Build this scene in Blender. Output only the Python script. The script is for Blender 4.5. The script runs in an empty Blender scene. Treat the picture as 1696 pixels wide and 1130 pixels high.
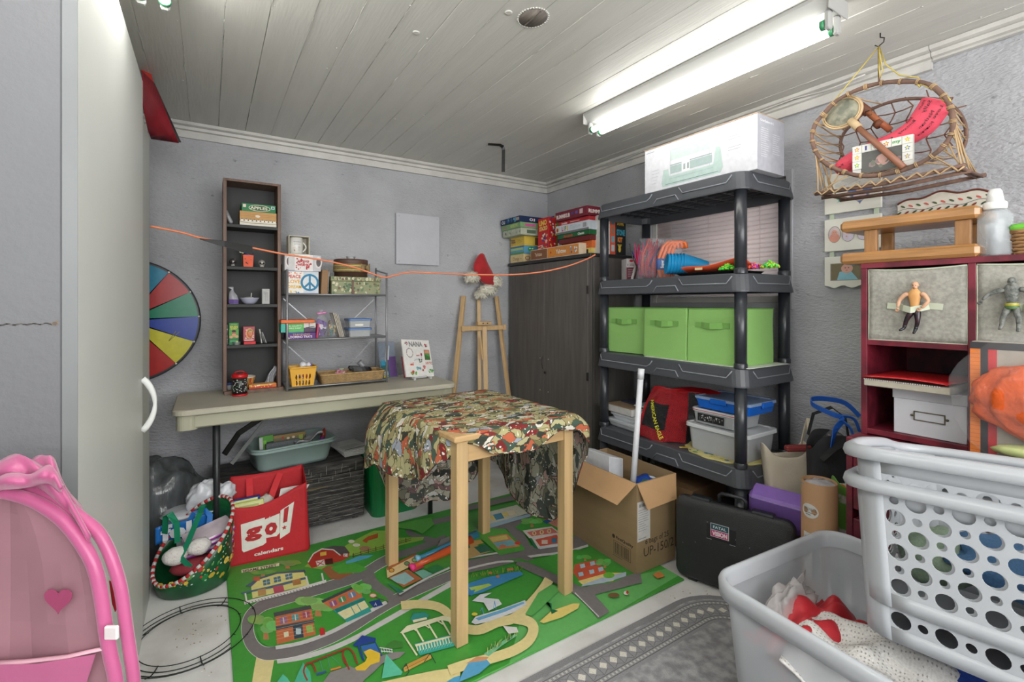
import bpy,math,random
import numpy as np
from mathutils import Vector,Matrix,noise

random.seed(7)
C=bpy.context.scene.collection
SC=bpy.context.scene
PI=math.pi

# ---------------------------------------------------------------- camera, world, exposure
EYE=1.2
cam_d=bpy.data.cameras.new('camera');cam=bpy.data.objects.new('camera',cam_d);C.objects.link(cam)
cam.location=(0,0,EYE)
cam.rotation_euler=(PI/2,0,-math.atan2(.5389,.8424))
cam_d.sensor_width=36.0
cam_d.lens=785/1696*36
cam_d.shift_y= -(565-502)/1696
cam_d.clip_start=.05
SC.camera=cam
wd=bpy.data.worlds.new('world');SC.world=wd;wd.use_nodes=True
wd.node_tree.nodes['Background'].inputs[0].default_value=(.80,.86,1,1)
wd.node_tree.nodes['Background'].inputs[1].default_value=4.0
SC.view_settings.view_transform='Standard';SC.view_settings.look='None'
SC.view_settings.gamma=1.0;SC.view_settings.use_curve_mapping=False
SC.view_settings.exposure=1.08
TUBE_STRENGTH=6.0
# unseen fill lights added behind the camera, one aimed up, one into the room
def area(loc,aim,sx,sy,power,col=(1,1,1)):
    l=bpy.data.lights.new('fill_light','AREA');l.shape='RECTANGLE';l.size=sx;l.size_y=sy;l.energy=power;l.color=col
    o=bpy.data.objects.new('fill_light',l);C.objects.link(o);o.location=loc
    o.rotation_euler=(Vector(aim)-Vector(loc)).to_track_quat('-Z','Y').to_euler()
area((-.6,-.9,1.35),(-.5,-.7,2.16),.6,.6,26)
area((.9,-1.35,1.45),(.9,2.0,.5),2.2,1.2,34)

# ---------------------------------------------------------------- colours and materials
def lin(c):
    r=[]
    for v in c[:3]:
        v=v/255.0
        r.append(v/12.92 if v<=.04045 else((v+.055)/1.055)**2.4)
    return tuple(r)

MATS={}
def mat(name,col,rough=.6,metal=0,var=.10,scale=6,bump=0,bscale=60,col2=None,emit=0,alpha=1,trans=0,
        stretch=(1,1,1),spec=.5,sheen=0,lo=.35,hi=.65,detail=4,coat=0):
    if name in MATS:return MATS[name]
    m=bpy.data.materials.new(name);m.use_nodes=True
    nt=m.node_tree;N=nt.nodes;L=nt.links
    b=N['Principled BSDF']
    b.inputs['Roughness'].default_value=rough
    b.inputs['Metallic'].default_value=metal
    b.inputs['Specular IOR Level'].default_value=spec
    b.inputs['Coat Weight'].default_value=coat
    if sheen:b.inputs['Sheen Weight'].default_value=sheen
    c1=lin(col)
    c2=lin(col2)if col2 else tuple(x*(1-var)for x in c1)
    tc=N.new('ShaderNodeTexCoord');mp=N.new('ShaderNodeMapping');mp.inputs['Scale'].default_value=stretch
    L.new(tc.outputs['Object'],mp.inputs['Vector'])
    nz=N.new('ShaderNodeTexNoise');nz.inputs['Scale'].default_value=scale;nz.inputs['Detail'].default_value=detail
    L.new(mp.outputs[0],nz.inputs['Vector'])
    rp=N.new('ShaderNodeValToRGB');rp.color_ramp.elements[0].position=lo;rp.color_ramp.elements[1].position=hi
    rp.color_ramp.elements[0].color=(*c2,1);rp.color_ramp.elements[1].color=(*c1,1)
    L.new(nz.outputs['Fac'],rp.inputs[0]);L.new(rp.outputs[0],b.inputs['Base Color'])
    if bump:
        bn=N.new('ShaderNodeTexNoise');bn.inputs['Scale'].default_value=bscale;bn.inputs['Detail'].default_value=5
        L.new(mp.outputs[0],bn.inputs['Vector'])
        bp=N.new('ShaderNodeBump');bp.inputs['Strength'].default_value=bump;bp.inputs['Distance'].default_value=.01
        L.new(bn.outputs['Fac'],bp.inputs['Height']);L.new(bp.outputs[0],b.inputs['Normal'])
    if emit:
        b.inputs['Emission Color'].default_value=(*c1,1);b.inputs['Emission Strength'].default_value=emit
    if alpha<1:b.inputs['Alpha'].default_value=alpha
    if trans:b.inputs['Transmission Weight'].default_value=trans;b.inputs['IOR'].default_value=1.1
    MATS[name]=m
    return m

def attr_mat(name,rough=.5,grain=.06,gscale=40,alpha=1,spec=.4):
    """printed or multi-coloured surface: its colours are the mesh attribute Col"""
    if name in MATS:return MATS[name]
    m=bpy.data.materials.new(name);m.use_nodes=True
    nt=m.node_tree;N=nt.nodes;L=nt.links;b=N['Principled BSDF']
    b.inputs['Roughness'].default_value=rough;b.inputs['Specular IOR Level'].default_value=spec
    at=N.new('ShaderNodeAttribute');at.attribute_name='Col'
    nz=N.new('ShaderNodeTexNoise');nz.inputs['Scale'].default_value=gscale;nz.inputs['Detail'].default_value=3
    tc=N.new('ShaderNodeTexCoord');L.new(tc.outputs['Object'],nz.inputs['Vector'])
    mr=N.new('ShaderNodeMapRange');mr.inputs['From Min'].default_value=.3;mr.inputs['From Max'].default_value=.7
    mr.inputs['To Min'].default_value=1-2*grain;mr.inputs['To Max'].default_value=1
    L.new(nz.outputs['Fac'],mr.inputs['Value'])
    mx=N.new('ShaderNodeVectorMath');mx.operation='MULTIPLY'
    L.new(at.outputs['Color'],mx.inputs[0]);L.new(mr.outputs[0],mx.inputs[1]);L.new(mx.outputs[0],b.inputs['Base Color'])
    if alpha<1:b.inputs['Alpha'].default_value=alpha
    MATS[name]=m
    return m
PRINT=attr_mat('printed_paper',.5)
GLOSS=attr_mat('glossy_plastic_colours',.28)
CLOTHC=attr_mat('woven_cloth_colours',.85,.12,200)

# ---------------------------------------------------------------- photograph helpers: a pixel seen on a known plane of the room
def _ray(px,py):
    X=(px-848)/785;Y=(502-py)/785
    return Vector((.8424*X+.5389,-.5389*X+.8424,Y))
def onv(px,py,V):
    r=_ray(px,py);t=V/r.y;return Vector((r.x*t,V,EYE+r.z*t))
def onu(px,py,U):
    r=_ray(px,py);t=U/r.x;return Vector((U,r.y*t,EYE+r.z*t))
def onh(px,py,H):
    r=_ray(px,py);t=(H-EYE)/r.z;return Vector((r.x*t,r.y*t,H))
def onz(px,py,Z):
    r=_ray(px,py);return Vector((r.x*Z,r.y*Z,EYE+r.z*Z))

# ---------------------------------------------------------------- mesh builder
class MB:
    def __init__(s):s.v=[];s.f=[];s.c=[];s.s=[];s.T=None
    def add(s,vs,fs,col=None,smooth=False):
        o=len(s.v)
        T=s.T
        s.v+=[tuple(T@Vector(p))if T else tuple(p)for p in vs]
        for f in fs:
            s.f.append([i+o for i in f]);s.c.append(col);s.s.append(smooth)
        return s
    def box(s,x0,x1,y0,y1,z0,z1,col=None,b=0):
        if x0>x1:x0,x1=x1,x0
        if y0>y1:y0,y1=y1,y0
        if z0>z1:z0,z1=z1,z0
        b=min(b,(x1-x0)*.49,(y1-y0)*.49,(z1-z0)*.49)
        if b<=0:
            vs=[(x,y,z)for z in(z0,z1)for y in(y0,y1)for x in(x0,x1)]
            return s.add(vs,[(0,2,3,1),(4,5,7,6),(0,1,5,4),(2,6,7,3),(0,4,6,2),(1,3,7,5)],col)
        vs=[];idx={}
        lo=(x0,y0,z0);hi=(x1,y1,z1)
        for sx in(0,1):
            for sy in(0,1):
                for sz in(0,1):
                    sg=(sx,sy,sz)
                    for ax in range(3):
                        p=[]
                        for k in range(3):
                            e=hi[k]if sg[k]else lo[k]
                            d= -b if sg[k]else b
                            p.append(e if k==ax else e+d)
                        idx[(sg,ax)]=len(vs);vs.append(tuple(p))
        fs=[]
        for ax in range(3):
            o1,o2=[k for k in range(3)if k!=ax]
            for e in(0,1):
                q=[]
                for a,c in((0,0),(1,0),(1,1),(0,1)):
                    sg=[0,0,0];sg[ax]=e;sg[o1]=a;sg[o2]=c;q.append(idx[(tuple(sg),ax)])
                flip=(e==0)^(ax==1)
                fs.append(q[::-1]if flip else q)
        for ax in range(3):
            o1,o2=[k for k in range(3)if k!=ax]
            for a in(0,1):
                for c in(0,1):
                    A=[0,0,0];B=[0,0,0];A[o1]=B[o1]=a;A[o2]=B[o2]=c;A[ax]=0;B[ax]=1
                    A=tuple(A);B=tuple(B)
                    fs.append([idx[(A,o1)],idx[(B,o1)],idx[(B,o2)],idx[(A,o2)]])
        for sg in[(a,c,d)for a in(0,1)for c in(0,1)for d in(0,1)]:
            fs.append([idx[(sg,0)],idx[(sg,1)],idx[(sg,2)]])
        # make normals point outward
        cx=Vector(((x0+x1)/2,(y0+y1)/2,(z0+z1)/2));out=[]
        for f in fs:
            P=[Vector(vs[i])for i in f]
            n=(P[1]-P[0]).cross(P[2]-P[0]);m=sum(P,Vector())/len(P)-cx
            out.append(f if n.dot(m)>0 else f[::-1])
        return s.add(vs,out,col)
    def cbox(s,c,d,col=None,b=0,R=None):
        """box by centre and size, optionally rotated by matrix R about its centre"""
        old=s.T
        M=Matrix.Translation(Vector(c))@(R.to_4x4()if R else Matrix())
        s.T=(old@M)if old else M
        s.box(-d[0]/2,d[0]/2,-d[1]/2,d[1]/2,-d[2]/2,d[2]/2,col,b)
        s.T=old;return s
    def bar(s,a,b,w,h=None,col=None,bev=0,up=(0,0,1)):
        """square bar from a to b"""
        a=Vector(a);b=Vector(b);h=h or w
        z=(b-a).normalized();x=Vector(up).cross(z)
        if x.length<1e-4:x=Vector((1,0,0)).cross(z)
        if x.length<1e-4:x=Vector((0,1,0)).cross(z)
        x.normalize();y=z.cross(x)
        R=Matrix((x,y,z)).transposed()
        return s.cbox((a+b)/2,(w,h,(b-a).length),col,bev,R)
    def prism(s,pts,z0,z1,frame=None,col=None,smooth=False):
        """polygon pts (x,y) extruded z0..z1 in a frame (O, ux, uy, uz)"""
        O,ux,uy,uz=frame or(Vector(),Vector((1,0,0)),Vector((0,1,0)),Vector((0,0,1)))
        n=len(pts)
        ar=sum(pts[i][0]*pts[(i+1)%n][1]-pts[(i+1)%n][0]*pts[i][1]for i in range(n))
        if ar<0:pts=pts[::-1]
        if ux.cross(uy).dot(uz)<0:pts=pts[::-1]
        vs=[O+ux*p[0]+uy*p[1]+uz*z for z in(z0,z1)for p in pts]
        fs=[list(range(n))[::-1],list(range(n,2*n))]+[(i,(i+1)%n,n+(i+1)%n,n+i)for i in range(n)]
        return s.add(vs,fs,col,smooth)
    def loft(s,rings,col=None,smooth=True,cap=True,closed=True,loop=False):
        n=len(rings[0]);vs=[p for r in rings for p in r];fs=[]
        m=n if closed else n-1
        R=len(rings)
        for k in range(R if loop else R-1):
            k2=(k+1)%R
            for i in range(m):
                j=(i+1)%n
                fs.append((k*n+i,k*n+j,k2*n+j,k2*n+i))
        if cap and closed and not loop:
            fs.append(list(range(n))[::-1]);fs.append([(R-1)*n+i for i in range(n)])
        return s.add(vs,fs,col,smooth)
    def tube(s,path,r,n=8,col=None,closed=False,cap=True,flat=1.0,up=None):
        P=[Vector(p)for p in path];m=len(P);rings=[]
        prev=None
        for i,p in enumerate(P):
            if closed:t=P[(i+1)%m]-P[i-1]
            else:t=(P[min(i+1,m-1)]-P[max(i-1,0)])
            if t.length<1e-9:t=Vector((0,0,1))
            t.normalize()
            if up is not None:a=Vector(up)
            elif prev is None:a=Vector((0,0,1))if abs(t.z)<.9 else Vector((1,0,0))
            else:a=prev
            x=a-t*a.dot(t)
            if x.length<1e-6:x=t.orthogonal()
            x.normalize();y=t.cross(x);prev=x
            rr=r[i]if isinstance(r,(list,tuple))else r
            rings.append([p+x*(rr*flat*math.cos(2*PI*k/n))+y*(rr*math.sin(2*PI*k/n))for k in range(n)])
        return s.loft(rings,col,True,cap,True,closed)
    def ribbon(s,path,w,t=.0015,col=None,side=(0,0,1)):
        """flat strap of width w along a path; side = direction of its width"""
        P=[Vector(p)for p in path];rings=[];m=len(P)
        for i,p in enumerate(P):
            tg=(P[min(i+1,m-1)]-P[max(i-1,0)]).normalized()
            sd=Vector(side[i])if isinstance(side,list)else Vector(side)
            x=(sd-tg*sd.dot(tg))
            x=x.normalized()if x.length>1e-5 else tg.orthogonal().normalized()
            y=tg.cross(x)
            ww=w[i]if isinstance(w,(list,tuple))else w
            rings.append([p+x*ww/2+y*t/2,p-x*ww/2+y*t/2,p-x*ww/2-y*t/2,p+x*ww/2-y*t/2])
        return s.loft(rings,col,False)
    def lathe(s,prof,n=20,c=(0,0,0),col=None,smooth=True,cap=True):
        c=Vector(c)
        rings=[[c+Vector((r*math.cos(2*PI*k/n),r*math.sin(2*PI*k/n),z))for k in range(n)]for r,z in prof]
        return s.loft(rings,col,smooth,cap)
    def ell(s,c,r,nu=14,nv=8,col=None,R=None,jit=0):
        c=Vector(c);vs=[];fs=[]
        if isinstance(r,(int,float)):r=(r,r,r)
        R=R or Matrix.Identity(3)
        for j in range(1,nv):
            th=PI*j/nv
            for i in range(nu):
                ph=2*PI*i/nu
                q=Vector((r[0]*math.sin(th)*math.cos(ph),r[1]*math.sin(th)*math.sin(ph),r[2]*math.cos(th)))
                if jit:q*=1+jit*noise.noise(q*40+c*13)
                vs.append(c+R@q)
        vs.append(c+R@Vector((0,0,r[2])));vs.append(c+R@Vector((0,0,-r[2])))
        for j in range(nv-2):
            for i in range(nu):
                k=(i+1)%nu;fs.append((j*nu+i,(j+1)*nu+i,(j+1)*nu+k,j*nu+k))
        T=(nv-1)*nu
        for i in range(nu):
            k=(i+1)%nu;fs.append((T,i,k));fs.append((T+1,(nv-2)*nu+k,(nv-2)*nu+i))
        return s.add(vs,fs,col,True)
    def sheet(s,fn,nu,nv,col=None,smooth=True,thick=0):
        vs=[Vector(fn(i/nu,j/nv))for j in range(nv+1)for i in range(nu+1)]
        W=nu+1
        fs=[(j*W+i,j*W+i+1,(j+1)*W+i+1,(j+1)*W+i)for j in range(nv)for i in range(nu)]
        if callable(col):
            for f in fs:
                m=sum((vs[k]for k in f),Vector())/4
                i0=f[0]%W;j0=f[0]//W
                s.add([vs[k]for k in f],[(0,1,2,3)],col((i0+.5)/nu,(j0+.5)/nv),smooth)
            return s
        return s.add(vs,fs,col,smooth)
    def build(s,name,m,parent=None,world=False,base=None,solid=0,bevel=0,sub=0):
        me=bpy.data.meshes.new(name)
        vs=s.v
        if parent is not None and world:
            inv=wmat(parent).inverted();vs=[tuple(inv@Vector(p))for p in vs]
        if parent is None and base is not None:
            base=Vector(base);vs=[(p[0]-base.x,p[1]-base.y,p[2]-base.z)for p in vs]
        me.from_pydata(vs,[],s.f)
        me.polygons.foreach_set('use_smooth',s.s)
        if any(c is not None for c in s.c):
            a=me.color_attributes.new('Col','FLOAT_COLOR','CORNER')
            buf=[]
            for p,c in zip(me.polygons,s.c):
                k=lin(c)if c is not None else(.5,.5,.5)
                buf+=[k[0],k[1],k[2],1.0]*p.loop_total
            a.data.foreach_set('color',buf)
        me.update()
        o=bpy.data.objects.new(name,me);C.objects.link(o)
        if m is not None:me.materials.append(m)
        if parent is not None:o.parent=parent
        elif base is not None:o.location=base
        if solid:
            md=o.modifiers.new('thickness','SOLIDIFY');md.thickness=solid;md.offset=0
        if sub:
            md=o.modifiers.new('smooth','SUBSURF');md.levels=sub;md.render_levels=sub
        if bevel:
            md=o.modifiers.new('edge','BEVEL');md.width=bevel;md.segments=2;md.limit_method='ANGLE'
        return o

def wmat(o):
    m=o.matrix_basis.copy()if o.parent else(Matrix.Translation(o.location)@o.rotation_euler.to_matrix().to_4x4())
    if o.parent:m=wmat(o.parent)@Matrix.Translation(o.location)@o.rotation_euler.to_matrix().to_4x4()
    return m
def thing(name,label,cat,loc=(0,0,0),rotz=0,group=None,rot=None):
    o=bpy.data.objects.new(name,None);C.objects.link(o);o.empty_display_size=.05
    o.location=loc;o.rotation_euler=rot or(0,0,rotz)
    return tag(o,label,cat,group)
def tag(o,label,cat,group=None):
    o['label']=label;o['category']=cat
    if group:o['group']=group
    return o
def struct(o):o['kind']='structure';return o
def stuff(o):o['kind']='stuff';return o
def dup(root,loc=None,rotz=None,label=None,group=None):
    r=root.copy();C.objects.link(r)
    if loc is not None:r.location=loc
    if rotz is not None:r.rotation_euler=(0,0,rotz)
    if label:r['label']=label
    if group:r['group']=group
    for ch in list(root.children):
        c=ch.copy();C.objects.link(c);c.parent=r
        for g in list(ch.children):
            d=g.copy();C.objects.link(d);d.parent=c
    return r

# ---------------------------------------------------------------- flat print: words and pictures lying on a real surface
TXT={}
def text_tris(s,bold=.0):
    k=(s,bold)
    if k in TXT:return TXT[k]
    cu=bpy.data.curves.new('t','FONT');cu.body=s;cu.size=1;cu.resolution_u=2;cu.offset=bold;cu.fill_mode='FRONT'
    ob=bpy.data.objects.new('t',cu)
    me=bpy.data.meshes.new_from_object(ob)
    vs=[(v.co.x,v.co.y)for v in me.vertices];fs=[tuple(p.vertices)for p in me.polygons]
    bpy.data.objects.remove(ob);bpy.data.meshes.remove(me);bpy.data.curves.remove(cu)
    TXT[k]=(vs,fs);return TXT[k]

class Print(MB):
    def __init__(s,O,ux,uy,eps=.00008,n=None):
        super().__init__();s.O=Vector(O);s.ux=Vector(ux);s.uy=Vector(uy)
        s.n=Vector(n)if n else s.ux.cross(s.uy).normalized();s.k=1;s.eps=eps
    def P(s,x,y,k=None):return s.O+s.ux*x+s.uy*y+s.n*(s.eps*(k or s.k))
    def poly(s,pts,col,up=True):
        vs=[s.P(x,y)for x,y in pts]
        n=len(pts);ar=sum(pts[i][0]*pts[(i+1)%n][1]-pts[(i+1)%n][0]*pts[i][1]for i in range(n))
        s.add(vs,[list(range(n))if ar>0 else list(range(n))[::-1]],col)
        if up:s.k+=1
        return s
    def rect(s,x,y,w,h,col,up=True):return s.poly([(x,y),(x+w,y),(x+w,y+h),(x,y+h)],col,up)
    def ellp(s,cx,cy,rx,ry,col,n=18,up=True,rot=0):
        c_,s_=math.cos(rot),math.sin(rot)
        return s.poly([(cx+rx*math.cos(2*PI*i/n)*c_-ry*math.sin(2*PI*i/n)*s_,
                        cy+rx*math.cos(2*PI*i/n)*s_+ry*math.sin(2*PI*i/n)*c_)for i in range(n)],col,up)
    def stroke(s,pts,w,col,closed=False):
        """one mitred strip along pts"""
        n=len(pts);ws=w if isinstance(w,list)else[w]*n;L=[]
        for i,p in enumerate(pts):
            a=pts[i-1]if(i or closed)else p;b=pts[(i+1)%n]if(i<n-1 or closed)else p
            dx,dy=b[0]-a[0],b[1]-a[1];l=math.hypot(dx,dy)or 1;nx,ny= -dy/l*ws[i]/2,dx/l*ws[i]/2
            L.append(((p[0]+nx,p[1]+ny),(p[0]-nx,p[1]-ny)))
        vs=[s.P(*q)for pr in L for q in pr]
        m=n if closed else n-1
        s.add(vs,[(2*i,2*i+1,2*((i+1)%n)+1,2*((i+1)%n))for i in range(m)],col);s.k+=1
        return s
    def line(s,pts,w,col,up=True):
        for a,b in zip(pts[:-1],pts[1:]):
            dx,dy=b[0]-a[0],b[1]-a[1];L=math.hypot(dx,dy)or 1;nx,ny= -dy/L*w/2,dx/L*w/2
            s.poly([(a[0]+nx,a[1]+ny),(b[0]+nx,b[1]+ny),(b[0]-nx,b[1]-ny),(a[0]-nx,a[1]-ny)],col,False)
        if up:s.k+=1
        return s
    def text(s,t,x,y,h,col,w=None,bold=.0,rot=0,align='l',shear=0):
        """h = cap height; w = total width the line is fitted to"""
        vs,fs=text_tris(t,bold)
        if not vs:return s
        x0=min(p[0]for p in vs);x1=max(p[0]for p in vs)
        sy=h/.70;sx=(w/(x1-x0))if w else sy*.9
        W=(x1-x0)*sx;ox=x if align=='l' else(x-W/2 if align=='c' else x-W)
        c_,s_=math.cos(rot),math.sin(rot);out=[]
        for p in vs:
            a=(p[0]-x0)*sx+p[1]*sy*shear+(ox-x);b=p[1]*sy
            out.append(s.P(x+a*c_-b*s_,y+a*s_+b*c_))
        s.add(out,fs,col);s.k+=1
        return s
    def blobs(s,x,y,w,h,cols,n,r0,r1,seed=1,asp=1):
        rg=random.Random(seed)
        for i in range(n):
            r=rg.uniform(r0,r1);k=rg.randint(5,9);a0=rg.random()*6
            cx=rg.uniform(x+r,x+w-r);cy=rg.uniform(y+r,y+h-r)
            s.poly([(min(max(cx+r*asp*rg.uniform(.7,1.1)*math.cos(a0+2*PI*q/k),x),x+w),
                     min(max(cy+r*rg.uniform(.7,1.1)*math.sin(a0+2*PI*q/k),y),y+h))for q in range(k)],rg.choice(cols),False);s.k+=.5
        s.k+=1
        return s
    def lines(s,x,y,w,n,step,h,col,seed=1):
        """rows of unreadably small print"""
        rg=random.Random(seed)
        for i in range(n):
            s.rect(x,y-i*step,w*rg.uniform(.55,1),h,col,False)
        s.k+=1
        return s
    def bars(s,x,y,w,h,col,n=16,seed=3):
        rg=random.Random(seed);p=x
        for i in range(n):
            a=w/n*rg.uniform(.25,.7);s.rect(p,y,a,h,col,False);p+=w/n
        s.k+=1
        return s
X=Vector((1,0,0));Y=Vector((0,1,0));Zv=Vector((0,0,1))
def rotm(ax,deg):return Matrix.Rotation(math.radians(deg),3,ax)

def carton(name,label,cat,loc,dims,col,rotz=0,group=None,front=None,left=None,top=None,part_col=None,m=None,bev=.0015,rot=None,pn='printed_front'):
    """closed box thing: local x = width, y = depth (front face at y=0, facing -y), z = height; callbacks draw on its faces in metres"""
    t=thing(name,label,cat,loc,rotz,group,rot)
    w,d,h=dims
    mb=MB();mb.box(0,w,0,d,0,h,col,bev);mb.build('box_body',m or PRINT,t)
    if front:
        p=Print((0,0,0),X,Zv,n=(0,-1,0));front(p,w,h);p.build('front_print',PRINT,t)
    if left:
        p=Print((0,d,0),-Y,Zv,n=(-1,0,0));left(p,d,h);p.build('side_print',PRINT,t)
    if top:
        p=Print((0,0,h),X,Y,n=(0,0,1));top(p,w,d);p.build('top_print',PRINT,t)
    return t
# ================================================================ THE ROOM
UR,VB,HC=2.31,3.08,2.16  # right wall, back wall, ceiling

def wall_mat():
    m=bpy.data.materials.new('painted_rough_concrete');m.use_nodes=True;nt=m.node_tree;N=nt.nodes;L=nt.links
    b=N['Principled BSDF'];b.inputs['Roughness'].default_value=.55
    g=N.new('ShaderNodeNewGeometry')
    n1=N.new('ShaderNodeTexNoise');n1.inputs['Scale'].default_value=2.2;n1.inputs['Detail'].default_value=6;L.new(g.outputs['Position'],n1.inputs['Vector'])
    r=N.new('ShaderNodeValToRGB');r.color_ramp.elements[0].position=.3;r.color_ramp.elements[1].position=.62
    r.color_ramp.elements[0].color=(*lin((160,161,165)),1);r.color_ramp.elements[1].color=(*lin((182,183,187)),1)
    L.new(n1.outputs['Fac'],r.inputs[0])
    # dark pits where the paint is missing
    mp=N.new('ShaderNodeMapping');mp.inputs['Scale'].default_value=(1,1,2.4);L.new(g.outputs['Position'],mp.inputs['Vector'])
    n2=N.new('ShaderNodeTexNoise');n2.inputs['Scale'].default_value=11;n2.inputs['Detail'].default_value=9;n2.inputs['Roughness'].default_value=.72;L.new(mp.outputs[0],n2.inputs['Vector'])
    r2=N.new('ShaderNodeValToRGB');r2.color_ramp.elements[0].position=.29;r2.color_ramp.elements[1].position=.37
    r2.color_ramp.elements[0].color=(.42,.42,.42,1);r2.color_ramp.elements[1].color=(1,1,1,1);L.new(n2.outputs['Fac'],r2.inputs[0])
    mx=N.new('ShaderNodeVectorMath');mx.operation='MULTIPLY';L.new(r.outputs[0],mx.inputs[0]);L.new(r2.outputs[0],mx.inputs[1])
    L.new(mx.outputs[0],b.inputs['Base Color'])
    n3=N.new('ShaderNodeTexNoise');n3.inputs['Scale'].default_value=55;n3.inputs['Detail'].default_value=8;L.new(mp.outputs[0],n3.inputs['Vector'])
    n4=N.new('ShaderNodeTexNoise');n4.inputs['Scale'].default_value=5;n4.inputs['Detail'].default_value=8;n4.inputs['Distortion'].default_value=.8;L.new(mp.outputs[0],n4.inputs['Vector'])
    ad=N.new('ShaderNodeMath');ad.operation='ADD';L.new(n3.outputs['Fac'],ad.inputs[0])
    mu=N.new('ShaderNodeMath');mu.operation='MULTIPLY';mu.inputs[1].default_value=.35;L.new(n4.outputs['Fac'],mu.inputs[0]);L.new(mu.outputs[0],ad.inputs[1])
    bp=N.new('ShaderNodeBump');bp.inputs['Strength'].default_value=.75;bp.inputs['Distance'].default_value=.010
    L.new(ad.outputs[0],bp.inputs['Height']);L.new(bp.outputs[0],b.inputs['Normal'])
    return m
M_WALL=wall_mat()
M_CEIL=mat('painted_ceiling_board',(202,201,194),.4,var=.06,scale=3,bump=.12,bscale=14,stretch=(9,.8,1))
M_TRIM=mat('painted_trim_white',(205,203,197),.45,var=.14,scale=9,bump=.2,bscale=30)
M_FLOOR=mat('painted_concrete_floor',(214,214,212),.5,scale=4,bump=.15,bscale=30,col2=(186,184,180),lo=.3,hi=.55,detail=9)
M_WHITE=mat('white_laminate',(214,216,212),.42,var=.05,scale=2)
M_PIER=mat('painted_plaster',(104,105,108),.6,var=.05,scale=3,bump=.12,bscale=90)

# floor with a little debris
mb=MB();mb.box(-1.7,UR+.1,-1.6,VB+.1,-.06,0);struct(mb.build('floor',M_FLOOR))
rg=random.Random(3);mb=MB()
for i in range(260):
    px,py=rg.choice([(rg.gauss(1180,40),rg.gauss(985,14)),(rg.uniform(280,380),rg.uniform(1000,1120)),(rg.uniform(500,860),rg.uniform(845,900)),(rg.uniform(860,1150),rg.uniform(960,1100))])
    p=onh(px,min(max(py,850),1125),.001)
    r=rg.uniform(.0008,.0028);mb.T=Matrix.Translation(p)@Matrix.Rotation(rg.random()*6,4,'Z')
    mb.box(-r,r,-r*.6,r*.6,0,r*.5,rg.choice([(225,222,214),(170,145,110),(205,195,180),(235,233,228),(150,130,105)]))
mb.T=None
o=mb.build('floor_debris',PRINT);tag(o,'scattered paint chips and crumbs on the bare concrete floor','debris');stuff(o)

# walls: the form-board ledges of the poured concrete are real steps
def wall_grid(name,O,ux,L_,n,holes=(),H=HC,seedv=0):
    """rough wall in the plane through O along ux, facing n"""
    mb=MB();O=Vector(O)
    def disp(a,z):
        q=Vector((a*1.0+seedv,z,3.1))
        d=.010*noise.noise(q*2.3)+.005*noise.noise(q*9)+.0025*noise.noise(q*24)
        for zz,ww,hh in((1.40,.009,.004),(.985,.008,.004),(.775,.010,.012),(.60,.01,.004),(1.74,.012,.003)):
            k=(z-zz)/ww
            if abs(k)<3:d+= -hh*math.exp(-k*k)
        return d*.8
    nx=int(L_/.028);nz=int(H/.022)
    idx={};vs=[];fs=[]
    for j in range(nz+1):
        for i in range(nx+1):
            a=L_*i/nx;z=H*j/nz
            idx[i,j]=len(vs);e=0 if(i in(0,nx))else 1
            vs.append(O+ux*a+Zv*z+n*disp(a,z)*e)
    for j in range(nz):
        for i in range(nx):
            a=L_*(i+.5)/nx;z=H*(j+.5)/nz
            if any(h[0]<a<h[1]and h[2]<z<h[3]for h in holes):continue
            q=(idx[i,j],idx[i+1,j],idx[i+1,j+1],idx[i,j+1])
            if ux.cross(Zv).dot(n)<0:q=q[::-1]
            fs.append(q)
    mb.add(vs,fs,None,True)
    # body behind the rough face
    for h in([(0,L_,0,H)]if not holes else[(0,holes[0][0],0,H),(holes[0][1],L_,0,H),(holes[0][0],holes[0][1],0,holes[0][2]),(holes[0][0],holes[0][1],holes[0][3],H)]):
        A=O+ux*h[0]-n*.02;B=O+ux*h[1]-n*.16
        mb.box(A.x,B.x,A.y,B.y,h[2],h[3])
    return struct(mb.build(name,M_WALL))
wall_grid('wall_back',(-1.6,VB,0),X,UR+1.6,-Y)
WV0,WV1,WZ0,WZ1=1.19,2.02,1.20,1.80
wall_grid('wall_right',(UR,-1.5,0),Y,VB+1.5,-X,holes=[(WV0+1.5,WV1+1.5,WZ0,WZ1)],seedv=7)
# unseen walls and the pier beside the cabinet
mb=MB();mb.box(-1.7,-1.6,-1.6,VB,0,HC);struct(mb.build('wall_left',M_WALL))
mb=MB();mb.box(-1.6,UR,-1.6,-1.5,0,HC);struct(mb.build('wall_front',M_WALL))
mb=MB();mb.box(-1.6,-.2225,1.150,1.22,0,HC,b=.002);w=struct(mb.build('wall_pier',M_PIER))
p=Print((0,1.1495,0),X,Zv,n=(0,-1,0),eps=.0002);rg=random.Random(8);zc_=onv(50,537,1.15).z
for q in range(34):a= -.31+.083*q/33;p.ellp(a,zc_+.0012*math.sin(q),rg.uniform(.002,.004),rg.uniform(.0006,.0016),rg.choice([(96,92,88),(74,70,68),(122,118,112)]),8,False)
p.k+=1;p.blobs(-.236,zc_-.006,.010,.012,[(120,100,80),(90,80,70)],6,.002,.004,3);p.build('dirt_stain',PRINT,w,world=True)
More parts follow.
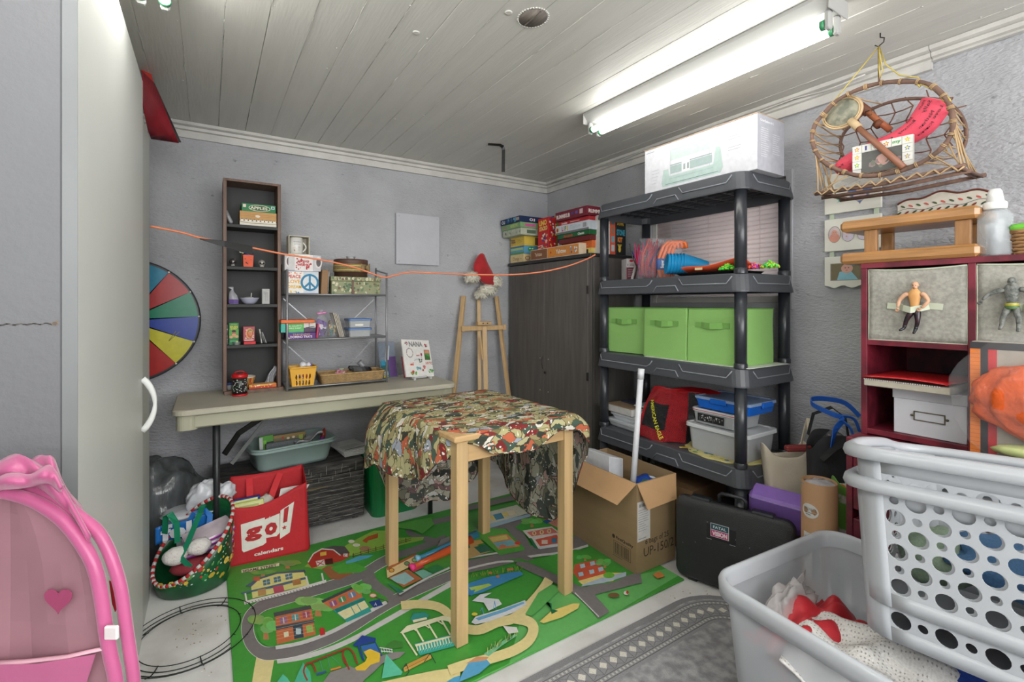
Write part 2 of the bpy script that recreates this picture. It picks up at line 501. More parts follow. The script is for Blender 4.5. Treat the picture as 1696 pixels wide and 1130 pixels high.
# ceiling: tongue-and-groove boards
mb=MB();mb.box(-1.7,UR+.1,-1.6,VB+.1,HC+.016,HC+.06);ce=struct(mb.build('ceiling',M_CEIL))
me=None;x= -1.6;k=0;rg=random.Random(5)
HX,HY,HRX,HRY=.919,1.305,.045,.052  # knocked-out hole in the boards
while x<UR:
    mb=MB();w_=.1265;dz=rg.uniform(-.0012,.0012);g=rg.uniform(.0002,.0010)
    x1=min(x+w_-g,UR)
    rings=[]
    nseg=60
    for i in range(nseg+1):
        y= -1.5+(VB+1.5)*i/nseg;e=.0012
        wob=.0006*noise.noise(Vector((x*9,y*6,0)))
        rings.append([Vector((x+wob,y,HC+.002)),Vector((x+.0014+wob,y,HC+dz)),Vector((x1-.0014+wob,y,HC+dz)),Vector((x1+wob,y,HC+.002)),
                      Vector((x1,y,HC+.0155)),Vector((x,y,HC+.0155))])
    mb.loft([r for r in rings],None,False)
    mb.build('plank',M_CEIL,ce,world=True)
    x+=w_;k+=1
# blobs of thick paint along the seams
mb=MB();rg=random.Random(11)
for k in range(31):
    xs= -1.6+.1265*k
    y= -1.0
    while y<2.95:
        L_=rg.uniform(.02,.22)
        if rg.random()<.6:
            pts=[(xs+rg.uniform(-.0016,.0016),y+L_*q/6,HC-.0005)for q in range(7)]
            mb.tube(pts,[.0004]+[rg.uniform(.0008,.0024)for q in range(5)]+[.0004],5)
        y+=L_+rg.uniform(.01,.12)
    for q in range(5):
        mb.ell((xs+rg.gauss(0,.012),rg.uniform(-.8,2.9),HC),(rg.uniform(.002,.006),rg.uniform(.002,.006),.0018),7,4)
mb.build('paint_ridges',M_CEIL,ce,world=True)['kind']='stuff'
mb=MB();mb.lathe([(.001,0),(.044,0),(.046,-.0012),(.001,-.0012)],26,(0,0,0),cap=False)
for p in[p for p in mb.v]:pass
mb.v=[(p[0]*1.0,p[1]*1.15,p[2])for p in mb.v]
mb.v=[(HX+p[0],HY+p[1],HC-.001+p[2])for p in mb.v]
mb.box(HX-.003,HX+.001,HY-.048,HY+.048,HC-.0032,HC-.0015)
mb.build('bare_patch',mat('bare_grey_wood',(120,112,103),.8,var=.4,scale=12,stretch=(10,1,1)),ce,world=True)['label']='oval unpainted patch with a dark seam'
mb=MB();rg=random.Random(2)
for i in range(34):
    a=2*PI*i/34;mb.ell((HX+.049*math.cos(a),HY+.056*math.sin(a),HC-.001),(rg.uniform(.003,.006),rg.uniform(.003,.006),.002),6,4)
for q in((HX-.085,HY+.02,.014),(.62,1.60,.014),(.42,1.45,.013),(.60,1.20,.007)):
    mb.lathe([(q[2],0),(q[2]*.8,-.003),(q[2]*.45,-.0022),(.001,-.002)],12,(q[0],q[1],HC))
mb.build('paint_lumps',M_CEIL,ce,world=True)['kind']='stuff'

# cornice: stacked strips and quarter round
def cornice(name,along,length,at,low=-.078):
    prof=[(0,0),(0,low),(.018,low),(.020,-.0495),(.014,-.048),(.014,-.040),(.028,-.036),(.032,-.022),(.026,-.020),(.045,-.014),(.050,-.004),(.050,0)]
    mb=MB();rings=[]
    n=50
    for i in range(n+1):
        a=length*i/n;w_=.0012*noise.noise(Vector((a*5,at,1)))
        r=[]
        for d,z in prof:
            r.append(Vector((at+a,VB-d-w_-.001,HC+z-.0005))if along=='x' else Vector((UR-d-w_-.001,at+a,HC+z-.0005)))
        rings.append(r)
    mb.loft(rings,None,False)
    return struct(mb.build(name,M_TRIM))
cornice('trim_1','x',UR+1.6-.002,-1.6);cornice('trim_2','y',VB-.652-.002,.652)
cornice('trim_3','y',2.15,-1.5,-.050)  # the lower board stops short: a step in the trim
# cable tacked along the cornice of the right wall
pts=[(UR-.056-.006*math.sin(q*1.3),2.95-.14*q,HC-.03+.008*math.sin(q*2.1))for q in range(16)]
mb=MB();mb.tube(pts,.0035,6)
o=mb.build('white_cable',M_TRIM);tag(o,'thin white cable painted over along the right ceiling trim','cable')

# access panel on the back wall
t=thing('access_panel','square grey painted cover panel screwed to the back wall','panel',(1.20,VB-.012,1.63))
mb=MB();mb.box(-.155,.155,-.012,.010,-.17,.17,b=.002);mb.build('cover_plate',mat('grey_panel_paint',(186,187,193),.5,var=.06,bump=.3,bscale=25),t)
for sx in(-.135,.135):
    for sz in(-.15,.15):
        mb=MB();mb.ell((sx,-.013,sz),(.005,.002,.005),8,4);mb.build('screw',mat('grey_panel_paint',(0,0,0)),t)

# window behind the shelf
Mgl=mat('window_glass',(210,220,225),.1,alpha=.35)
wn=MB();zc=(WZ0+WZ1)/2
f=.035
for a in((WV0,WV0+f,WZ0,WZ1),(WV1-f,WV1,WZ0,WZ1),(WV0+f,WV1-f,WZ0,WZ0+f),(WV0+f,WV1-f,WZ1-f,WZ1)):
    wn.box(UR+.02,UR+.14,a[0],a[1],a[2],a[3],b=.003)
win=struct(wn.build('window_1',M_TRIM))
mb=MB();mb.box(UR+.10,UR+.104,WV0+f,WV1-f,WZ0+f,WZ1-f);mb.build('pane',Mgl,win)
mb=MB()
for a in((WV0-.03,WV0,WZ0-.03,WZ1+.03),(WV1,WV1+.03,WZ0-.03,WZ1+.03),(WV0,WV1,WZ0-.03,WZ0),(WV0,WV1,WZ1,WZ1+.03)):
    mb.box(UR-.014,UR+.02,a[0],a[1],a[2],a[3],b=.002)
struct(mb.build('trim_4',mat('window_casing_grey',(172,173,176),.5,var=.08,bump=.2)))
t=thing('window_blind','white horizontal slat blind, closed, behind the top of the black shelf','blind',(UR+.035,1.605,WZ1-.01))
MS=mat('blind_slat_vinyl',(232,215,209),.35,var=.04,alpha=.88)
mb=MB();mb.box(-.014,.014,-.395,.395,-.028,0,b=.003);mb.build('head_rail',MS,t)
n=23
smesh=MB()
rings=[]
for yy in(-.39,.39):
    rings.append([Vector((-.013*math.cos(q)*.55-.002,yy,-.013*math.sin(q)))+Vector((.001 if k>4 else 0,0,0))for k,q in enumerate([-1.15,-.6,0,.6,1.15,1.15,.6,0,-.6,-1.15])])
smesh.loft(rings,None,True)
first=None
for i in range(n):
    z= -.042-i*.0236
    if first is None:first=smesh.build('slat',MS,t)
    o=first if i==0 else first.copy()
    if i:C.objects.link(o)
    o.location=(0,0,z)
mb=MB();mb.box(-.012,.012,-.39,.39,-.592,-.578,b=.003);mb.build('bottom_rail',MS,t)
for yy in(-.27,.02,.27):
    mb=MB();mb.tube([(-.012,yy,-.02),(-.0125,yy,-.56)],.0011,5);mb.build('ladder_cord',MS,t)
mb=MB()
mb.tube([(-.018,-.20+.002*(-1)**q,-.02-.012*q)for q in range(30)],.002,5);mb.build('pull_cord',MS,t)

# ================================================================ CEILING LAMPS
M_TUBE=mat('lit_fluorescent_tube',(255,253,248),.4,var=0,emit=TUBE_STRENGTH)
M_LAMPW=mat('lamp_housing_white',(165,165,162),.35,var=.03)
def lamp(label,x,y0,y1,z=HC-.002,mt=None):
    t=thing('fluorescent_light',label,'ceiling light',(x,(y0+y1)/2,z),0,'ceiling fluorescent lights')
    L_=(y1-y0)/2
    prof=[(-.060,0),(-.060,-.012),(-.030,-.048),(.030,-.048),(.060,-.012),(.060,0)]
    mb=MB();mb.loft([[Vector((a,yy,b))for a,b in prof]for yy in(-L_,L_)],None,False);mb.build('channel',M_LAMPW,t)
    for sx in(-.028,.028):
        mb=MB();mb.tube([(sx,-L_+.03,-.086),(sx,L_-.03,-.086)],.0135,14);mb.build('tube',mt or M_TUBE,t)
        for sy in(-1,1):
            mb=MB();mb.box(sx-.012,sx+.012,sy*(L_-.022),sy*(L_-.004),-.106,-.045,b=.005);h=mb.build('lamp_holder',M_LAMPW,t)
            mb=MB();mb.tube([(sx,sy*(L_-.034),-.086),(sx,sy*(L_-.022),-.086)],.0158,14);mb.build('end_collar',mat('green_collar',(60,140,95),.4),h)
    for sy in(-1,1):mb=MB();mb.box(-.062,.062,sy*(L_),sy*(L_+.006),-.055,0,b=.002);mb.build('end_plate',M_LAMPW,t)
    return t
lamp('long twin-tube fluorescent light above the black shelf, switched on',1.655,.70,1.82)
lamp('twin-tube fluorescent light at the top left, only its far tube ends in view',-.135,.50,1.72,mt=mat('lit_tube_bright',(255,253,248),.4,var=0,emit=TUBE_STRENGTH*2.6))

# black bent bracket hanging from the ceiling
t=thing('bent_bracket','black L-shaped metal hook hanging from the ceiling boards','hook',(1.50,2.45,HC))
mb=MB();mb.ribbon([(-.085,.03,-.004),(-.02,.0,-.006),(.0,0,-.012),(.006,.0,-.03),(.004,0,-.165)],.020,.004,side=(.84,-.54,0));mb.build('hook_strap',mat('black_metal',(30,31,30),.4,.3),t)
# ================================================================ WHITE CABINET, LEFT
t=thing('tall_cabinet','tall white laminate cabinet along the left edge of the view','cabinet',(-.5,1.15,0))
mb=MB();mb.box(-.60,-.2235,1.225,2.16,0,1.96,b=.002);mb.build('body',M_WHITE,t,world=True)
mb=MB();mb.loft([[Vector((-.2215,1.150,0)),Vector((-.2005,1.150,0)),Vector((-.2005,1.150,2.0)),Vector((-.2215,1.150,2.0))],
                    [Vector((-.2215,2.158,0)),Vector((-.2005,2.158,0)),Vector((-.2005,2.158,2.0)),Vector((-.2215,2.158,2.0))]],None,False)
d=mb.build('door',M_WHITE,t,world=True,bevel=.0012)
mb=MB();mb.box(-.2215,-.2003,1.1485,1.150,0,2.0);mb.build('edge_shade',mat('edge_shade_grey',(116,119,120),.5,var=.06),d,world=True)  # added strip: shade on the white door edge put into its colour
mb=MB();mb.box(-.60,-.204,2.162,2.425,0,1.875,b=.002);mb.build('side_cabinet',mat('cream_laminate',(187,190,184),.4,var=.04,scale=2),t,world=True)
def arc(n,z0,z1,out):return[(-.2005+out*math.sin(PI*i/n)**.8,2.150,z0+(z1-z0)*i/n)for i in range(n+1)]
mb=MB();N_=16
mb.tube([(-.199+.036*math.sin(PI*i/N_)**.75,2.128,.745+.185*i/N_)for i in range(N_+1)],[.0045+.004*abs(math.cos(PI*i/N_))for i in range(N_+1)],10,flat=1.3)
mb.build('handle',mat('white_plastic_handle',(228,230,228),.3,var=.02),d,world=True)

# maroon sheets on top of the cabinet
Mred=mat('maroon_card',(140,32,44),.5,var=.12)
t=thing('card_sheets','large dark red sheets curling over the top of the white cabinet','paper',(-.2,2.2,2.0))
def pz(px,py,Z):return onz(px,py,Z)
A=[onu(219,66,-.196),onu(246,130,-.15),onu(284,180,-.11)]
# front sheet: from the cabinet edge curling down and out
top=[onz(236,118,1.80),onz(244,126,1.83),onz(252,134,1.86),onz(262,152,1.9),onz(272,178,1.95),onz(296,237,2.05)]
bot=[onz(236,170,1.80),onz(238,182,1.83),onz(241,196,1.86),onz(243,206,1.9),onz(245,216,1.95),onz(250,230,2.05)]
mb=MB()
def sh(a,b):
    def f(L,q):
        q*=len(L)-1;i=min(int(q),len(L)-2);return L[i].lerp(L[i+1],q-i)
    return f(top,a).lerp(f(bot,a),b)
mb.sheet(sh,14,3);mb.build('front_sheet',Mred,t,world=True,solid=.002)
mb=MB();mb.add([onz(226,82,1.95),onz(241,83,1.98),onz(251,132,2.0),onz(262,165,2.0),onz(236,125,1.95)],[(0,1,2,3,4)]);mb.build('rear_sheet',mat('red_card',(176,52,44),.5),t,world=True,solid=.002)
mb=MB();mb.add([onz(220,70,1.93),onz(227,82,1.96),onz(254,134,2.07),onz(300,236,2.12),onz(290,236,2.10),onz(236,122,1.97)],[(0,1,2,3,4,5)]);mb.build('black_sheet',mat('black_card',(38,34,36),.6),t,world=True,solid=.002)

# ================================================================ PRIZE WHEEL on the back wall
wc=(-.342,2.985,1.111);WR=.308
t=thing('prize_wheel','round prize wheel of coloured wedges leaning on the back wall','wheel',(wc[0],wc[1]+.02,wc[2]-WR))
mb=MB();mb.T=Matrix.Translation(wc)@Matrix.Rotation(PI/2,4,'X')
mb.lathe([(WR-.012,-.008),(WR,-.008),(WR,.012),(WR-.012,.012)],60,cap=False);mb.loft([[Vector((WR*math.cos(2*PI*k/60)*q,WR*math.sin(2*PI*k/60)*q,-.006))for k in range(60)]for q in(.2,.98)],None,False)
mb.build('rim',mat('dark_grey_rim',(58,60,64),.4),t,world=True)
wcol=[(166,40,40),(18,122,92),(34,62,152),(196,190,50),(168,38,36),(150,50,140),(20,120,150),(210,120,40),(166,40,40),(18,122,92),(34,62,152),(196,190,50),(150,50,140),(20,120,150)]
a0=55
angs=[a0-25.7*i for i in range(15)]
for i in range(14):
    b0,b1=math.radians(angs[i+1]),math.radians(angs[i])
    pts=[(.02*math.cos(b1),.02*math.sin(b1)),]+[((WR-.013)*math.cos(b0+(b1-b0)*q/6),(WR-.013)*math.sin(b0+(b1-b0)*q/6))for q in range(7)]
    mb=MB();mb.prism(pts,0,.004,(Vector((wc[0],wc[1]-.004,wc[2])),X,Zv,-Y),wcol[i]);mb.build('wedge',GLOSS,t,world=True)
    mb=MB();mb.ell((wc[0]+(WR-.009)*math.cos(b0),wc[1]-.012,wc[2]+(WR-.009)*math.sin(b0)),.0048,8,6);mb.build('peg',mat('white_peg',(225,225,220),.3),t,world=True)
mb=MB();mb.T=Matrix.Translation((wc[0],wc[1]-.02,wc[2]))@Matrix.Rotation(PI/2,4,'X');mb.lathe([(.03,-.015),(.03,.004),(.02,.010),(.001,.010)],20);mb.build('hub',mat('dark_grey_rim',(0,0,0)),t,world=True)
mb=MB();mb.tube([(wc[0],wc[1]+.006,wc[2]),(wc[0],VB-.001,wc[2])],.03,14);mb.build('wall_mount',mat('dark_grey_rim',(0,0,0)),t,world=True)
pr=Print((wc[0],wc[1]-.0085,wc[2]),X,Zv,n=(0,-1,0));pr.line([(.20,-.055),(.17,-.105),(.215,-.06)],.003,(120,116,30));pr.build('pen_mark',PRINT,t,world=True)

# ================================================================ FOLDING TABLE
TX0,TX1,TY0,TY1,TZ= -.134,1.204,2.455,2.955,.74
def rrect(x0,x1,y0,y1,r,n=6):
    out=[]
    for cx,cy,a in((x1-r,y0+r,-90),(x1-r,y1-r,0),(x0+r,y1-r,90),(x0+r,y0+r,180)):
        for i in range(n+1):
            q=math.radians(a+90*i/n);out.append((cx+r*math.cos(q),cy+r*math.sin(q)))
    return out
M_TAB=mat('putty_plastic_table',(182,177,160),.5,var=.14,scale=5,bump=.1,bscale=120)
M_TAB2=mat('putty_plastic_apron',(170,168,146),.45,var=.06)
t=thing('folding_table','long putty-coloured plastic folding table against the back wall','table',(.53,2.7,0))
mb=MB()
mb.loft([[Vector((*p,z))for p in rrect(TX0+e,TX1-e,TY0+e,TY1-e,.05)]for z,e in((TZ-.026,.004),(TZ-.022,0),(TZ-.005,0),(TZ,.005))],None,False)
mb.build('tabletop',M_TAB,t,world=True)
for(a,b,c,d)in((TX0+.03,TX1-.03,TY0+.022,TY0+.05),(TX0+.03,TX1-.03,TY1-.05,TY1-.022),(TX0+.03,TX0+.058,TY0+.05,TY1-.05),(TX1-.058,TX1-.03,TY0+.05,TY1-.05)):
    mb=MB();mb.box(a,b,c,d,TZ-.085,TZ-.026,b=.006);mb.build('apron',M_TAB2,t,world=True)
for cx in(TX0+.055,TX1-.055):
    mb=MB();mb.loft([[Vector((*p,z))for p in rrect(cx-.04,cx+.04,TY0+.015,TY0+.09,.03)]for z in(TZ-.09,TZ-.026)],None,False);mb.build('corner_cap',M_TAB2,t,world=True)
M_LEG=mat('dark_grey_steel',(52,54,56),.4,.4)
for lx in(.03,1.06):
    for ly in(2.52,2.90):
        mb=MB();mb.tube([(lx,ly,0.0),(lx,ly,TZ-.03)],.014,10);mb.build('leg',M_LEG,t,world=True)
    mb=MB();mb.tube([(lx,2.52,.09),(lx,2.90,.09)],.011,8);mb.tube([(lx,2.52,TZ-.05),(lx,2.90,TZ-.05)],.011,8);mb.build('cross_bar',M_LEG,t,world=True)
mb=MB();mb.ribbon([(.06,2.56,.50),(.12,2.60,.58),(.25,2.64,.65),(.34,2.66,.712)],.024,.01,side=(0,0,1));mb.build('folding_brace',mat('black_metal',(0,0,0)),t,world=True)
mb=MB();mb.ribbon([(.09,2.60,.44),(.30,2.66,.69)],.018,.004,side=(0,0,1));mb.build('brace_arm',mat('grey_steel',(128,130,132),.35,.6),t,world=True)

# ================================================================ TALL NARROW BOOKCASE on the table
BX0,BX1,BY0,BY1,BZ0,BZ1=.060,.322,2.775,2.935,TZ,1.828
M_BW=mat('walnut_laminate',(116,88,72),.5,var=.35,scale=5,stretch=(14,14,1),bump=.1)
M_BK=mat('black_shelf_board',(48,49,49),.6,var=.2)
t=thing('narrow_bookcase','tall narrow open bookcase with brown edges and black inside, on the folding table','bookcase',(.19,2.85,TZ))
for x in(BX0,BX1-.016):
    mb=MB();mb.box(x,x+.016,BY0,BY1,BZ0+(.016 if True else 0),BZ1-.012,b=.001);mb.build('side_panel',M_BW,t,world=True)
mb=MB();mb.box(BX0,BX1,BY0,BY1,BZ1-.012,BZ1,b=.001);mb.build('top_panel',M_BW,t,world=True)
mb=MB();mb.box(BX0+.004,BX1+.010,BY0-.02,BY1,BZ0,BZ0+.018,b=.001);mb.build('base_panel',M_BW,t,world=True)
mb=MB();mb.box(BX0+.016,BX1-.016,BY1-.006,BY1-.001,BZ0+.018,BZ1-.012);mb.build('back_panel',M_BK,t,world=True)
def zat(py,px=415,V=BY0):return onv(px,py,V).z
SH=[zat(373),zat(442),zat(504),zat(571)]  # tops of the four shelf boards
for z in SH:
    mb=MB();mb.box(BX0+.016,BX1-.016,BY0+.004,BY1-.006,z-.016,z,b=.001);mb.build('shelf',M_BK,t,world=True)
FX0,FX1=BX0+.018,BX1-.018
def bx(px,V=BY0+.02):return onv(px,500,V).x

# shelf 1: games
z1,z2,z3,z4=[s+.0005 for s in SH];z5=BZ0+.0185
def fr_cafe(p,w,h):
    p.rect(0,0,w,h*.42,(226,220,205));p.rect(0,h*.38,w,h*.62,(196,148,84));p.rect(0,h*.30,w,h*.1,(90,72,52))
    for i in range(9):p.ellp(w*(.06+.11*i),h*.36,w*.045,h*.07,(238,234,222),10,False);p.ellp(w*(.06+.11*i),h*.43,w*.03,h*.03,(60,45,35),8,False)
    p.k+=1;p.ellp(w*.48,h*.68,w*.07,h*.08,(232,228,212));p.line([(0,h*.22),(w*.3,h*.16),(w,h*.2)],.003,(150,135,95));p.lines(0,h*.9,w,3,h*.12,.0012,(160,112,60))
carton('board_game_box','tan and white cafe-style game box on the top shelf of the narrow bookcase','board game',(bx(397),BY0+.012,z1),(FX1-bx(397)-.002,.12,.072),(190,150,96),front=fr_cafe)
def fr_green(p,w,h):
    p.ellp(w*.52,h*.5,w*.32,h*.40,(222,222,196));p.ellp(w*.52,h*.5,w*.30,h*.34,(60,92,60));p.text('APPLES',w*.5,h*.34,h*.34,(228,226,202),w*.50,align='c',bold=.02)
    p.rect(w*.04,h*.5,w*.09,h*.36,(225,205,190));p.rect(w*.86,h*.5,w*.1,h*.36,(190,215,215));p.ellp(w*.91,h*.68,w*.025,h*.1,(30,60,90))
carton('board_game_box','green game box lying on top of the tan game box','board game',(bx(400),BY0+.020,z1+.0725),(FX1-bx(400)-.004,.11,.042),(28,122,70),front=fr_green)
t=thing('phone_handset','silver grey handset leaning in the corner of the top bookcase shelf','phone',(FX0+.018,BY0+.03,z1),rot=(0,math.radians(-24),0))
mb=MB();mb.box(-.004,.014,0,.045,0.004,.075,b=.005);mb.build('case',mat('silver_plastic',(140,140,144),.35),t)
mb=MB();mb.box(-.0005,.0105,-.001,.002,.045,.066,b=.001);mb.build('screen',mat('grey_glass',(90,95,102),.2),t)

# shelf 2: halloween
def skull(x,label,kind):
    t=thing('skull_figurine',label,'figurine',(x,BY0+.035,z2))
    Msk=mat('silver_skull',(120,116,116),.25,.7)if kind else mat('white_skull',(170,166,160),.3,.3)
    mb=MB();mb.ell((0,.004,.024),(.017,.019,.018),14,10);mb.loft([[Vector((a*s,-.009+b*s,z))for a,b in((-.011,-.004),(.011,-.004),(.010,.012),(-.010,.012))]for z,s in((.002,.8),(.008,.95),(.016,1.05))],None,True)
    mb.build('cranium',Msk,t)
    for sx in(-1,1):
        mb=MB();mb.ell((sx*.007,-.013,.021),(.0048,.004,.0048),10,6);mb.build('eye_socket',mat('black_socket',(14,12,12),.6),t)
    mb=MB();mb.add([Vector((-.003,-.0150,.013)),Vector((.003,-.0150,.013)),Vector((0,-.0155,.018))],[(0,1,2)]);mb.build('nose_hole',mat('black_socket',(0,0,0)),t)
    mb=MB();[mb.box(-.0078+.0032*i,-.0053+.0032*i,-.0150,-.0125,.003,.0085,b=.0008)for i in range(5)];mb.build('teeth',mat('tooth_white',(200,195,185),.4),t)
skull(bx(386),'small black and silver skull left of the orange bag on the bookcase',1)
skull(bx(434),'small white and red skull right of the orange bag on the bookcase',0)
t=thing('treat_bag','bright orange paper treat bag with black prints on the second bookcase shelf','bag',(bx(411),BY0+.040,z2))
mb=MB()
mb.loft([[Vector((a*s+.001,b*s,z))for a,b in((-.023,-.014),(.023,-.014),(.023,.014),(-.023,.014))]for z,s in((0,.93),(.03,.97),(.062,1.05))],(238,92,48),False);mb.build('paper',PRINT,t)
p=Print((0,-.0155,0),X,Zv,n=(0,-1,0),eps=.001);p.blobs(-.018,.01,.036,.035,[(60,20,15)],6,.002,.004,4);p.build('print',PRINT,t)
t=thing('bottle','clear blue-tinted bottle standing behind the orange bag','bottle',(bx(413),BY0+.085,z2))
mb=MB();mb.lathe([(.016,0),(.021,.01),(.022,.05),(.020,.065),(.022,.075),(.010,.092),(.010,.112),(.008,.112)],16);mb.build('glass',mat('blue_glass',(60,95,150),.1,alpha=.7),t)
mb=MB();mb.lathe([(.0225,.055),(.0228,.070)],16,cap=False);mb.build('band',mat('blue_band',(40,90,170),.4),t)
t=thing('silk_flower','cream silk flower sticking up behind the orange bag','flower',(bx(402),BY0+.072,z2))
mb=MB();mb.tube([(0,0,0),(-.002,0,.05),(0,-.002,.082)],.0015,6);mb.build('stem',mat('green_stem',(90,110,60),.6),t)
for i in range(5):
    a=2*PI*i/5;mb=MB();mb.ell((.009*math.cos(a),-.006,.086+.009*math.sin(a)),(.0065,.002,.0065),8,5);mb.build('petal',mat('cream_petal',(222,214,188),.7),t)
mb=MB();mb.ell((0,-.009,.086),.004,8,5);mb.build('flower_centre',mat('yellow_centre',(190,160,60),.7),t)

# shelf 3: bag, bowl, box
t=thing('coffee_bag','white and purple plastic bag slumped at the left of the third bookcase shelf','bag',(bx(387),BY0+.05,z3))
mb=MB();mb.loft([[Vector((a*s*1.0+dx,b*s*q,z))for a,b in((-.021,-.02),(0,-.024),(.021,-.02),(.021,.02),(0,.024),(-.021,.02))]for z,s,q,dx in((0,.95,1,.002),(.02,1.0,1,.001),(.045,.85,.9,-.002),(.062,.5,.6,-.007),(.075,.18,.5,-.004),(.082,.5,.3,-.010),(.088,.55,.1,-.012))],None,True)
mb.build('bag_body',mat('grey_foil',(176,176,182),.25,var=.2,scale=20,bump=.4,bscale=40),t)
mb=MB();mb.loft([[Vector((a*s,b*s,z))for a,b in((-.021,-.021),(0,-.0255),(.022,-.021))]for z,s in((.002,.98),(.024,1.02))],(96,70,140),False,False,False);mb.build('label_band',PRINT,t)
t=thing('bowl','pale lavender bowl holding papers on the third bookcase shelf','bowl',(bx(414),BY0+.05,z3))
mb=MB();mb.lathe([(.018,0),(.022,.001),(.034,.012),(.042,.028),(.046,.032),(.0445,.033),(.040,.028),(.030,.012),(.001,.006)],28,cap=False);mb.build('bowl_wall',mat('lavender_ceramic',(186,188,208),.25,var=.03),t)
mb=MB();mb.ell((0,0,.028),(.032,.032,.010),12,6,jit=.2);mb.build('contents',mat('crumpled_paper',(190,186,176),.8,bump=.5),t)
mb=MB();mb.tube([(.006,0,.02),(.009,0,.058)],.002,6);mb.build('stick',mat('white_stick',(225,225,220),.5),t)
def fr_grey(p,w,h):p.lines(w*.2,h*.8,w*.6,4,h*.05,.0014,(120,120,120));p.rect(w*.38,h*.2,.0016,h*.5,(120,120,125));p.rect(w*.62,h*.2,.0016,h*.5,(120,120,125))
carton('small_box','small light grey cardboard box at the right of the third bookcase shelf','box',(bx(434),BY0+.02,z3),(.036,.05,.080),(182,182,180),front=fr_grey)
mb=MB();mb.box(bx(434)-.0005,bx(434)+.001,BY0+.02,BY0+.04,z3+.080,z3+.10);o=mb.build('box_flap',PRINT,None)
bpy.data.objects.remove(o)

# shelf 4
def fr_quiz(p,w,h):
    p.rect(0,h*.70,w,h*.3,(50,132,62));p.text('CHICAGO',w*.5,h*.90,h*.05,(210,220,120),w*.7,align='c');p.text('BRAIN',w*.5,h*.79,h*.08,(214,208,84),w*.8,align='c',bold=.03);p.text('QUEST',w*.5,h*.71,h*.07,(226,218,96),w*.8,align='c',bold=.03)
    p.rect(0,h*.3,w,h*.4,(92,160,70));p.ellp(w*.5,h*.50,w*.22,h*.14,(206,150,110));p.ellp(w*.5,h*.62,w*.24,h*.05,(40,30,26));p.rect(w*.3,h*.52,w*.17,h*.035,(30,26,26));p.rect(w*.54,h*.52,w*.17,h*.035,(30,26,26))
    p.ellp(w*.2,h*.36,w*.18,h*.06,(214,160,126));p.ellp(w*.8,h*.38,w*.18,h*.06,(214,160,126));p.rect(0,0,w,h*.27,(22,106,60));p.rect(w*.1,h*.14,w*.8,h*.03,(90,180,120));p.rect(w*.1,h*.2,w*.8,h*.02,(90,180,120));p.ellp(w*.82,h*.13,w*.13,h*.04,(232,220,120));
carton('quiz_card_box','green quiz card box with a face print on the fourth bookcase shelf','box',(bx(379.5),BY0+.022,z4),(.042,.05,.112),(40,120,60),front=fr_quiz)
t=thing('plastic_tub','small clear plastic tub in front of the green quiz box','container',(bx(392),BY0+.016,z4))
mb=MB();mb.lathe([(.0165,0),(.0185,.015),(.019,.0155)],4,(0,0,0));mb.T=None;mb.build('tub',mat('clear_plastic',(205,210,212),.15,alpha=.5),t)
def fr_pink(p,w,h):
    p.ellp(w*.55,h*.52,w*.36,h*.36,(214,160,110));p.ellp(w*.58,h*.52,w*.26,h*.28,(200,100,60));p.ellp(w*.6,h*.55,w*.14,h*.20,(226,196,150));p.blobs(0,h*.1,w,h*.85,[(190,70,90),(120,140,60),(225,190,180)],26,.002,.006,5);p.ellp(w*.58,h*.5,w*.10,h*.15,(210,130,80));p.rect(w*.1,h*.03,w*.8,h*.06,(225,215,210))
carton('snack_box','pink and orange illustrated box beside the green quiz box','box',(bx(403),BY0+.034,z4+.016),(.053,.04,.075),(176,86,96),front=fr_pink)
carton('flat_red_box','flat bright red box under the pink illustrated box','box',(bx(403)+.0015,BY0+.008,z4),(.054,.075,.0155),(206,44,50))
for i,(dx,lean,col,hh)in enumerate(((0,-8,(196,196,190),.076),(.012,-14,(60,64,60),.066),(.021,-18,(150,152,150),.062))):
    t=thing('thin_case',['white','dark green','grey'][i]+' thin case leaning at the right of the fourth bookcase shelf','case',(bx(433)+dx,BY0+.03,z4),rot=(0,math.radians(lean),0))
    mb=MB();mb.box(0,.006,0,.055,.0015,hh,col,b=.001);mb.build('shell',PRINT,t);p=Print((0,0,0),X,Zv,n=(0,-1,0));p.rect(.001,hh*.3,.004,hh*.4,(120,120,116));p.build('spine_print',PRINT,t)
t=thing('thin_case','narrow black and white case at the far left of the fourth bookcase shelf','case',(bx(375),BY0+.03,z4))
mb=MB();mb.box(0,.009,0,.055,0,.105,(44,44,46),b=.001);mb.build('shell',PRINT,t);p=Print((0,0,0),X,Zv,n=(0,-1,0));p.blobs(.001,.004,.007,.096,[(190,188,184),(110,108,106)],14,.001,.003,2);p.build('spine_print',PRINT,t)

# bottom compartment
t=thing('snack_bowl','flared bowl with orange and yellow pattern at the bottom of the bookcase','bowl',(bx(405),BY0+.055,z5))
mb=MB();prof=[(.026,0),(.030,.002),(.046,.030),(.0525,.055),(.053,.060)]
cols=[(170,140,70),(196,120,60),(205,170,90),(190,70,50)]
nn=28
for k in range(len(prof)-1):
    for i in range(nn):
        a,b=2*PI*i/nn,2*PI*(i+1)/nn;(r0,q0),(r1,q1)=prof[k],prof[k+1]
        mb.add([(r0*math.cos(a),r0*math.sin(a),q0),(r0*math.cos(b),r0*math.sin(b),q0),(r1*math.cos(b),r1*math.sin(b),q1),(r1*math.cos(a),r1*math.sin(a),q1)],[(0,1,2,3)],(220,214,200)if k==3 else cols[(i*7+k*3)%4])
mb.build('bowl_wall',GLOSS,t)
mb=MB();mb.lathe([(.0528,.060),(.051,.060),(.044,.030),(.028,.004),(.001,.003)],nn,cap=False);mb.build('inside',mat('cream_ceramic',(214,208,196),.3),t)
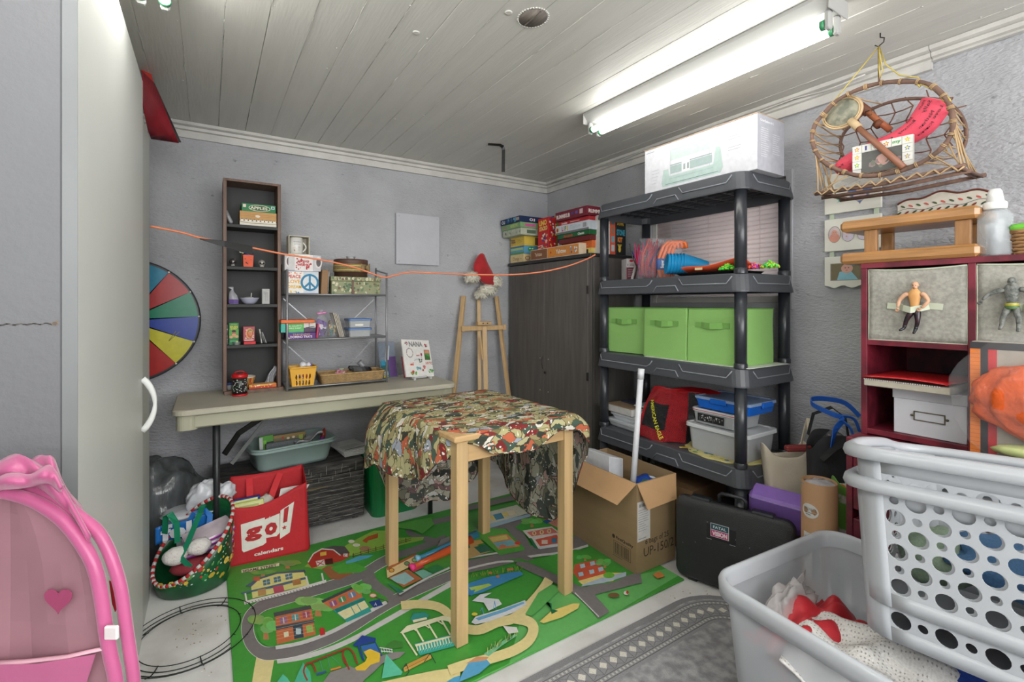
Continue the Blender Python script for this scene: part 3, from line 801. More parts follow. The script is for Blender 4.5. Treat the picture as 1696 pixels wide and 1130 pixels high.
def fr_candy(p,w,h):p.rect(0,h*.55,w,h*.45,(224,170,80));p.rect(0,0,w,h*.5,(206,60,40));p.blobs(0,0,w,h,[(235,200,90),(240,225,190),(200,50,30)],18,.002,.005,8);p.rect(w*.85,h*.1,w*.15,h*.8,(220,110,40))
carton('candy_box','flat orange and red candy box on the base of the bookcase','box',(bx(412),BY0-.004,z5),(FX1-bx(412)-.004,.06,.020),(206,120,60),front=fr_candy,top=lambda p,w,h:p.rect(w*.05,h*.1,w*.9,h*.8,(226,180,130)))
t=thing('foil_packet','crumpled clear and silver packet leaning in the bookcase bottom corner','packet',(bx(444),BY0+.07,z5+.004),rot=(0,math.radians(28),0))
mb=MB();mb.sheet(lambda a,b:Vector((-.018+.036*a+.003*math.sin(b*9),.004*math.sin(a*11+b*7),.105*b)),8,12);mb.build('film',mat('silver_film',(165,167,172),.2,.3,alpha=.85,bump=.4),t,solid=.006)
t=thing('small_jar','small jar with a blue lid in the bookcase bottom corner','jar',(bx(380),BY0+.035,z5))
mb=MB();mb.lathe([(.011,0),(.012,.02),(.011,.024)],12);mb.build('jar_glass',mat('clear_plastic',(0,0,0)),t);mb=MB();mb.lathe([(.013,.024),(.013,.034),(.001,.034)],12);mb.build('lid',mat('blue_lid',(50,70,130),.4),t)

# drink cup in front
c0=onh(397,655,TZ)
t=thing('insulated_cup','black cup with red lid and red base at the front of the folding table','cup',(c0.x,c0.y,TZ+.0005))
mb=MB();mb.lathe([(.0335,0),(.0355,.002),(.0355,.009),(.0335,.009)],28);mb.build('red_base',mat('red_plastic',(190,30,34),.3),t)
mb=MB();mb.lathe([(.0335,.009),(.034,.088)],28);mb.build('cup_wall',mat('black_cup',(34,32,34),.3),t)
mb=MB();mb.lathe([(.034,.088),(.0365,.090),(.0365,.103),(.031,.108),(.001,.109)],28);mb.build('lid',mat('red_plastic',(0,0,0)),t)
mb=MB();mb.tube([(-.026,.0,.106),(-.015,0,.118),(.0,0,.121),(.015,0,.118),(.026,0,.106)],.0025,6);mb.build('loop_handle',mat('red_plastic',(0,0,0)),t)
mb=MB();rg=random.Random(6)
def cyl_patch(mb,R,a,z,da,dz,col):mb.add([(R*math.cos(a+s*da),R*math.sin(a+s*da),z+q*dz)for s,q in((-1,-1),(1,-1),(1,1),(-1,1))],[(0,1,2,3)],col)
for i in range(60):cyl_patch(mb,.0345,rg.uniform(-2.7,.1),rg.uniform(.02,.082),rg.uniform(.03,.07),rg.uniform(.0012,.003),rg.choice([(230,228,226)]*3+[(90,190,110)]))
mb.build('print',PRINT,t)

# ================================================================ WIRE RACK on the table
RX0,RX1,RY0,RY1=.343,.868,2.705,2.915
MW=mat('grey_coated_wire',(150,151,154),.35,.5,var=.05)
t=thing('wire_shelf_rack','grey metal three-tier shelf rack on the folding table','shelf rack',(.605,2.81,TZ))
RZ=[.758,1.008,1.248]
for x in(RX0,RX1):
    for y in(RY0,RY1):
        mb=MB();mb.tube([(x,y,TZ+.001),(x,y,1.415 if y>RY0 else 1.375)],.0062,8);mb.build('post',MW,t,world=True)
for x in(RX0,RX1):
    mb=MB();mb.tube([(x,RY0,1.37),(x,RY1,1.40)],.005,6);mb.build('top_side_rail',MW,t,world=True)
for z in RZ:
    mb=MB();mb.tube([(RX0,RY0,z-.003),(RX1,RY0,z-.003),(RX1,RY1,z-.003),(RX0,RY1,z-.003)],.0048,6,closed=True)
    mb.box(RX0,RX1,RY0,RY1,z-.002,z);mb.build('wire_shelf',MW,t,world=True)
mb=MB()
for z0_,z1_ in((RZ[0],RZ[1]),(RZ[1],RZ[2])):
    mb.ribbon([(RX0+.004,RY1+.006,z1_-.02),(RX0+.13,RY1+.006,z0_+.1)],.005,.002);mb.ribbon([(RX1-.004,RY1+.006,z1_-.02),(RX1-.15,RY1+.006,z0_+.08)],.005,.002)
mb.build('back_braces',MW,t,world=True)
def rx(px,V=RY0+.02):return onv(px,500,V).x
za,zb,zc=[z+.001 for z in RZ]
# top: boxed mug set (lower), mug box (upper), brown board, box with lid, round box
def fr_peace(p,w,h):
    p.rect(0,0,w*.52,h,(232,228,220));p.rect(w*.52,0,w*.48,h,(205,212,218))
    p.text('PEACE',w*.04,h*.68,h*.14,(200,60,40),w*.40,bold=.03);p.text('LOVE',w*.04,h*.46,h*.15,(220,160,40),w*.38,bold=.03);p.text('DREAM',w*.04,h*.24,h*.13,(230,180,50),w*.42,bold=.03)
    p.blobs(0,h*.82,w*.5,h*.16,[(200,70,60),(235,120,60)],8,.002,.005,3);p.blobs(0,0,w*.5,h*.2,[(60,150,190),(230,190,60)],8,.003,.006,7)
    cx,cy,r=w*.72,h*.5,h*.38
    for r_,c_ in((1,(26,120,160)),(.76,(214,220,222))):p.ellp(cx,cy,r*r_,r*r_,c_,28)
    p.line([(cx,cy-r),(cx,cy+r)],r*.22,(26,120,160));p.line([(cx,cy),(cx-r*.68,cy-r*.68)],r*.22,(26,120,160));p.line([(cx,cy),(cx+r*.68,cy-r*.68)],r*.22,(26,120,160))
    p.rect(0,0,w,h*.03,(120,130,160));p.rect(0,h*.97,w,h*.03,(150,155,180))
zpk=zc
h1=onv(500,449,RY0+.01).z-zc
carton('mug_gift_box','white gift box with a peace sign print, lower box at the rack top left','box',(rx(474),RY0+.010,zc),(rx(527)-rx(474),.10,h1),(206,206,210),front=fr_peace)
def fr_santa(p,w,h):
    p.rect(w*.27,0,w*.5,h,(232,226,222));p.blobs(w*.29,h*.05,w*.46,h*.9,[(186,44,50),(170,40,46)],22,.003,.006,12);p.text('HOHO',w*.52,h*.52,h*.16,(186,44,50),w*.3,align='c',bold=.04);p.text('HOHO',w*.52,h*.30,h*.16,(186,44,50),w*.34,align='c',bold=.04)
    for cx in(w*.12,w*.93):
        p.ellp(cx,h*.55,w*.10,h*.36,(222,214,210),20);p.ellp(cx,h*.55,w*.065,h*.26,(90,84,84),20)
    p.rect(w*.1,h*.1,w*.17,h*.8,(208,204,204))
h2=onv(500,422,RY0+.01).z-zc-h1
carton('mug_gift_box','open-front mug box with red and white mugs, middle of the rack top stack','box',(rx(471),RY0+.012,zc+h1+.0005),(rx(531)-rx(471),.10,h2),(198,196,200),front=fr_santa)
t=thing('boxed_mug','white printed mug in a cream open box, topmost of the rack stack','mug',(rx(478),RY0+.020,zc+h1+h2+.001))
w_,h_=rx(513)-rx(478),onv(495,391,RY0+.02).z-(zc+h1+h2)
mb=MB()
for a in((0,.004,0,h_),(w_-.004,w_,0,h_),(.004,w_-.004,0,.004),(.004,w_-.004,h_-.004,h_)):mb.box(a[0],a[1],0,.085,a[2],a[3])
mb.box(.004,w_-.004,.080,.085,.004,h_-.004);mb.build('open_box',mat('cream_card',(196,190,172),.7),t)
mb=MB();mb.lathe([(.030,0),(.034,.003),(.034,h_-.012),(.0315,h_-.012),(.030,.01),(.001,.01)],24,(w_*.40,.040,.005),cap=False);mb.build('mug_wall',mat('white_ceramic',(224,222,216),.25),t)
mb=MB();mb.tube([(w_*.40+.033+.016*math.sin(PI*q/10),.034,.018+.05*q/10)for q in range(11)],.004,8);mb.build('mug_handle',mat('white_ceramic',(0,0,0)),t)
p=Print((w_*.40,.0050,.0),X,Zv,n=(0,-1,0));p.text('Grandma',0,h_*.66,.006,(60,90,130),.034,align='c');p.text('has hands',0,h_*.54,.004,(60,90,130),.03,align='c');p.blobs(-.018,h_*.15,.016,.022,[(180,110,60),(140,80,50)],8,.001,.004,4);p.lines(.006,h_*.42,.012,4,.006,.001,(50,50,50));p.build('mug_print',PRINT,t)
t=thing('cardboard_sheet','upright brown spiral-bound cardboard pad beside the mug boxes','pad',(rx(531),RY0+.012,zc),rot=(0,math.radians(3),0))
mb=MB();mb.box(0,.034,0,.12,0,.132,b=.002);mb.build('board',mat('brown_card',(150,118,86),.75,var=.15),t)
mb=MB();[mb.box(.034,.037,-.002,.004,.006+.0065*q,.009+.0065*q)for q in range(18)];mb.build('binding',mat('white_wire',(205,205,205),.4),t)['kind']='stuff'
leafc=[(96,122,84),(150,150,112),(196,190,150),(120,92,66),(206,200,170),(74,100,74)]
def fr_leaf(seed,n=70):
    def f(p,w,h):p.blobs(0,0,w,h,leafc,n,.004,.010,seed)
    return f
xb0,xb1=rx(549),rx(630)
t=carton('keepsake_box','box covered in green leaf print, under the round box on the rack top','box',(xb0,RY0+.02,zc),(xb1-xb0,.15,.072),(142,146,110),front=fr_leaf(4),left=fr_leaf(5))
mb=MB();mb.box(-.004,xb1-xb0+.004,-.004,.154,.0725,.098,(142,146,110),b=.002);l=mb.build('lid',PRINT,t)
p=Print((-.004,-.004,.0725),X,Zv,n=(0,-1,0));fr_leaf(9)(p,xb1-xb0+.008,.0255);p.build('lid_print',PRINT,l)
mb=MB();mb.box((xb1-xb0)*.40,(xb1-xb0)*.44,-.006,-.004,0.0,.098,(110,84,66));mb.build('ribbon',PRINT,t)
rc=((xb0+xb1)/2-.012,RY0+.098,zc+.0985)
t=thing('round_hat_box','round brown box with burlap band and bow on top of the leaf print box','box',rc)
R_=.094
Mbr=mat('brown_faux_wood',(92,66,54),.5,var=.3,scale=12)
mb=MB();mb.lathe([(R_-.003,0),(R_-.003,.055),(R_,.055),(R_,.098),(R_-.002,.100),(.001,.100)],40);mb.build('drum',Mbr,t)
mb=MB();mb.lathe([(R_+.001,.028),(R_+.002,.030),(R_+.002,.070),(R_+.001,.072)],40,cap=False);mb.build('burlap_band',mat('burlap',(150,130,92),.95,var=.25,scale=90,bump=.5,bscale=200),t)
for zz in(.036,.060):
    mb=MB();mb.lathe([(R_+.003,zz),(R_+.003,zz+.004)],40,cap=False);mb.build('yellow_ribbon',mat('yellow_ribbon',(206,190,90),.6),t)
mb=MB()
for q in(-1,1):
    mb.sheet(lambda a,b:Vector((.058+q*.026*a,-R_*.84-.006+(-.012)*math.sin(PI*a),.052+(b-.5)*.036*(.4+a))),6,3)
mb.build('bow',mat('burlap',(0,0,0)),t,solid=.002)
mb=MB();mb.ell((.086,-.05,.052),(.008,.008,.010),10,6,jit=.3);mb.build('yellow_rosette',mat('yellow_silk',(200,180,60),.7),t)
t=thing('acrylic_dish','small clear plastic dish on top of the round box','dish',(rc[0]-.006,rc[1]-.02,rc[2]+.1005))
mb=MB();mb.lathe([(.022,0),(.027,.018),(.0255,.018),(.021,.002),(.001,.002)],4,cap=False);mb.build('dish_wall',mat('clear_plastic',(0,0,0)),t)

# middle shelf of the rack
def fr_tray(p,w,h):
    p.text('TRAVELING',w*.5,h*.62,h*.26,(206,170,110),w*.6,align='c');p.text('DOMINO TRAYS',w*.5,h*.2,h*.34,(220,210,226),w*.76,align='c',bold=.03);p.ellp(w*.07,h*.2,h*.12,h*.12,(240,230,200),8)
h_=.034
carton('game_box','purple domino tray box, lowest on the middle shelf of the rack','board game',(rx(474),RY0+.004,zb),(rx(522)-rx(474),.12,h_),(90,46,122),front=fr_tray)
def fr_first(p,w,h):
    p.rect(0,0,w*.60,h,(96,178,96));p.text('3D GRAFFITI',w*.08,h*.62,h*.18,(225,240,215),w*.46);p.text('TABLE SHEET',w*.08,h*.40,h*.16,(225,240,215),w*.44);p.rect(0,0,w*.6,h*.12,(40,150,150));p.rect(w*.6,h*.5,w*.4,h*.5,(214,210,205));p.line([(w*.78,h),(w*.78,h*.1)],.003,(60,40,50));p.line([(w*.66,h*.5),(w*.96,h*.62)],.004,(50,50,70))
    p.lines(w*.63,h*.42,w*.3,4,h*.1,.001,(150,90,110))
carton('craft_box','green and navy craft box on the purple box of the rack','box',(rx(472),RY0+.006,zb+h_+.0005),(rx(522)-rx(472),.10,.050),(58,60,84),front=fr_first)
carton('teal_box','teal cardboard box end sticking out left of the rack middle shelf','box',(rx(464),RY0-.012,zb+h_+.004),(rx(471.5)-rx(464),.09,.046),(70,176,160))
carton('orange_box','flat orange plastic case on top of the green craft box','box',(rx(464),RY0-.010,zb+h_+.051),(rx(520)-rx(464),.10,.018),(226,112,56),bev=.003)
t=thing('pink_folder','pink folder edge upright beside the game boxes on the rack','folder',(rx(523),RY0+.015,zb),rot=(0,math.radians(6),0));mb=MB();mb.box(0,.010,0,.09,0.001,.080,(206,70,110),b=.003);mb.build('cover',PRINT,t)
def bag_mesh(w,d,h,seed,pinch=.25,n=16,m=10,crumple=.12,lean=(0,0)):
    """soft gathered bag: returns rings"""
    rings=[]
    for j in range(m+1):
        q=j/m;s=1 if q<.55 else 1-(1-pinch)*((q-.55)/.33)**1.2 if q<.88 else pinch+(q-.88)*2.2
        rr=[]
        for i in range(n):
            a=2*PI*i/n
            cx=math.copysign(abs(math.cos(a))**.6,math.cos(a));cy=math.copysign(abs(math.sin(a))**.6,math.sin(a))
            k=1+crumple*noise.noise(Vector((cx*2+seed,cy*2,q*3.5)))*(.4+q)
            rr.append(Vector((cx*w/2*s*k+lean[0]*q,cy*d/2*s*k+lean[1]*q,h*q*(1+(.03*noise.noise(Vector((a,seed,0)))if q>.8 else 0)))))
        rings.append(rr)
    return rings
t=thing('gift_bag','clear cellophane bag of purple packets tied with pink on the rack','bag',(rx(534),RY0+.05,zb))
mb=MB();mb.loft(bag_mesh(.064,.06,.155,3),None,True,cap=True);mb.build('cellophane',mat('cellophane',(215,215,222),.08,alpha=.14,bump=.5,bscale=20),t)
rg=random.Random(9);mb=MB()
for i in range(9):
    mb.T=Matrix.Translation((rg.uniform(-.014,.014),rg.uniform(-.014,.014),.022+.008*i))@Matrix.Rotation(rg.uniform(-.5,.5),4,'Y')@Matrix.Rotation(rg.random()*3,4,'Z');mb.box(-.016,.016,-.004,.004,-.012,.014,rg.choice([(104,70,150),(90,60,140),(226,220,230),(60,40,90)]),b=.001)
mb.T=None;mb.build('candy_packets',PRINT,t)
mb=MB();mb.ell((-.010,-.012,.134),(.018,.008,.008),10,6,(206,140,180));mb.ell((.014,-.01,.137),(.015,.008,.007),10,6,(206,140,180));mb.build('pink_bow',GLOSS,t)
t=thing('craft_bag','clear bag of green and tan trimmings beside the purple packets','bag',(rx(553),RY0+.06,zb))
mb=MB();mb.loft(bag_mesh(.05,.05,.125,8),None,True);mb.build('cellophane',mat('cellophane',(0,0,0)),t)
mb=MB();rg=random.Random(4)
for i in range(14):mb.ell((rg.uniform(-.015,.015),rg.uniform(-.012,.012),rg.uniform(.012,.085)),(.008,.006,.010),7,5,rg.choice([(60,110,90),(60,130,130),(180,160,110),(130,110,80)]),jit=.2)
mb.build('trimmings',GLOSS,t)
for i in range(4):
    t=thing('booklet',['first','second','third','fourth'][i]+' from the left of four cream booklets leaning on the middle rack shelf','booklet',(rx(563)+.007*i,RY0+.02,zb+.001),group='leaning booklets on the rack',rot=(0,math.radians(-15),0))
    mb=MB();mb.box(0,.0035,0,.10,.001,.140-.003*i,(208,200,184),b=.0006);mb.build('pages',PRINT,t)
def lidbox(name,label,cat,loc,w,d,h,rotz=0,body=None,lidm=None,r=.012,lid_h=.012,taper=.93,group=None,thick=.0018,latch=None,over=.004):
    t=thing(name,label,cat,loc,rotz,group)
    mb=MB();O=[rrect(-w/2*s,w/2*s,-d/2*s,d/2*s,r)for s in(taper,1)]
    mb.loft([[Vector((*p,0))for p in O[0]],[Vector((*p,h))for p in O[1]]],None,False,cap=False)
    I=[rrect(-w/2*s+thick,w/2*s-thick,-d/2*s+thick,d/2*s-thick,r*.9)for s in(1,taper)]
    k=len(mb.v);mb.loft([[Vector((*p,h))for p in O[1]],[Vector((*p,h))for p in I[0]],[Vector((*p,thick))for p in I[1]]],None,False,cap=False)
    mb.add([Vector((*p,0))for p in O[0]],[list(range(len(O[0])))[::-1]]);mb.add([Vector((*p,thick))for p in I[1]],[list(range(len(O[0])))])
    mb.build('tub_body',body,t)
    if lidm:
        w2,d2=w+2*over,d+2*over
        mb=MB();mb.loft([[Vector((*p,z))for p in rrect(-w2/2+e,w2/2-e,-d2/2+e,d2/2-e,r+.003)]for z,e in((h-lid_h*.5,0),(h+lid_h*.35,0),(h+lid_h*.5,.002),(h+lid_h*.5,.012),(h+lid_h*.25,.015))],None,False);mb.build('lid',lidm,t)
    return t
Mclr=mat('clear_plastic',(0,0,0));Mblid=mat('blue_lid_plastic',(86,122,176),.3,alpha=.85)
for i,(zz,lab)in enumerate(((zb,'clear tub with blue lid holding yellow pieces, lower of two on the rack'),(zb+.052,'clear tub with blue lid holding yellow pieces, upper of two on the rack'))):
    t=lidbox('storage_tub',lab,'container',(rx(597),RY0+.075,zz),.125,.115,.044,body=Mclr,lidm=Mblid)
    mb=MB();rg=random.Random(20+i)
    for q in range(16):mb.ell((rg.uniform(-.042,.042),rg.uniform(-.042,.042),rg.uniform(.010,.030)),(.018,.005,.005),7,5,rg.choice([(206,190,70),(216,200,80),(150,130,60)]),R=rotm('Z',rg.uniform(0,90)))
    mb.build('yellow_pieces',GLOSS,t)
    if i:p=Print((-.03,-.0585,.010),X,Zv,n=(0,-1,0));p.rect(0,0,.045,.010,(228,228,220));p.build('paper_label',PRINT,t)

# bottom shelf of the rack: yellow basket, wicker tray
def holed_wall(mb,fn,nx,nz,rad,N=12,hr=1.0,col=None):
    """wall given by fn(s,t) in cells, each with a round or oval opening"""
    for i in range(nx):
        for j in range(nz):
            r=rad(i,j)
            def P(a,b):return fn((i+a)/nx,(j+b)/nz)
            if r<=0:
                mb.add([P(0,0),P(1,0),P(1,1),P(0,1)],[(0,1,2,3)],col);continue
            out=[];inn=[]
            for k in range(N):
                a=2*PI*(k+.5)/N-PI;c_,s_=math.cos(a),math.sin(a);m=max(abs(c_),abs(s_))
                out.append((.5+.5*c_/m,.5+.5*s_/m));inn.append((.5+r*c_,.5+min(.47,r*hr)*s_))
            vs=[P(*q)for q in out]+[P(*q)for q in inn]
            mb.add(vs,[(k,(k+1)%N,N+(k+1)%N,N+k)for k in range(N)],col)
            # corners of the cell that the sampled square misses
            cs=[(0,0),(1,0),(1,1),(0,1)]
            for cx,cy in cs:
                ks=sorted(range(N),key=lambda k:(out[k][0]-cx)**2+(out[k][1]-cy)**2)[:2]
                if abs(ks[0]-ks[1])not in(1,N-1):continue
                A,B=sorted(ks)
                if(A,B)==(0,N-1):A,B=B,A
                vs=[P(*out[A]),P(cx,cy),P(*out[B])];mb.add(vs,[(0,1,2)],col)
MYB=mat('yellow_plastic',(228,172,60),.35,var=.05)
bx0,bx1=rx(480),rx(523);bcx=(bx0+bx1)/2
t=thing('plastic_basket','small yellow slotted plastic basket on the bottom rack shelf','basket',(bcx,RY0+.06,za))
W_,D_,H_=(bx1-bx0)*1.02,.10,.098
def side(ax,sg):
    def fn(s_,t_):
        k=.80+.20*t_;a=(s_-.5)
        return Vector((a*W_*k,sg*D_/2*k,H_*t_))if ax=='x' else Vector((sg*W_/2*k,a*D_*k,H_*t_))
    return fn
mb=MB()
for ax in 'xy':
    for sg in(-1,1):holed_wall(mb,side(ax,sg),7,3,lambda i,j:.28 if 0<i<6 and j<2 else 0,hr=1.55)
mb.box(-W_*.4,W_*.4,-D_*.4,D_*.4,0,.002);mb.build('slotted_wall',MYB,t,solid=.002)
mb=MB();mb.tube([(x,y,H_)for x,y in rrect(-W_/2-.003,W_/2+.003,-D_/2-.003,D_/2+.003,.02)],.005,6,closed=True);mb.build('rim',MYB,t)
rg=random.Random(3);mb=MB()
for q in range(16):mb.ell((rg.uniform(-.035,.035),rg.uniform(-.028,.028),.03+.05*(q/15)),.017,8,6,rg.choice([(206,90,60),(225,220,215),(90,80,130),(200,140,70)]))
mb.build('small_toys',GLOSS,t)
t=thing('ball','white ball with blue marks on top of the yellow basket','ball',(bcx+.004,RY0+.045,za+H_-.010));mb=MB();mb.ell((0,0,.019),.019,16,10);mb.build('ball_skin',mat('white_ball',(222,222,226),.4),t);
t=thing('ball','purple and white ball at the right in the yellow basket','ball',(bcx+.036,RY0+.058,za+H_-.014));mb=MB();mb.ell((0,0,.017),.017,16,10,(110,100,170));mb.ell((-.004,-.006,.022),.014,12,8,(225,222,230));mb.build('ball_skin',GLOSS,t)
MWK=mat('wicker',(176,146,100),.75,var=.3,scale=60)
def wicker(t,W_,D_,H_,rows,flare=.06,step=.0085,m=MWK,name='woven_wall'):
    mb=MB()
    for j in range(rows):
        z=H_*(j+.5)/rows;k=1+flare*(j/rows-1)
        base=rrect(-W_/2*k,W_/2*k,-D_/2*k,D_/2*k,.016,3)
        # resample
        per=[];L_=0;B=base+[base[0]]
        seg=[math.dist(B[i],B[i+1])for i in range(len(base))];tot=sum(seg);nn=int(tot/step);nn+=nn%2
        path=[]
        for q in range(nn):
            s_=tot*q/nn;i=0
            while s_>seg[i]:s_-=seg[i];i+=1
            u_=s_/seg[i];x=B[i][0]+(B[i+1][0]-B[i][0])*u_;y=B[i][1]+(B[i+1][1]-B[i][1])*u_
            dx,dy=B[i+1][0]-B[i][0],B[i+1][1]-B[i][1];l_=math.hypot(dx,dy);off=.0022*(1 if(q+j)%2 else-1)
            path.append((x+dy/l_*off,y-dx/l_*off,z))
        mb.tube(path,H_/rows*.56,5,closed=True)
    o=mb.build(name,m,t);o['kind']='stuff'
    mb=MB();mb.tube([(x,y,H_)for x,y in rrect(-W_/2,W_/2,-D_/2,D_/2,.016)],.0055,7,closed=True);mb.build('braided_rim',m,t)
    mb=MB();mb.box(-W_/2*.9,W_/2*.9,-D_/2*.9,D_/2*.9,.001,.004);mb.build('base',m,t)
wx0,wx1=rx(531),rx(637)
t=thing('wicker_tray','low rectangular wicker tray on the bottom rack shelf','basket',((wx0+wx1)/2,RY0+.085,za))
WTW=wx1-wx0;wicker(t,WTW,.15,.048,8)
mb=MB();mb.box(-WTW/2-.0095,-WTW/2-.007,-.02,.02,.015,.035,b=.001);mb.build('label_plate',mat('dark_metal_plate',(60,66,72),.4,.5),t)
t=thing('ribbon_shreds','heap of pink and white curled ribbon shreds in the wicker tray','ribbon',((wx0+wx1)/2-.055,RY0+.085,za+.006))
mb=MB();rg=random.Random(8)
for q in range(90):
    c_=Vector((rg.gauss(0,.026),rg.gauss(0,.02),0));hh=.062*math.exp(-(c_.x/.05)**2-(c_.y/.045)**2)
    a=rg.random()*6;z_=max(.006,hh*rg.uniform(.5,1.05));P0=c_+Vector((0,0,z_))
    mb.ribbon([P0+Vector((.008*math.cos(a+k*1.3),.008*math.sin(a+k*1.3),.003*math.sin(k*2+a)))for k in range(5)],.003,.0005,rg.choice([(226,140,170),(232,170,190),(238,220,226),(214,110,150)]))
mb.ell((0,0,.02),(.045,.04,.022),12,7,(222,160,180),jit=.2);o=mb.build('shreds',PRINT,t);
mb=MB();mb.ell((.0,-.01,.062),(.014,.006,.004),8,5);mb.build('green_tag',mat('mint',(150,200,140),.6),t)
t=thing('black_strap','black coiled strap lying at the right of the wicker tray','strap',((wx0+wx1)/2+.055,RY0+.085,za+.05))
mb=MB();mb.T=Matrix.Rotation(.12,4,'Y')
for q in range(3):mb.ribbon([(.062*math.cos(a/8*PI)-.004*q,.034*math.sin(a/8*PI)*(1-.2*q),.004+.006*q)for a in range(17)],.014,.004,side=(.3,.2,1))
mb.build('webbing',mat('black_webbing',(30,30,32),.5),t)
t=thing('silver_cup','small ribbed silver cup lying tilted in the wicker tray','cup',((wx0+wx1)/2+.075,RY0+.10,za+.070),rot=(0,math.radians(-40),0))
mb=MB();mb.lathe([(.010,0),(.014,.012),(.013,.014),(.016,.026),(.015,.028),(.018,.038),(.016,.038),(.010,.003),(.001,.003)],16,cap=False);mb.build('cup_wall',mat('silver_plastic',(0,0,0)),t)

# ================================================================ BAG, NANA BOOK on the table
t=thing('zip_bag','clear plastic zip bag with blue and purple sheets leaning by the rack','bag',(.935,2.86,TZ),rot=(math.radians(-14),0,math.radians(10)))
mb=MB();mb.box(-.052,.060,-.004,.008,0,.225,b=.004);mb.build('clear_sleeve',mat('smoky_film',(150,165,185),.12,alpha=.45,bump=.3,bscale=15),t)
p=Print((-.052,.009,0),X,Zv,n=(0,-1,0),eps=.0004);mb2=MB()
p=Print((-.048,-.0045,0),X,Zv,n=(0,-1,0));p.rect(.0,.004,.05,.10,(28,92,96));p.rect(.05,.004,.052,.125,(104,74,130));p.rect(.002,.078,.045,.03,(40,140,170));p.poly([(.03,.10),(.045,.20),(.055,.20),(.04,.10)],(220,225,230));p.poly([(.045,.11),(.065,.20),(.07,.195),(.055,.11)],(200,208,216));p.rect(.01,.004,.03,.012,(200,180,40));p.rect(.012,.018,.03,.022,(190,200,200));p.bars(.014,.02,.022,.014,(30,30,30));p.build('sheets',PRINT,t)
# book with NANA cover: front plane tilted back
def cover(p):
    p.rect(0,0,.20,.235,(226,224,220));p.text('NANA',.048,.192,.030,(130,130,130),.10,bold=.04)
    for cx,cy,c_ in((.030,.208,(150,120,126)),(.172,.200,(190,70,80))):p.blobs(cx-.015,cy-.014,.03,.03,[c_,(120,100,100),(200,150,150)],7,.004,.008,int(cx*1000))
    for k in range(18):a=2*PI*k/18;p.ellp(.046+.022*math.cos(a),.15+.028*math.sin(a),.003,.004,(90,90,92)if k%3 else(150,90,90),6,False)
    p.k+=1
    p.rect(.150,.105,.040,.066,(130,60,50));p.rect(.153,.108,.034,.060,(90,150,80));p.rect(.153,.148,.034,.02,(214,150,120));p.poly([(.153,.14),(.187,.125),(.187,.108),(.153,.108)],(60,120,60))
    p.text('and',.09,.130,.009,(180,60,60),.022,bold=.04);p.ellp(.128,.14,.006,.010,(150,50,80));p.line([(.128,.13),(.128,.105)],.002,(60,110,60));p.text('LOVE YOU',.070,.098,.007,(100,110,170),.03,rot=.3)
    p.blobs(.035,.06,.03,.03,[(200,70,70),(220,110,90)],6,.004,.007,3);p.blobs(.100,.085,.03,.03,[(60,90,70),(40,60,50)],6,.004,.007,5);p.text('HVTC',.150,.076,.016,(190,120,110),.05,bold=.03)
    p.blobs(.075,.035,.04,.03,[(120,180,180),(100,150,170),(190,210,200)],7,.004,.008,9);p.poly([(.125,.066),(.136,.072),(.146,.064),(.140,.046),(.132,.046)],(206,120,120));p.blobs(.03,.005,.05,.04,[(90,160,80),(190,80,70),(120,180,90)],12,.004,.009,10);p.blobs(.16,.02,.04,.035,[(90,150,90),(130,180,110)],8,.003,.008,12)
    p.blobs(.11,.03,.02,.02,[(170,70,60)],4,.003,.006,13)
b0=onh(690,636,TZ)
t=thing('guest_book','white square album with NANA on its cover on a clear stand','book',(.985,2.70,TZ+.022),rot=(math.radians(-22),math.radians(5),math.radians(12)))
mb=MB();mb.box(0,.20,0,.012,0,.235,b=.001);mb.build('cover_board',mat('white_card',(226,224,220),.6,var=.03),t)
mb=MB();mb.box(-.005,.17,.013,.019,.0,.13,b=.001);mb.build('back_cover',mat('dark_red_card',(120,28,40),.5),t)
p=Print((0,0,0),X,Zv,n=(0,-1,0));cover(p);p.build('cover_print',PRINT,t)
t=thing('display_stand','clear acrylic display stand under the NANA album','stand',(1.06,2.69,TZ))
Mac=mat('acrylic',(225,228,230),.05,alpha=.45)
for xx in(-.035,.065):
    mb=MB();mb.ribbon([(xx,-.03,.020),(xx,-.025,.004),(xx,.01,.014),(xx,.06,.004),(xx,.095,.11)],.012,.004,side=(1,0,0));mb.build('foot',Mac,t)
mb=MB();mb.box(-.035,.065,.028,.032,.006,.018);mb.build('cross_piece',Mac,t)
# ================================================================ PLAY MAT
MX0,MX1,MY0,MY1=.065,1.73,1.323,2.505
t=thing('play_mat','green foam play mat printed with a town map, on the concrete floor','mat',(.9,1.9,0))
mb=MB();mb.box(MX0,MX1,MY0,MY1,.0008,.008,(70,152,62),b=.002);mb.build('foam_sheet',attr_mat('mat_vinyl',.4,.05,60),t,world=True)
class PixPrint(Print):
    def __init__(s,ox,oy,sc):MB.__init__(s);s.k=1;s.ox,s.oy,s.sc=ox,oy,sc;s.eps=.00003
    def P(s,x,y,k=None):
        p=onh(s.ox+x/s.sc,s.oy+y/s.sc,.0084+s.eps*(k or s.k))
        p.x=min(max(p.x,MX0+.002),MX1-.002);p.y=min(max(p.y,MY0+.002),MY1-.002);return p
    def tree(s,x,y,w,h,col=(128,186,96)):
        s.poly([(x-w*.06,y+h*.5),(x-w*.05,y),(x+w*.05,y),(x+w*.1,y+h*.5)],(186,130,86))
        rg=random.Random(int(x*7+y));
        for i in range(9):s.ellp(x+w*rg.uniform(-.36,.36),y+h*rg.uniform(-.25,.12),w*rg.uniform(.16,.24),h*rg.uniform(.14,.22),tuple(c+rg.randint(-14,14)for c in col),9)
        s.k+=1
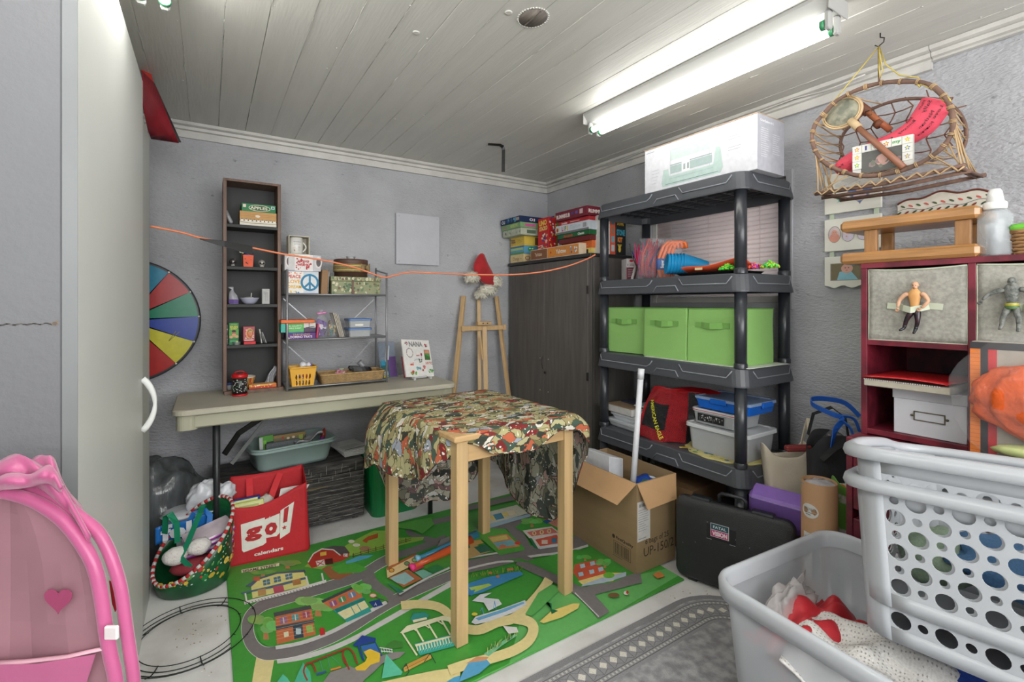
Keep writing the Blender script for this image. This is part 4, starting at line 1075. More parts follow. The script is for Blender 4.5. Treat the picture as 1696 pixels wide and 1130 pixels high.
def smooth(pts,n=5):
    out=[]
    for i in range(len(pts)-1):
        p0=pts[max(i-1,0)];p1=pts[i];p2=pts[i+1];p3=pts[min(i+2,len(pts)-1)]
        for q in range(n):
            u=q/n;out.append(tuple(.5*((2*p1[k])+(-p0[k]+p2[k])*u+(2*p0[k]-5*p1[k]+4*p2[k]-p3[k])*u*u+(-p0[k]+3*p1[k]-3*p2[k]+p3[k])*u**3)for k in range(len(p1))))
    out.append(tuple(pts[-1]));return out
GREY=(122,118,118);WHT=(206,205,203);CRM=(222,207,148);GRN=(66,150,58)
A=PixPrint(380,860,4.184);B=PixPrint(760,820,3.645);D=PixPrint(640,860,7.067)
# lighter green border along the near edge, then roads
B.poly([(400,1130),(1000,700),(1340,480),(1290,430),(1000,500),(860,590),(820,600),(690,590),(560,560),(380,720)],(104,178,100))
sm=smooth([(1560,380),(1350,470),(1150,560),(1000,645),(850,740),(700,820),(500,895),(350,925),(240,930),(165,880),(130,800),(128,720),(160,655),(230,600),(330,568),(500,520),(700,462),(860,410),(960,360),(1040,310),(1150,255)])
A.stroke(smooth([(330,985),(500,960),(700,900),(880,820),(1050,725),(1200,640),(1560,435)]),34,WHT)
A.stroke([(250,960),(235,1040),(215,1160)],125,CRM)
A.stroke(sm,[96-26*min(1,max(0,(940-p[1])/560))for p in sm],(228,226,222));A.stroke(sm,[90-26*min(1,max(0,(940-p[1])/560))for p in sm],GREY)
A.stroke(smooth([(950,360),(975,430),(1030,490),(1120,550)]),95,GREY)
A.stroke(smooth([(1150,255),(1280,215),(1400,170),(1500,130)]),48,GREY);A.stroke(smooth([(1420,150),(1300,120),(1240,85),(1290,50),(1420,20),(1600,-20)]),36,GREY)
# barn, fields and pond
A.poly([(730,230),(860,150),(1000,80),(1140,80),(1130,130),(1350,125),(1340,145),(1130,195),(900,250),(740,260)],(146,186,78))
A.poly([(520,330),(560,290),(700,300),(640,350)],(140,184,80))
A.poly([(540,300),(580,240),(640,205),(720,210),(770,250),(780,290),(570,340)],(186,62,48));A.poly([(640,205),(720,185),(800,190),(835,235),(770,250),(720,212)],(90,82,84));A.poly([(770,250),(830,235),(830,262),(778,290)],(190,60,50))
A.line([(545,300),(582,240),(640,207),(720,213),(770,252)],8,(230,226,220));A.poly([(628,232),(672,224),(672,250),(630,258)],(232,190,80));A.poly([(598,292),(655,280),(664,320),(610,332)],(226,220,214));A.line([(604,296),(656,318)],6,(190,60,50));A.line([(610,326),(652,286)],6,(190,60,50));A.poly([(662,280),(715,270),(720,310),(668,318)],(90,40,36));A.rect(790,240,30,20,(228,224,218));A.text('51',793,243,14,(40,40,40),24)
A.poly([(640,345),(700,320),(740,330),(730,370),(860,375),(760,420),(700,415)],(160,104,66));A.poly([(700,340),(820,290),(860,300),(960,345),(900,372),(760,378),(730,360)],(84,166,66))
A.poly([(805,295),(900,255),(1000,248),(960,270),(860,300),(810,310)],(90,170,200));A.poly([(920,150),(960,120),(1030,98),(1028,130),(960,150),(950,168)],(180,92,48));A.ellp(845,155,22,12,(226,222,205));A.ellp(880,180,26,12,(226,222,205));A.ellp(940,205,40,18,(170,128,98));A.line([(850,260),(1100,190),(1260,145)],4,(90,60,46));A.line([(850,248),(1100,178),(1260,133)],3,(90,60,46))
for q in range(8):A.line([(860+52*q,268-15*q),(858+52*q,235-15*q)],5,(90,60,46),False)
A.k+=1
A.tree(230,370,190,60,(110,160,80));A.tree(400,310,220,70,(120,160,80))
# name strip by the bag
A.poly([(82,352),(345,305),(345,325),(84,374)],(226,222,190));A.text('SESAME STREET',92,370,-16,(60,70,60),240,rot=-.175,bold=.03)
# yellow farmhouse
A.poly([(110,465),(195,410),(330,370),(520,350),(530,370),(300,400),(150,470)],(70,96,120));A.poly([(150,470),(205,420),(330,380),(515,368),(550,455),(160,550)],(226,222,140));A.rect(165,400,45,28,(196,90,60))
for x,y in((230,418),(305,398),(385,378)):A.poly([(x,y+8),(x+48,y-4),(x+54,y+34),(x+6,y+44)],(60,120,140));A.line([(x+24,y+2),(x+30,y+40)],3,(220,225,190));A.line([(x+3,y+26),(x+52,y+15)],3,(220,225,190))
A.poly([(80,510),(280,465),(540,398),(545,412),(300,478),(82,520)],(70,110,130));A.poly([(195,492),(250,480),(256,525),(200,535)],(190,150,90));A.poly([(435,425),(490,412),(498,450),(442,462)],(180,130,80));A.poly([(300,470),(370,455),(382,500),(312,520)],(190,80,100))
A.poly([(100,570),(390,500),(670,420),(672,440),(400,520),(104,594)],(226,224,220));A.line([(110,515),(120,575)],12,(228,226,220));A.line([(640,375),(650,425)],12,(228,226,220));A.line([(530,395),(548,458)],12,(228,226,220))
for q in range(26):A.line([(112+22*q,580-5.6*q),(120+22*q,590-5.6*q)],5,(90,110,100),False)
A.k+=1
# trees and brick row houses inside the loop
A.poly([(200,720),(230,650),(330,615),(600,555),(900,480),(960,470),(1090,545),(1100,570),(860,690),(600,820),(380,880),(270,885),(215,850),(190,780)],(72,156,60))
A.stroke(smooth([(320,892),(500,858),(700,785),(880,690),(1090,575)]),26,WHT)
A.tree(250,740,240,190);A.tree(610,600,300,150,(134,190,104));A.tree(905,490,150,110,(120,190,96))
A.poly([(315,665),(565,608),(598,800),(330,870)],(198,112,72));A.poly([(305,650),(560,596),(570,622),(312,678)],(76,84,84));A.poly([(320,745),(585,695),(590,715),(325,770)],(60,84,96));A.poly([(440,745),(505,730),(515,820),(450,832)],(46,76,90));A.rect(460,758,36,40,(190,215,220))
for x,y,c_ in((348,684,(150,110,150)),(430,664,(90,160,160)),(505,644,(170,80,110))):A.poly([(x,y),(x+48,y-8),(x+54,y+34),(x+6,y+44)],c_);A.line([(x+24,y-2),(x+30,y+38)],7,(214,220,214))
A.poly([(530,742),(575,732),(582,780),(538,792)],(150,190,96));A.poly([(375,785),(408,778),(412,812),(380,820)],(224,224,190))
for q in range(7):A.line([(322,690+24*q),(590,632+24*q)],1.5,(226,190,160),False)
A.k+=1
A.poly([(640,575),(850,480),(925,540),(720,628)],(204,116,76));A.poly([(636,565),(846,470),(856,484),(646,582)],(70,80,80));A.poly([(715,630),(925,540),(985,640),(815,715)],(60,160,150));A.poly([(748,650),(935,565),(965,610),(800,695)],(228,220,170));A.poly([(730,625),(930,545),(945,560),(745,650)],(40,130,120))
for x,y,c_ in((690,576,(150,90,140)),(752,548,(70,150,100)),(820,516,(110,140,180))):A.poly([(x,y),(x+46,y-16),(x+60,y+16),(x+14,y+34)],c_);A.line([(x+22,y-6),(x+36,y+26)],9,(220,220,214))
A.line([(838,600),(870,660)],6,(60,160,150));A.line([(880,582),(915,640)],6,(60,160,150))
A.poly([(965,575),(1040,555),(1065,595),(1000,615)],(40,66,130));A.text('A',1004,600,-22,(220,220,230),18);A.ellp(995,530,26,16,(210,110,90));A.ellp(995,530,20,11,(226,210,190));A.line([(1005,540),(1100,572)],5,(90,80,70))
A.poly([(622,765),(660,758),(664,800),(630,808)],(190,50,50));A.ellp(641,762,16,10,(200,60,56))
# playground along the near edge
A.poly([(650,1130),(700,1060),(830,1020),(900,1040),(1000,960),(1150,920),(1220,920),(1180,960),(1060,1000),(1000,1060),(940,1110),(900,1160)],(138,134,132))
A.poly([(330,1130),(370,1075),(400,1100),(440,1160)],(90,188,158));A.poly([(450,1130),(510,995),(560,1060),(570,1140)],(84,180,150));A.poly([(1055,1105),(1085,935),(1200,1060),(1190,1080)],(96,194,160));A.poly([(1060,900),(1140,840),(1200,850),(1200,890),(1120,900)],(70,130,60))
RD=(156,62,48)
A.line(smooth([(540,1120),(515,1060),(530,1010),(555,998),(580,1010),(600,1060)]),12,RD);A.line([(550,1000),(800,900)],11,RD);A.line(smooth([(800,1000),(785,940),(795,905),(825,895),(860,930),(885,1005)]),12,RD);A.line([(790,950),(830,1045)],12,RD)
for a in((625,975,650,1060),(680,955,700,1040),(705,950,760,1000)):A.line([(a[0],a[1]),(a[2],a[3])],3,(90,150,150))
A.poly([(600,1070),(670,1050),(672,1062),(604,1084)],(60,90,150));A.poly([(700,1040),(770,1020),(774,1032),(704,1052)],(220,140,60))
A.poly([(855,875),(920,805),(1015,825),(1010,850),(870,885)],(44,72,146));A.line([(895,880),(930,980)],14,(44,72,146));A.line([(1005,850),(1055,950)],12,(44,72,146));A.poly([(910,880),(1010,860),(1040,930),(940,950)],(60,110,180));A.poly([(930,920),(975,900),(1045,930),(1040,990),(980,1010),(940,1050),(880,1050),(870,1030),(940,990),(955,960)],(226,190,60))
A.line([(1040,890),(1130,905)],6,(220,225,225));A.line([(1050,915),(1130,922)],6,(220,225,225))
for q in range(5):A.line([(1050+18*q,888+3*q),(1058+18*q,925)],4,(220,225,225),False)
A.k+=1
# bench and cream path round the gazebo
A.poly([(1205,1030),(1395,940),(1400,965),(1215,1060)],(206,164,84));A.poly([(1225,1010),(1380,935),(1390,950),(1235,1028)],(196,150,74));A.line([(1215,1040),(1375,960)],3,(110,80,50));A.line([(1195,1050),(1225,1000),(1245,1060),(1220,1090)],5,(50,66,66));A.line([(1350,990),(1390,930),(1430,1000)],5,(50,66,66))
A.stroke(smooth([(1190,600),(1300,590),(1420,600),(1500,640),(1560,720)]),[50,52,60,70,80]and 60,CRM)
GZ=(228,226,190)
A.poly([(1180,790),(1230,740),(1480,670),(1560,690),(1560,720),(1470,700),(1210,790)],GZ)
A.poly([(1255,690),(1275,655),(1350,645),(1385,665),(1370,690),(1265,710)],(56,150,140));A.line([(1275,640),(1280,660)],6,(56,150,140));A.poly([(1270,700),(1365,680),(1370,695),(1275,718)],GZ)
for x0_,y0_,x1_,y1_ in((1195,785,1300,945),(1290,755,1345,850),(1380,730,1440,830),(1470,700,1540,820)):A.line([(x0_,y0_),(x1_,y1_)],12,GZ)
A.line([(1230,770),(1262,748),(1295,775)],8,GZ);A.line([(1310,745),(1345,728),(1385,755)],8,GZ);A.line([(1400,718),(1440,705),(1480,730)],8,GZ)
A.poly([(1280,865),(1540,800),(1560,880),(1320,945)],(60,170,156));A.poly([(1285,870),(1540,806),(1545,818),(1290,884)],GZ)
for q in range(13):A.line([(1296+20*q,876-5*q),(1306+20*q,915-5*q)],8,GZ,False)
A.k+=1
for q in range(12):A.line([(1310+20*q,930-5*q),(1324+20*q,900-5*q)],2,(200,226,210),False)
A.k+=1
# cream path along the bottom edge and the right bay
A.poly([(1050,1130),(1250,1085),(1420,1050),(1560,1030),(1600,1060),(1600,1160),(1040,1160)],CRM);A.poly([(1500,1130),(1560,1095),(1600,1085),(1600,1150)],(80,160,200))
B.k=A.k+1
# crop B: right part of the mat
B.stroke(smooth([(-40,470),(60,432),(180,408),(330,370),(480,335),(640,310),(760,262)]),74,GREY);B.stroke(smooth([(0,462),(120,430),(240,405),(330,400)]),12,WHT);B.stroke(smooth([(380,380),(480,365),(640,345),(780,305)]),14,WHT);B.stroke(smooth([(0,392),(160,362),(300,340),(390,325)]),10,WHT)
B.stroke(smooth([(560,70),(440,118),(360,165),(250,190),(100,220)]),46,GREY);B.stroke(smooth([(0,90),(150,60),(250,35),(400,5)]),30,GREY);B.stroke(smooth([(310,175),(350,230),(390,300),(400,350)]),70,GREY)
B.stroke(smooth([(360,385),(450,430),(560,480),(680,540),(780,620),(880,730)]),78,GREY);B.stroke(smooth([(760,590),(860,560),(960,535),(1050,510),(1100,500)]),62,GREY)
B.poly([(280,390),(380,385),(410,400),(700,330),(790,330),(1000,470),(1010,490),(940,525),(740,555),(560,470),(430,410)],(70,154,60))
B.stroke([(700,590),(845,735)],6,WHT)
B.poly([(700,420),(830,390),(900,480),(740,530),(690,470)],(206,92,64));B.poly([(720,520),(900,470),(990,470),(930,520),(750,545)],(226,206,130));B.poly([(860,500),(1010,465),(1010,490),(880,530),(740,552),(750,540)],(170,186,200))
for x,y in((730,420),(790,405),(720,470),(840,440),(785,455)):B.poly([(x,y),(x+28,y-6),(x+34,y+16),(x+6,y+24)],(170,200,215))
B.tree(880,410,110,60,(110,190,100));B.tree(760,375,100,50,(100,180,90));B.ellp(905,485,34,18,(110,180,60))
B.poly([(0,300),(60,280),(190,340),(20,400)],(190,160,100));B.poly([(90,315),(160,300),(200,335),(130,352)],(30,106,86));B.poly([(50,270),(110,250),(150,290),(80,310)],(200,160,90));B.poly([(10,300),(60,290),(70,320),(20,330)],(60,120,90))
B.poly([(40,215),(160,200),(280,205),(400,325),(390,335),(250,365),(140,270),(50,280)],(84,166,66))
B.poly([(175,255),(290,235),(370,310),(240,330)],(214,140,96));B.poly([(185,260),(285,242),(300,265),(205,285)],(214,196,110));B.poly([(205,290),(320,270),(345,300),(240,320)],(120,180,190));B.ellp(265,312,22,12,(220,130,90));B.ellp(355,290,18,10,(205,70,60))
B.poly([(150,110),(350,60),(420,110),(180,180)],(206,208,190));B.poly([(180,130),(330,92),(350,110),(205,155)],(222,205,120));B.poly([(205,120),(255,108),(275,140),(225,152)],(70,140,170));B.poly([(290,100),(330,90),(345,115),(305,125)],(226,214,190));B.poly([(160,180),(400,120),(440,110),(430,130),(190,200)],(160,190,205))
B.poly([(340,195),(440,130),(560,80),(640,80),(640,260),(480,320),(440,280),(380,220)],(66,156,60));B.tree(440,165,120,60,(120,196,100));B.poly([(540,170),(620,120),(640,190),(600,200)],(210,140,120));B.poly([(505,160),(600,115),(612,130),(530,175)],(50,90,140));B.poly([(515,110),(545,100),(540,125)],(206,196,206))
B.poly([(385,215),(560,190),(640,250),(620,300),(480,325)],(222,214,208));B.poly([(410,225),(560,198),(600,228),(440,250)],(214,120,106));B.poly([(460,270),(590,240),(620,290),(490,310)],(206,92,70));
for x in(455,500,545):B.ellp(x,232-(x-455)*.15,13,14,(226,200,150));B.rect(x-4,224-(x-455)*.15,8,14,(190,100,80))
B.rect(500,272,36,24,(226,205,190));B.rect(560,262,30,28,(60,120,150));B.poly([(425,260),(440,262),(480,325),(455,318)],(40,120,80))
B.poly([(480,312),(640,290),(640,304),(490,328)],(208,212,214))
# park: pond, path, fountain
B.poly([(40,540),(160,500),(300,470),(370,460),(390,480),(250,540),(140,590),(40,610)],(64,140,190));B.poly([(60,560),(180,535),(200,545),(90,590)],(170,200,90));B.poly([(30,590),(100,570),(80,610)],(60,130,180))
rg=random.Random(2)
for q in range(46):x=rg.uniform(60,380);y=500-(x-60)*.13;B.line([(x,y),(x+rg.uniform(-8,10),y-rg.uniform(12,34))],3,rg.choice([(140,186,70),(110,170,60)]),False)
B.k+=1
for x,y in((190,470),(235,492),(300,450),(320,448)):B.ellp(x,y,10,8,(206,130,90))
pc=smooth([(-20,760),(20,800),(120,815),(230,770),(330,745),(430,660),(500,580),(545,510)])
B.stroke(pc,58,CRM);B.stroke(smooth([(330,745),(420,765),(450,810),(420,880),(330,940),(200,985),(60,1020),(-60,1060)]),62,CRM)
B.poly([(75,770),(100,735),(250,690),(400,635),(410,660),(330,710),(180,765),(100,782)],(212,216,220));B.poly([(100,745),(250,695),(390,645),(395,655),(280,705),(120,758)],(110,170,205));B.poly([(80,640),(130,600),(200,590),(150,620),(240,630),(260,660),(180,700),(150,650)],(216,220,224));B.line([(130,700),(140,680),(150,720)],4,(100,170,210));B.line([(210,690),(215,640),(225,690)],4,(100,170,210))
B.ellp(95,720,18,10,(214,200,70));B.poly([(265,790),(350,800),(360,830),(300,838)],(216,214,210))
B.poly([(488,765),(560,700),(690,655),(730,655),(720,685),(620,740),(510,775)],(226,206,120));B.poly([(560,690),(600,700),(560,720),(545,650),(520,645),(560,655)],(30,110,70))
B.poly([(400,720),(480,590),(560,540),(620,560),(500,680),(440,730)],(96,172,90))
B.poly([(20,1080),(60,1010),(160,985),(190,1020),(120,1080),(0,1130)],(90,160,200));B.poly([(150,960),(250,890),(340,840),(350,850),(260,910),(180,975)],(120,190,150));B.poly([(40,1020),(110,975),(180,980),(160,1000),(80,1010)],(200,150,110))
for q in range(40):x=rg.uniform(170,350);y=960-(x-170)*.62;B.line([(x,y),(x+rg.uniform(-6,14),y-rg.uniform(16,44))],3,rg.choice([(206,206,120),(150,196,110),(120,180,90)]),False)
B.k+=1
B.ellp(935,605,34,14,(120,90,60));B.poly([(1170,480),(1210,460),(1245,490),(1200,505)],(206,130,70));B.ellp(1010,592,16,12,(220,214,206));B.ellp(1018,588,8,10,(200,60,50))
D.k=B.k+1
# crop D: storefront under the table
D.poly([(60,90),(130,60),(300,20),(520,-20),(560,60),(420,170),(330,130)],(96,170,76))
D.poly([(0,580),(350,410),(430,480),(10,690)],(226,202,150));D.poly([(0,570),(340,400),(360,415),(10,600)],(170,100,60));D.poly([(20,690),(240,590),(420,700),(200,800),(80,720)],(176,106,66));D.poly([(40,690),(220,620),(330,700),(210,770),(110,740)],(150,190,190));D.poly([(330,620),(430,590),(540,640),(430,700)],(120,180,160));D.poly([(460,580),(600,530),(680,580),(540,640)],(46,130,70));D.poly([(280,590),(420,520),(440,560),(320,620)],(190,60,80))
for x,y,c_ in((60,600,(220,160,60)),(240,520,(120,160,110)),(330,480,(150,190,120))):D.ellp(x,y,34,26,(90,70,60));D.ellp(x,y,25,19,c_)
D.stroke(smooth([(150,880),(300,790),(480,690),(740,570)]),22,WHT);D.poly([(0,750),(40,760),(210,850),(150,870)],(30,120,96));D.poly([(590,330),(640,240),(740,200),(740,330),(640,360)],(140,140,138));D.poly([(570,380),(640,320),(690,350),(620,400)],(200,150,110))
o=A.build('town_print',attr_mat('mat_vinyl',.4),t,world=True)
Bp=B.build('town_print',attr_mat('mat_vinyl',.4),t,world=True);Dp=D.build('town_print',attr_mat('mat_vinyl',.4),t,world=True)

# toy trumpets on the mat
for(a,b,c_,e_,lab)in(((683,940),(752,908),(196,84,44),(226,60,130),'orange plastic bat with a pink end lying on the play mat'),((692,926),(756,900),(60,130,160),(130,190,220),'blue plastic bat with a pale end lying on the play mat')):
    p0=onh(a[0],a[1],.02);p1=onh(b[0],b[1],.02);d_=(p1-p0).normalized();p1=p0+d_*.34
    t=thing('toy_bat',lab,'toy',(p0.x,p0.y,.009))
    mb=MB();mb.tube([p0+d_*.012+Vector((0,0,0)),p0+d_*.1,p0+d_*.2,p1],[.012,.015,.019,.023],12,c_);mb.build('shaft',GLOSS,t,world=True)
    mb=MB();mb.tube([p0-d_*.01,p0+d_*.002,p0+d_*.012],[.018,.017,.012],14,e_);mb.build('end_ring',GLOSS,t,world=True)

# ================================================================ SMALL PINE TABLE AND CLOTH
M_PINE=mat('pine_wood',(204,172,124),.5,var=.2,scale=4,stretch=(9,9,.6),bump=.05)
TH=.742
ang=math.radians(3.4)
t=thing('pine_table','small square pine table with plain square legs on the play mat','table',(.719,1.475,0),ang)
LW,LD,lw=.545,.665,.046
for x in(0,LW-lw):
    for y in(0,LD-lw):
        mb=MB();mb.box(x,x+lw,y,y+lw,.009,TH-.022,b=.002);mb.build('leg',M_PINE,t)
for a in((lw,LW-lw,.008,.028),(lw,LW-lw,LD-.028,LD-.008)):
    mb=MB();mb.box(*a,TH-.10,TH-.022,b=.001);mb.build('apron',mat('pine_apron',(204,168,118),.5,var=.2,scale=4,stretch=(.6,9,9)),t)
for a in((.008,.028,lw,LD-lw),(LW-.028,LW-.008,lw,LD-lw)):
    mb=MB();mb.box(*a,TH-.10,TH-.022,b=.001);mb.build('apron',mat('pine_apron_side',(204,168,118),.5,var=.2,scale=4,stretch=(9,.6,9)),t)
mb=MB();mb.box(-.016,LW+.016,-.016,LD+.016,TH-.022,TH,b=.005);mb.build('tabletop',mat('pine_apron',(0,0,0)),t)

def cloth_mat():
    m=bpy.data.materials.new('village_print_cloth');m.use_nodes=True;nt=m.node_tree;N=nt.nodes;L=nt.links;b=N['Principled BSDF'];b.inputs['Roughness'].default_value=.9;b.inputs['Specular IOR Level'].default_value=.2
    uv=N.new('ShaderNodeUVMap');uv.uv_map='UVMap'
    def nz(sc,d=2):n=N.new('ShaderNodeTexNoise');n.inputs['Scale'].default_value=sc;n.inputs['Detail'].default_value=d;L.new(uv.outputs[0],n.inputs['Vector']);return n
    w=nz(16,3);sub=N.new('ShaderNodeVectorMath');sub.operation='SUBTRACT';L.new(w.outputs['Color'],sub.inputs[0]);sub.inputs[1].default_value=(.5,.5,.5)
    scl=N.new('ShaderNodeVectorMath');scl.operation='SCALE';scl.inputs['Scale'].default_value=.07;L.new(sub.outputs[0],scl.inputs[0])
    ad=N.new('ShaderNodeVectorMath');L.new(uv.outputs[0],ad.inputs[0]);L.new(scl.outputs[0],ad.inputs[1])
    mp=N.new('ShaderNodeMapping');mp.inputs['Scale'].default_value=(22,44,1);L.new(ad.outputs[0],mp.inputs['Vector'])
    v=N.new('ShaderNodeTexVoronoi');v.inputs['Scale'].default_value=1;L.new(mp.outputs[0],v.inputs['Vector'])
    sp=N.new('ShaderNodeSeparateColor');L.new(v.outputs['Color'],sp.inputs[0])
    r=N.new('ShaderNodeValToRGB');r.color_ramp.interpolation='CONSTANT'
    pal=[(0,(168,162,118)),(.20,(116,112,76)),(.30,(182,98,70)),(.40,(70,88,76)),(.52,(176,170,130)),(.68,(122,46,46)),(.74,(206,202,190)),(.82,(58,62,54)),(.88,(150,158,170)),(.92,(150,140,100))]
    els=r.color_ramp.elements;els[0].color=(*lin(pal[0][1]),1);els[0].position=0;els[1].position=pal[1][0];els[1].color=(*lin(pal[1][1]),1)
    for p_,c_ in pal[2:]:e=els.new(p_);e.color=(*lin(c_),1)
    L.new(sp.outputs[0],r.inputs[0])
    # drawn outlines and small details
    mp2=N.new('ShaderNodeMapping');mp2.inputs['Scale'].default_value=(22,44,1);L.new(ad.outputs[0],mp2.inputs['Vector'])
    ve=N.new('ShaderNodeTexVoronoi');ve.feature='DISTANCE_TO_EDGE';ve.inputs['Scale'].default_value=1;L.new(mp2.outputs[0],ve.inputs['Vector'])
    lt=N.new('ShaderNodeMath');lt.operation='LESS_THAN';lt.inputs[1].default_value=.035;L.new(ve.outputs['Distance'],lt.inputs[0])
    m1=N.new('ShaderNodeMix');m1.data_type='RGBA';L.new(lt.outputs[0],m1.inputs['Factor']);L.new(r.outputs[0],m1.inputs['A']);m1.inputs['B'].default_value=(*lin((84,74,58)),1)
    mp3=N.new('ShaderNodeMapping');mp3.inputs['Scale'].default_value=(85,85,1);L.new(ad.outputs[0],mp3.inputs['Vector'])
    v3=N.new('ShaderNodeTexVoronoi');v3.inputs['Scale'].default_value=1;L.new(mp3.outputs[0],v3.inputs['Vector'])
    big=nz(14,2);g=N.new('ShaderNodeMath');g.operation='GREATER_THAN';g.inputs[1].default_value=.47;L.new(big.outputs['Fac'],g.inputs[0])
    l3=N.new('ShaderNodeMath');l3.operation='LESS_THAN';l3.inputs[1].default_value=.30;L.new(v3.outputs['Distance'],l3.inputs[0])
    mm=N.new('ShaderNodeMath');mm.operation='MULTIPLY';L.new(g.outputs[0],mm.inputs[0]);L.new(l3.outputs[0],mm.inputs[1])
    sp3=N.new('ShaderNodeSeparateColor');L.new(v3.outputs['Color'],sp3.inputs[0])
    r3=N.new('ShaderNodeValToRGB');r3.color_ramp.interpolation='CONSTANT';e3=r3.color_ramp.elements;e3[0].color=(*lin((228,224,214)),1);e3[1].position=.45;e3[1].color=(*lin((60,84,66)),1);q=e3.new(.75);q.color=(*lin((210,110,76)),1);L.new(sp3.outputs[1],r3.inputs[0])
    m2=N.new('ShaderNodeMix');m2.data_type='RGBA';L.new(mm.outputs[0],m2.inputs['Factor']);L.new(m1.outputs['Result'],m2.inputs['A']);L.new(r3.outputs[0],m2.inputs['B'])
    # the reverse side of the print is duller
    hs=N.new('ShaderNodeHueSaturation');hs.inputs['Saturation'].default_value=.45;hs.inputs['Value'].default_value=.8;L.new(m2.outputs['Result'],hs.inputs['Color'])
    ge=N.new('ShaderNodeNewGeometry');m3=N.new('ShaderNodeMix');m3.data_type='RGBA';L.new(ge.outputs['Backfacing'],m3.inputs['Factor']);L.new(m2.outputs['Result'],m3.inputs['A']);L.new(hs.outputs[0],m3.inputs['B'])
    L.new(m3.outputs['Result'],b.inputs['Base Color'])
    wv=nz(500,1);bp=N.new('ShaderNodeBump');bp.inputs['Strength'].default_value=.2;bp.inputs['Distance'].default_value=.002;L.new(wv.outputs['Fac'],bp.inputs['Height']);L.new(bp.outputs[0],b.inputs['Normal'])
    return m
# perimeter: front-left corner, then along the left, back, right and front sides (local frame of the table)
cx0,cx1,cy0,cy1= -.019,LW+.019,-.019,LD+.019
# key points: (perimeter position 0..4, drop, flare outward)
keys=[(0,.002,.000),(.12,.10,.012),(.30,.20,.03),(.5,.235,.045),(.75,.22,.07),(.92,.265,.085),(1.0,.28,.07),(1.10,.44,.04),(1.3,.53,.02),(1.6,.535,.02),(1.85,.47,.02),(2.0,.38,.03),(2.15,.46,.03),(2.4,.53,.03),(2.65,.54,.03),(2.85,.40,.045),(2.95,.20,.055),(3.0,.115,.055),(3.05,.055,.03),(3.2,.045,.014),(3.45,.095,.014),(3.7,.085,.016),(3.88,.035,.006),(4.0,.002,.0)]
def kv(s_):
    for a,b in zip(keys[:-1],keys[1:]):
        if a[0]<=s_<=b[0]:
            u=(s_-a[0])/(b[0]-a[0]);u=u*u*(3-2*u);return a[1]+(b[1]-a[1])*u,a[2]+(b[2]-a[2])*u
    return keys[-1][1:]
rc_=.03
def perim(s_):
    """position and outward normal on the rounded table outline; s 0..4"""
    L1,L2=cy1-cy0,cx1-cx0
    k=int(s_)%4;u=s_-int(s_)
    P4=[(cx0,cy0),(cx0,cy1),(cx1,cy1),(cx1,cy0)]
    a=Vector(P4[k]);b=Vector(P4[(k+1)%4]);p=a.lerp(b,u);n=[Vector((-1,0)),Vector((0,1)),Vector((1,0)),Vector((0,-1))]
    nn=n[k]
    d0=u;d1=1-u
    if d0<.12:nn=(n[k]*(.5+d0/.24)+n[k-1]*(.5-d0/.24)).normalized();p=p-(nn*(rc_*.45*(1-d0/.12)**2)).xy
    if d1<.12:nn=(n[k]*(.5+d1/.24)+n[(k+1)%4]*(.5-d1/.24)).normalized();p=p-(nn*(rc_*.45*(1-d1/.12)**2)).xy
    return p,nn
me=bpy.data.meshes.new('cloth');NS,NT,NI=240,22,12
vs,fs,uvs=[],[],[]
ctr=Vector(((cx0+cx1)/2,(cy0+cy1)/2))
rows=[]
for j in range(NI+NT+1):
    row=[]
    for i in range(NS):
        s_=4*i/NS;p,n=perim(s_);dr,fl=kv(s_)
        if j<=NI:
            q=j/NI;c_=ctr.lerp(p,q);z=TH+.004
            # near-left corner of the cloth is pulled back from the table corner
            back=.05*math.exp(-((min(s_,4-s_))/.13)**2)*q**6
            c_=c_-n*back
            row.append((c_.x,c_.y,z-(.003*max(0,q-.85)/.15)**1-0+.0012*noise.noise(Vector((c_.x*14,c_.y*14,0)))));uvs.append((c_.x,c_.y))
        else:
            q=(j-NI)/NT;back=.05*math.exp(-((min(s_,4-s_))/.13)**2)
            amp=min(1,dr/.3)
            fold=(.020*math.sin(s_*9.4+1)+.012*math.sin(s_*21+2))*q*amp
            out=fl*math.sin(min(1,q*1.6)*PI/2)+fold*(1 if s_<1 or s_>1.05 else 1)
            a=Vector((p.x,p.y))-n*back+n*max(out,.0015+.0005*q)
            zz=TH+.001-dr*(q**1.15)
            row.append((a.x,a.y,zz));
            e=dr*q;uvs.append((p.x+n.x*e*1.0,p.y+n.y*e*1.0))
    rows.append(row)
for r_ in rows:vs+=r_
for j in range(NI+NT):
    for i in range(NS):
        k=(i+1)%NS;f=(j*NS+i,(j+1)*NS+i,(j+1)*NS+k,j*NS+k)
        fs.append(f)
me.from_pydata(vs,[],fs);me.polygons.foreach_set('use_smooth',[True]*len(fs))
ul=me.uv_layers.new(name='UVMap')
for l in me.loops:ul.data[l.index].uv=uvs[l.vertex_index]
me.flip_normals()if me.polygons[0].normal.z<0 else None
me.materials.append(cloth_mat());me.update()
o=thing('tablecloth','country village print tablecloth draped unevenly over the pine table','tablecloth',(.719,1.475,0),ang)
c=bpy.data.objects.new('cloth',me);C.objects.link(c);c.parent=o
# stitched trim along the hem
mb=MB();hem=[Vector(vs[(NI+NT)*NS+i])for i in range(NS)];
for i in range(NS):
    a,b=hem[i],hem[(i+1)%NS]
    mb.tube([a,b],.0022,5,[(120,50,46),(196,188,160),(60,56,46)][(i//2)%3])
mb.build('hem_trim',CLOTHC,o)['kind']='stuff'

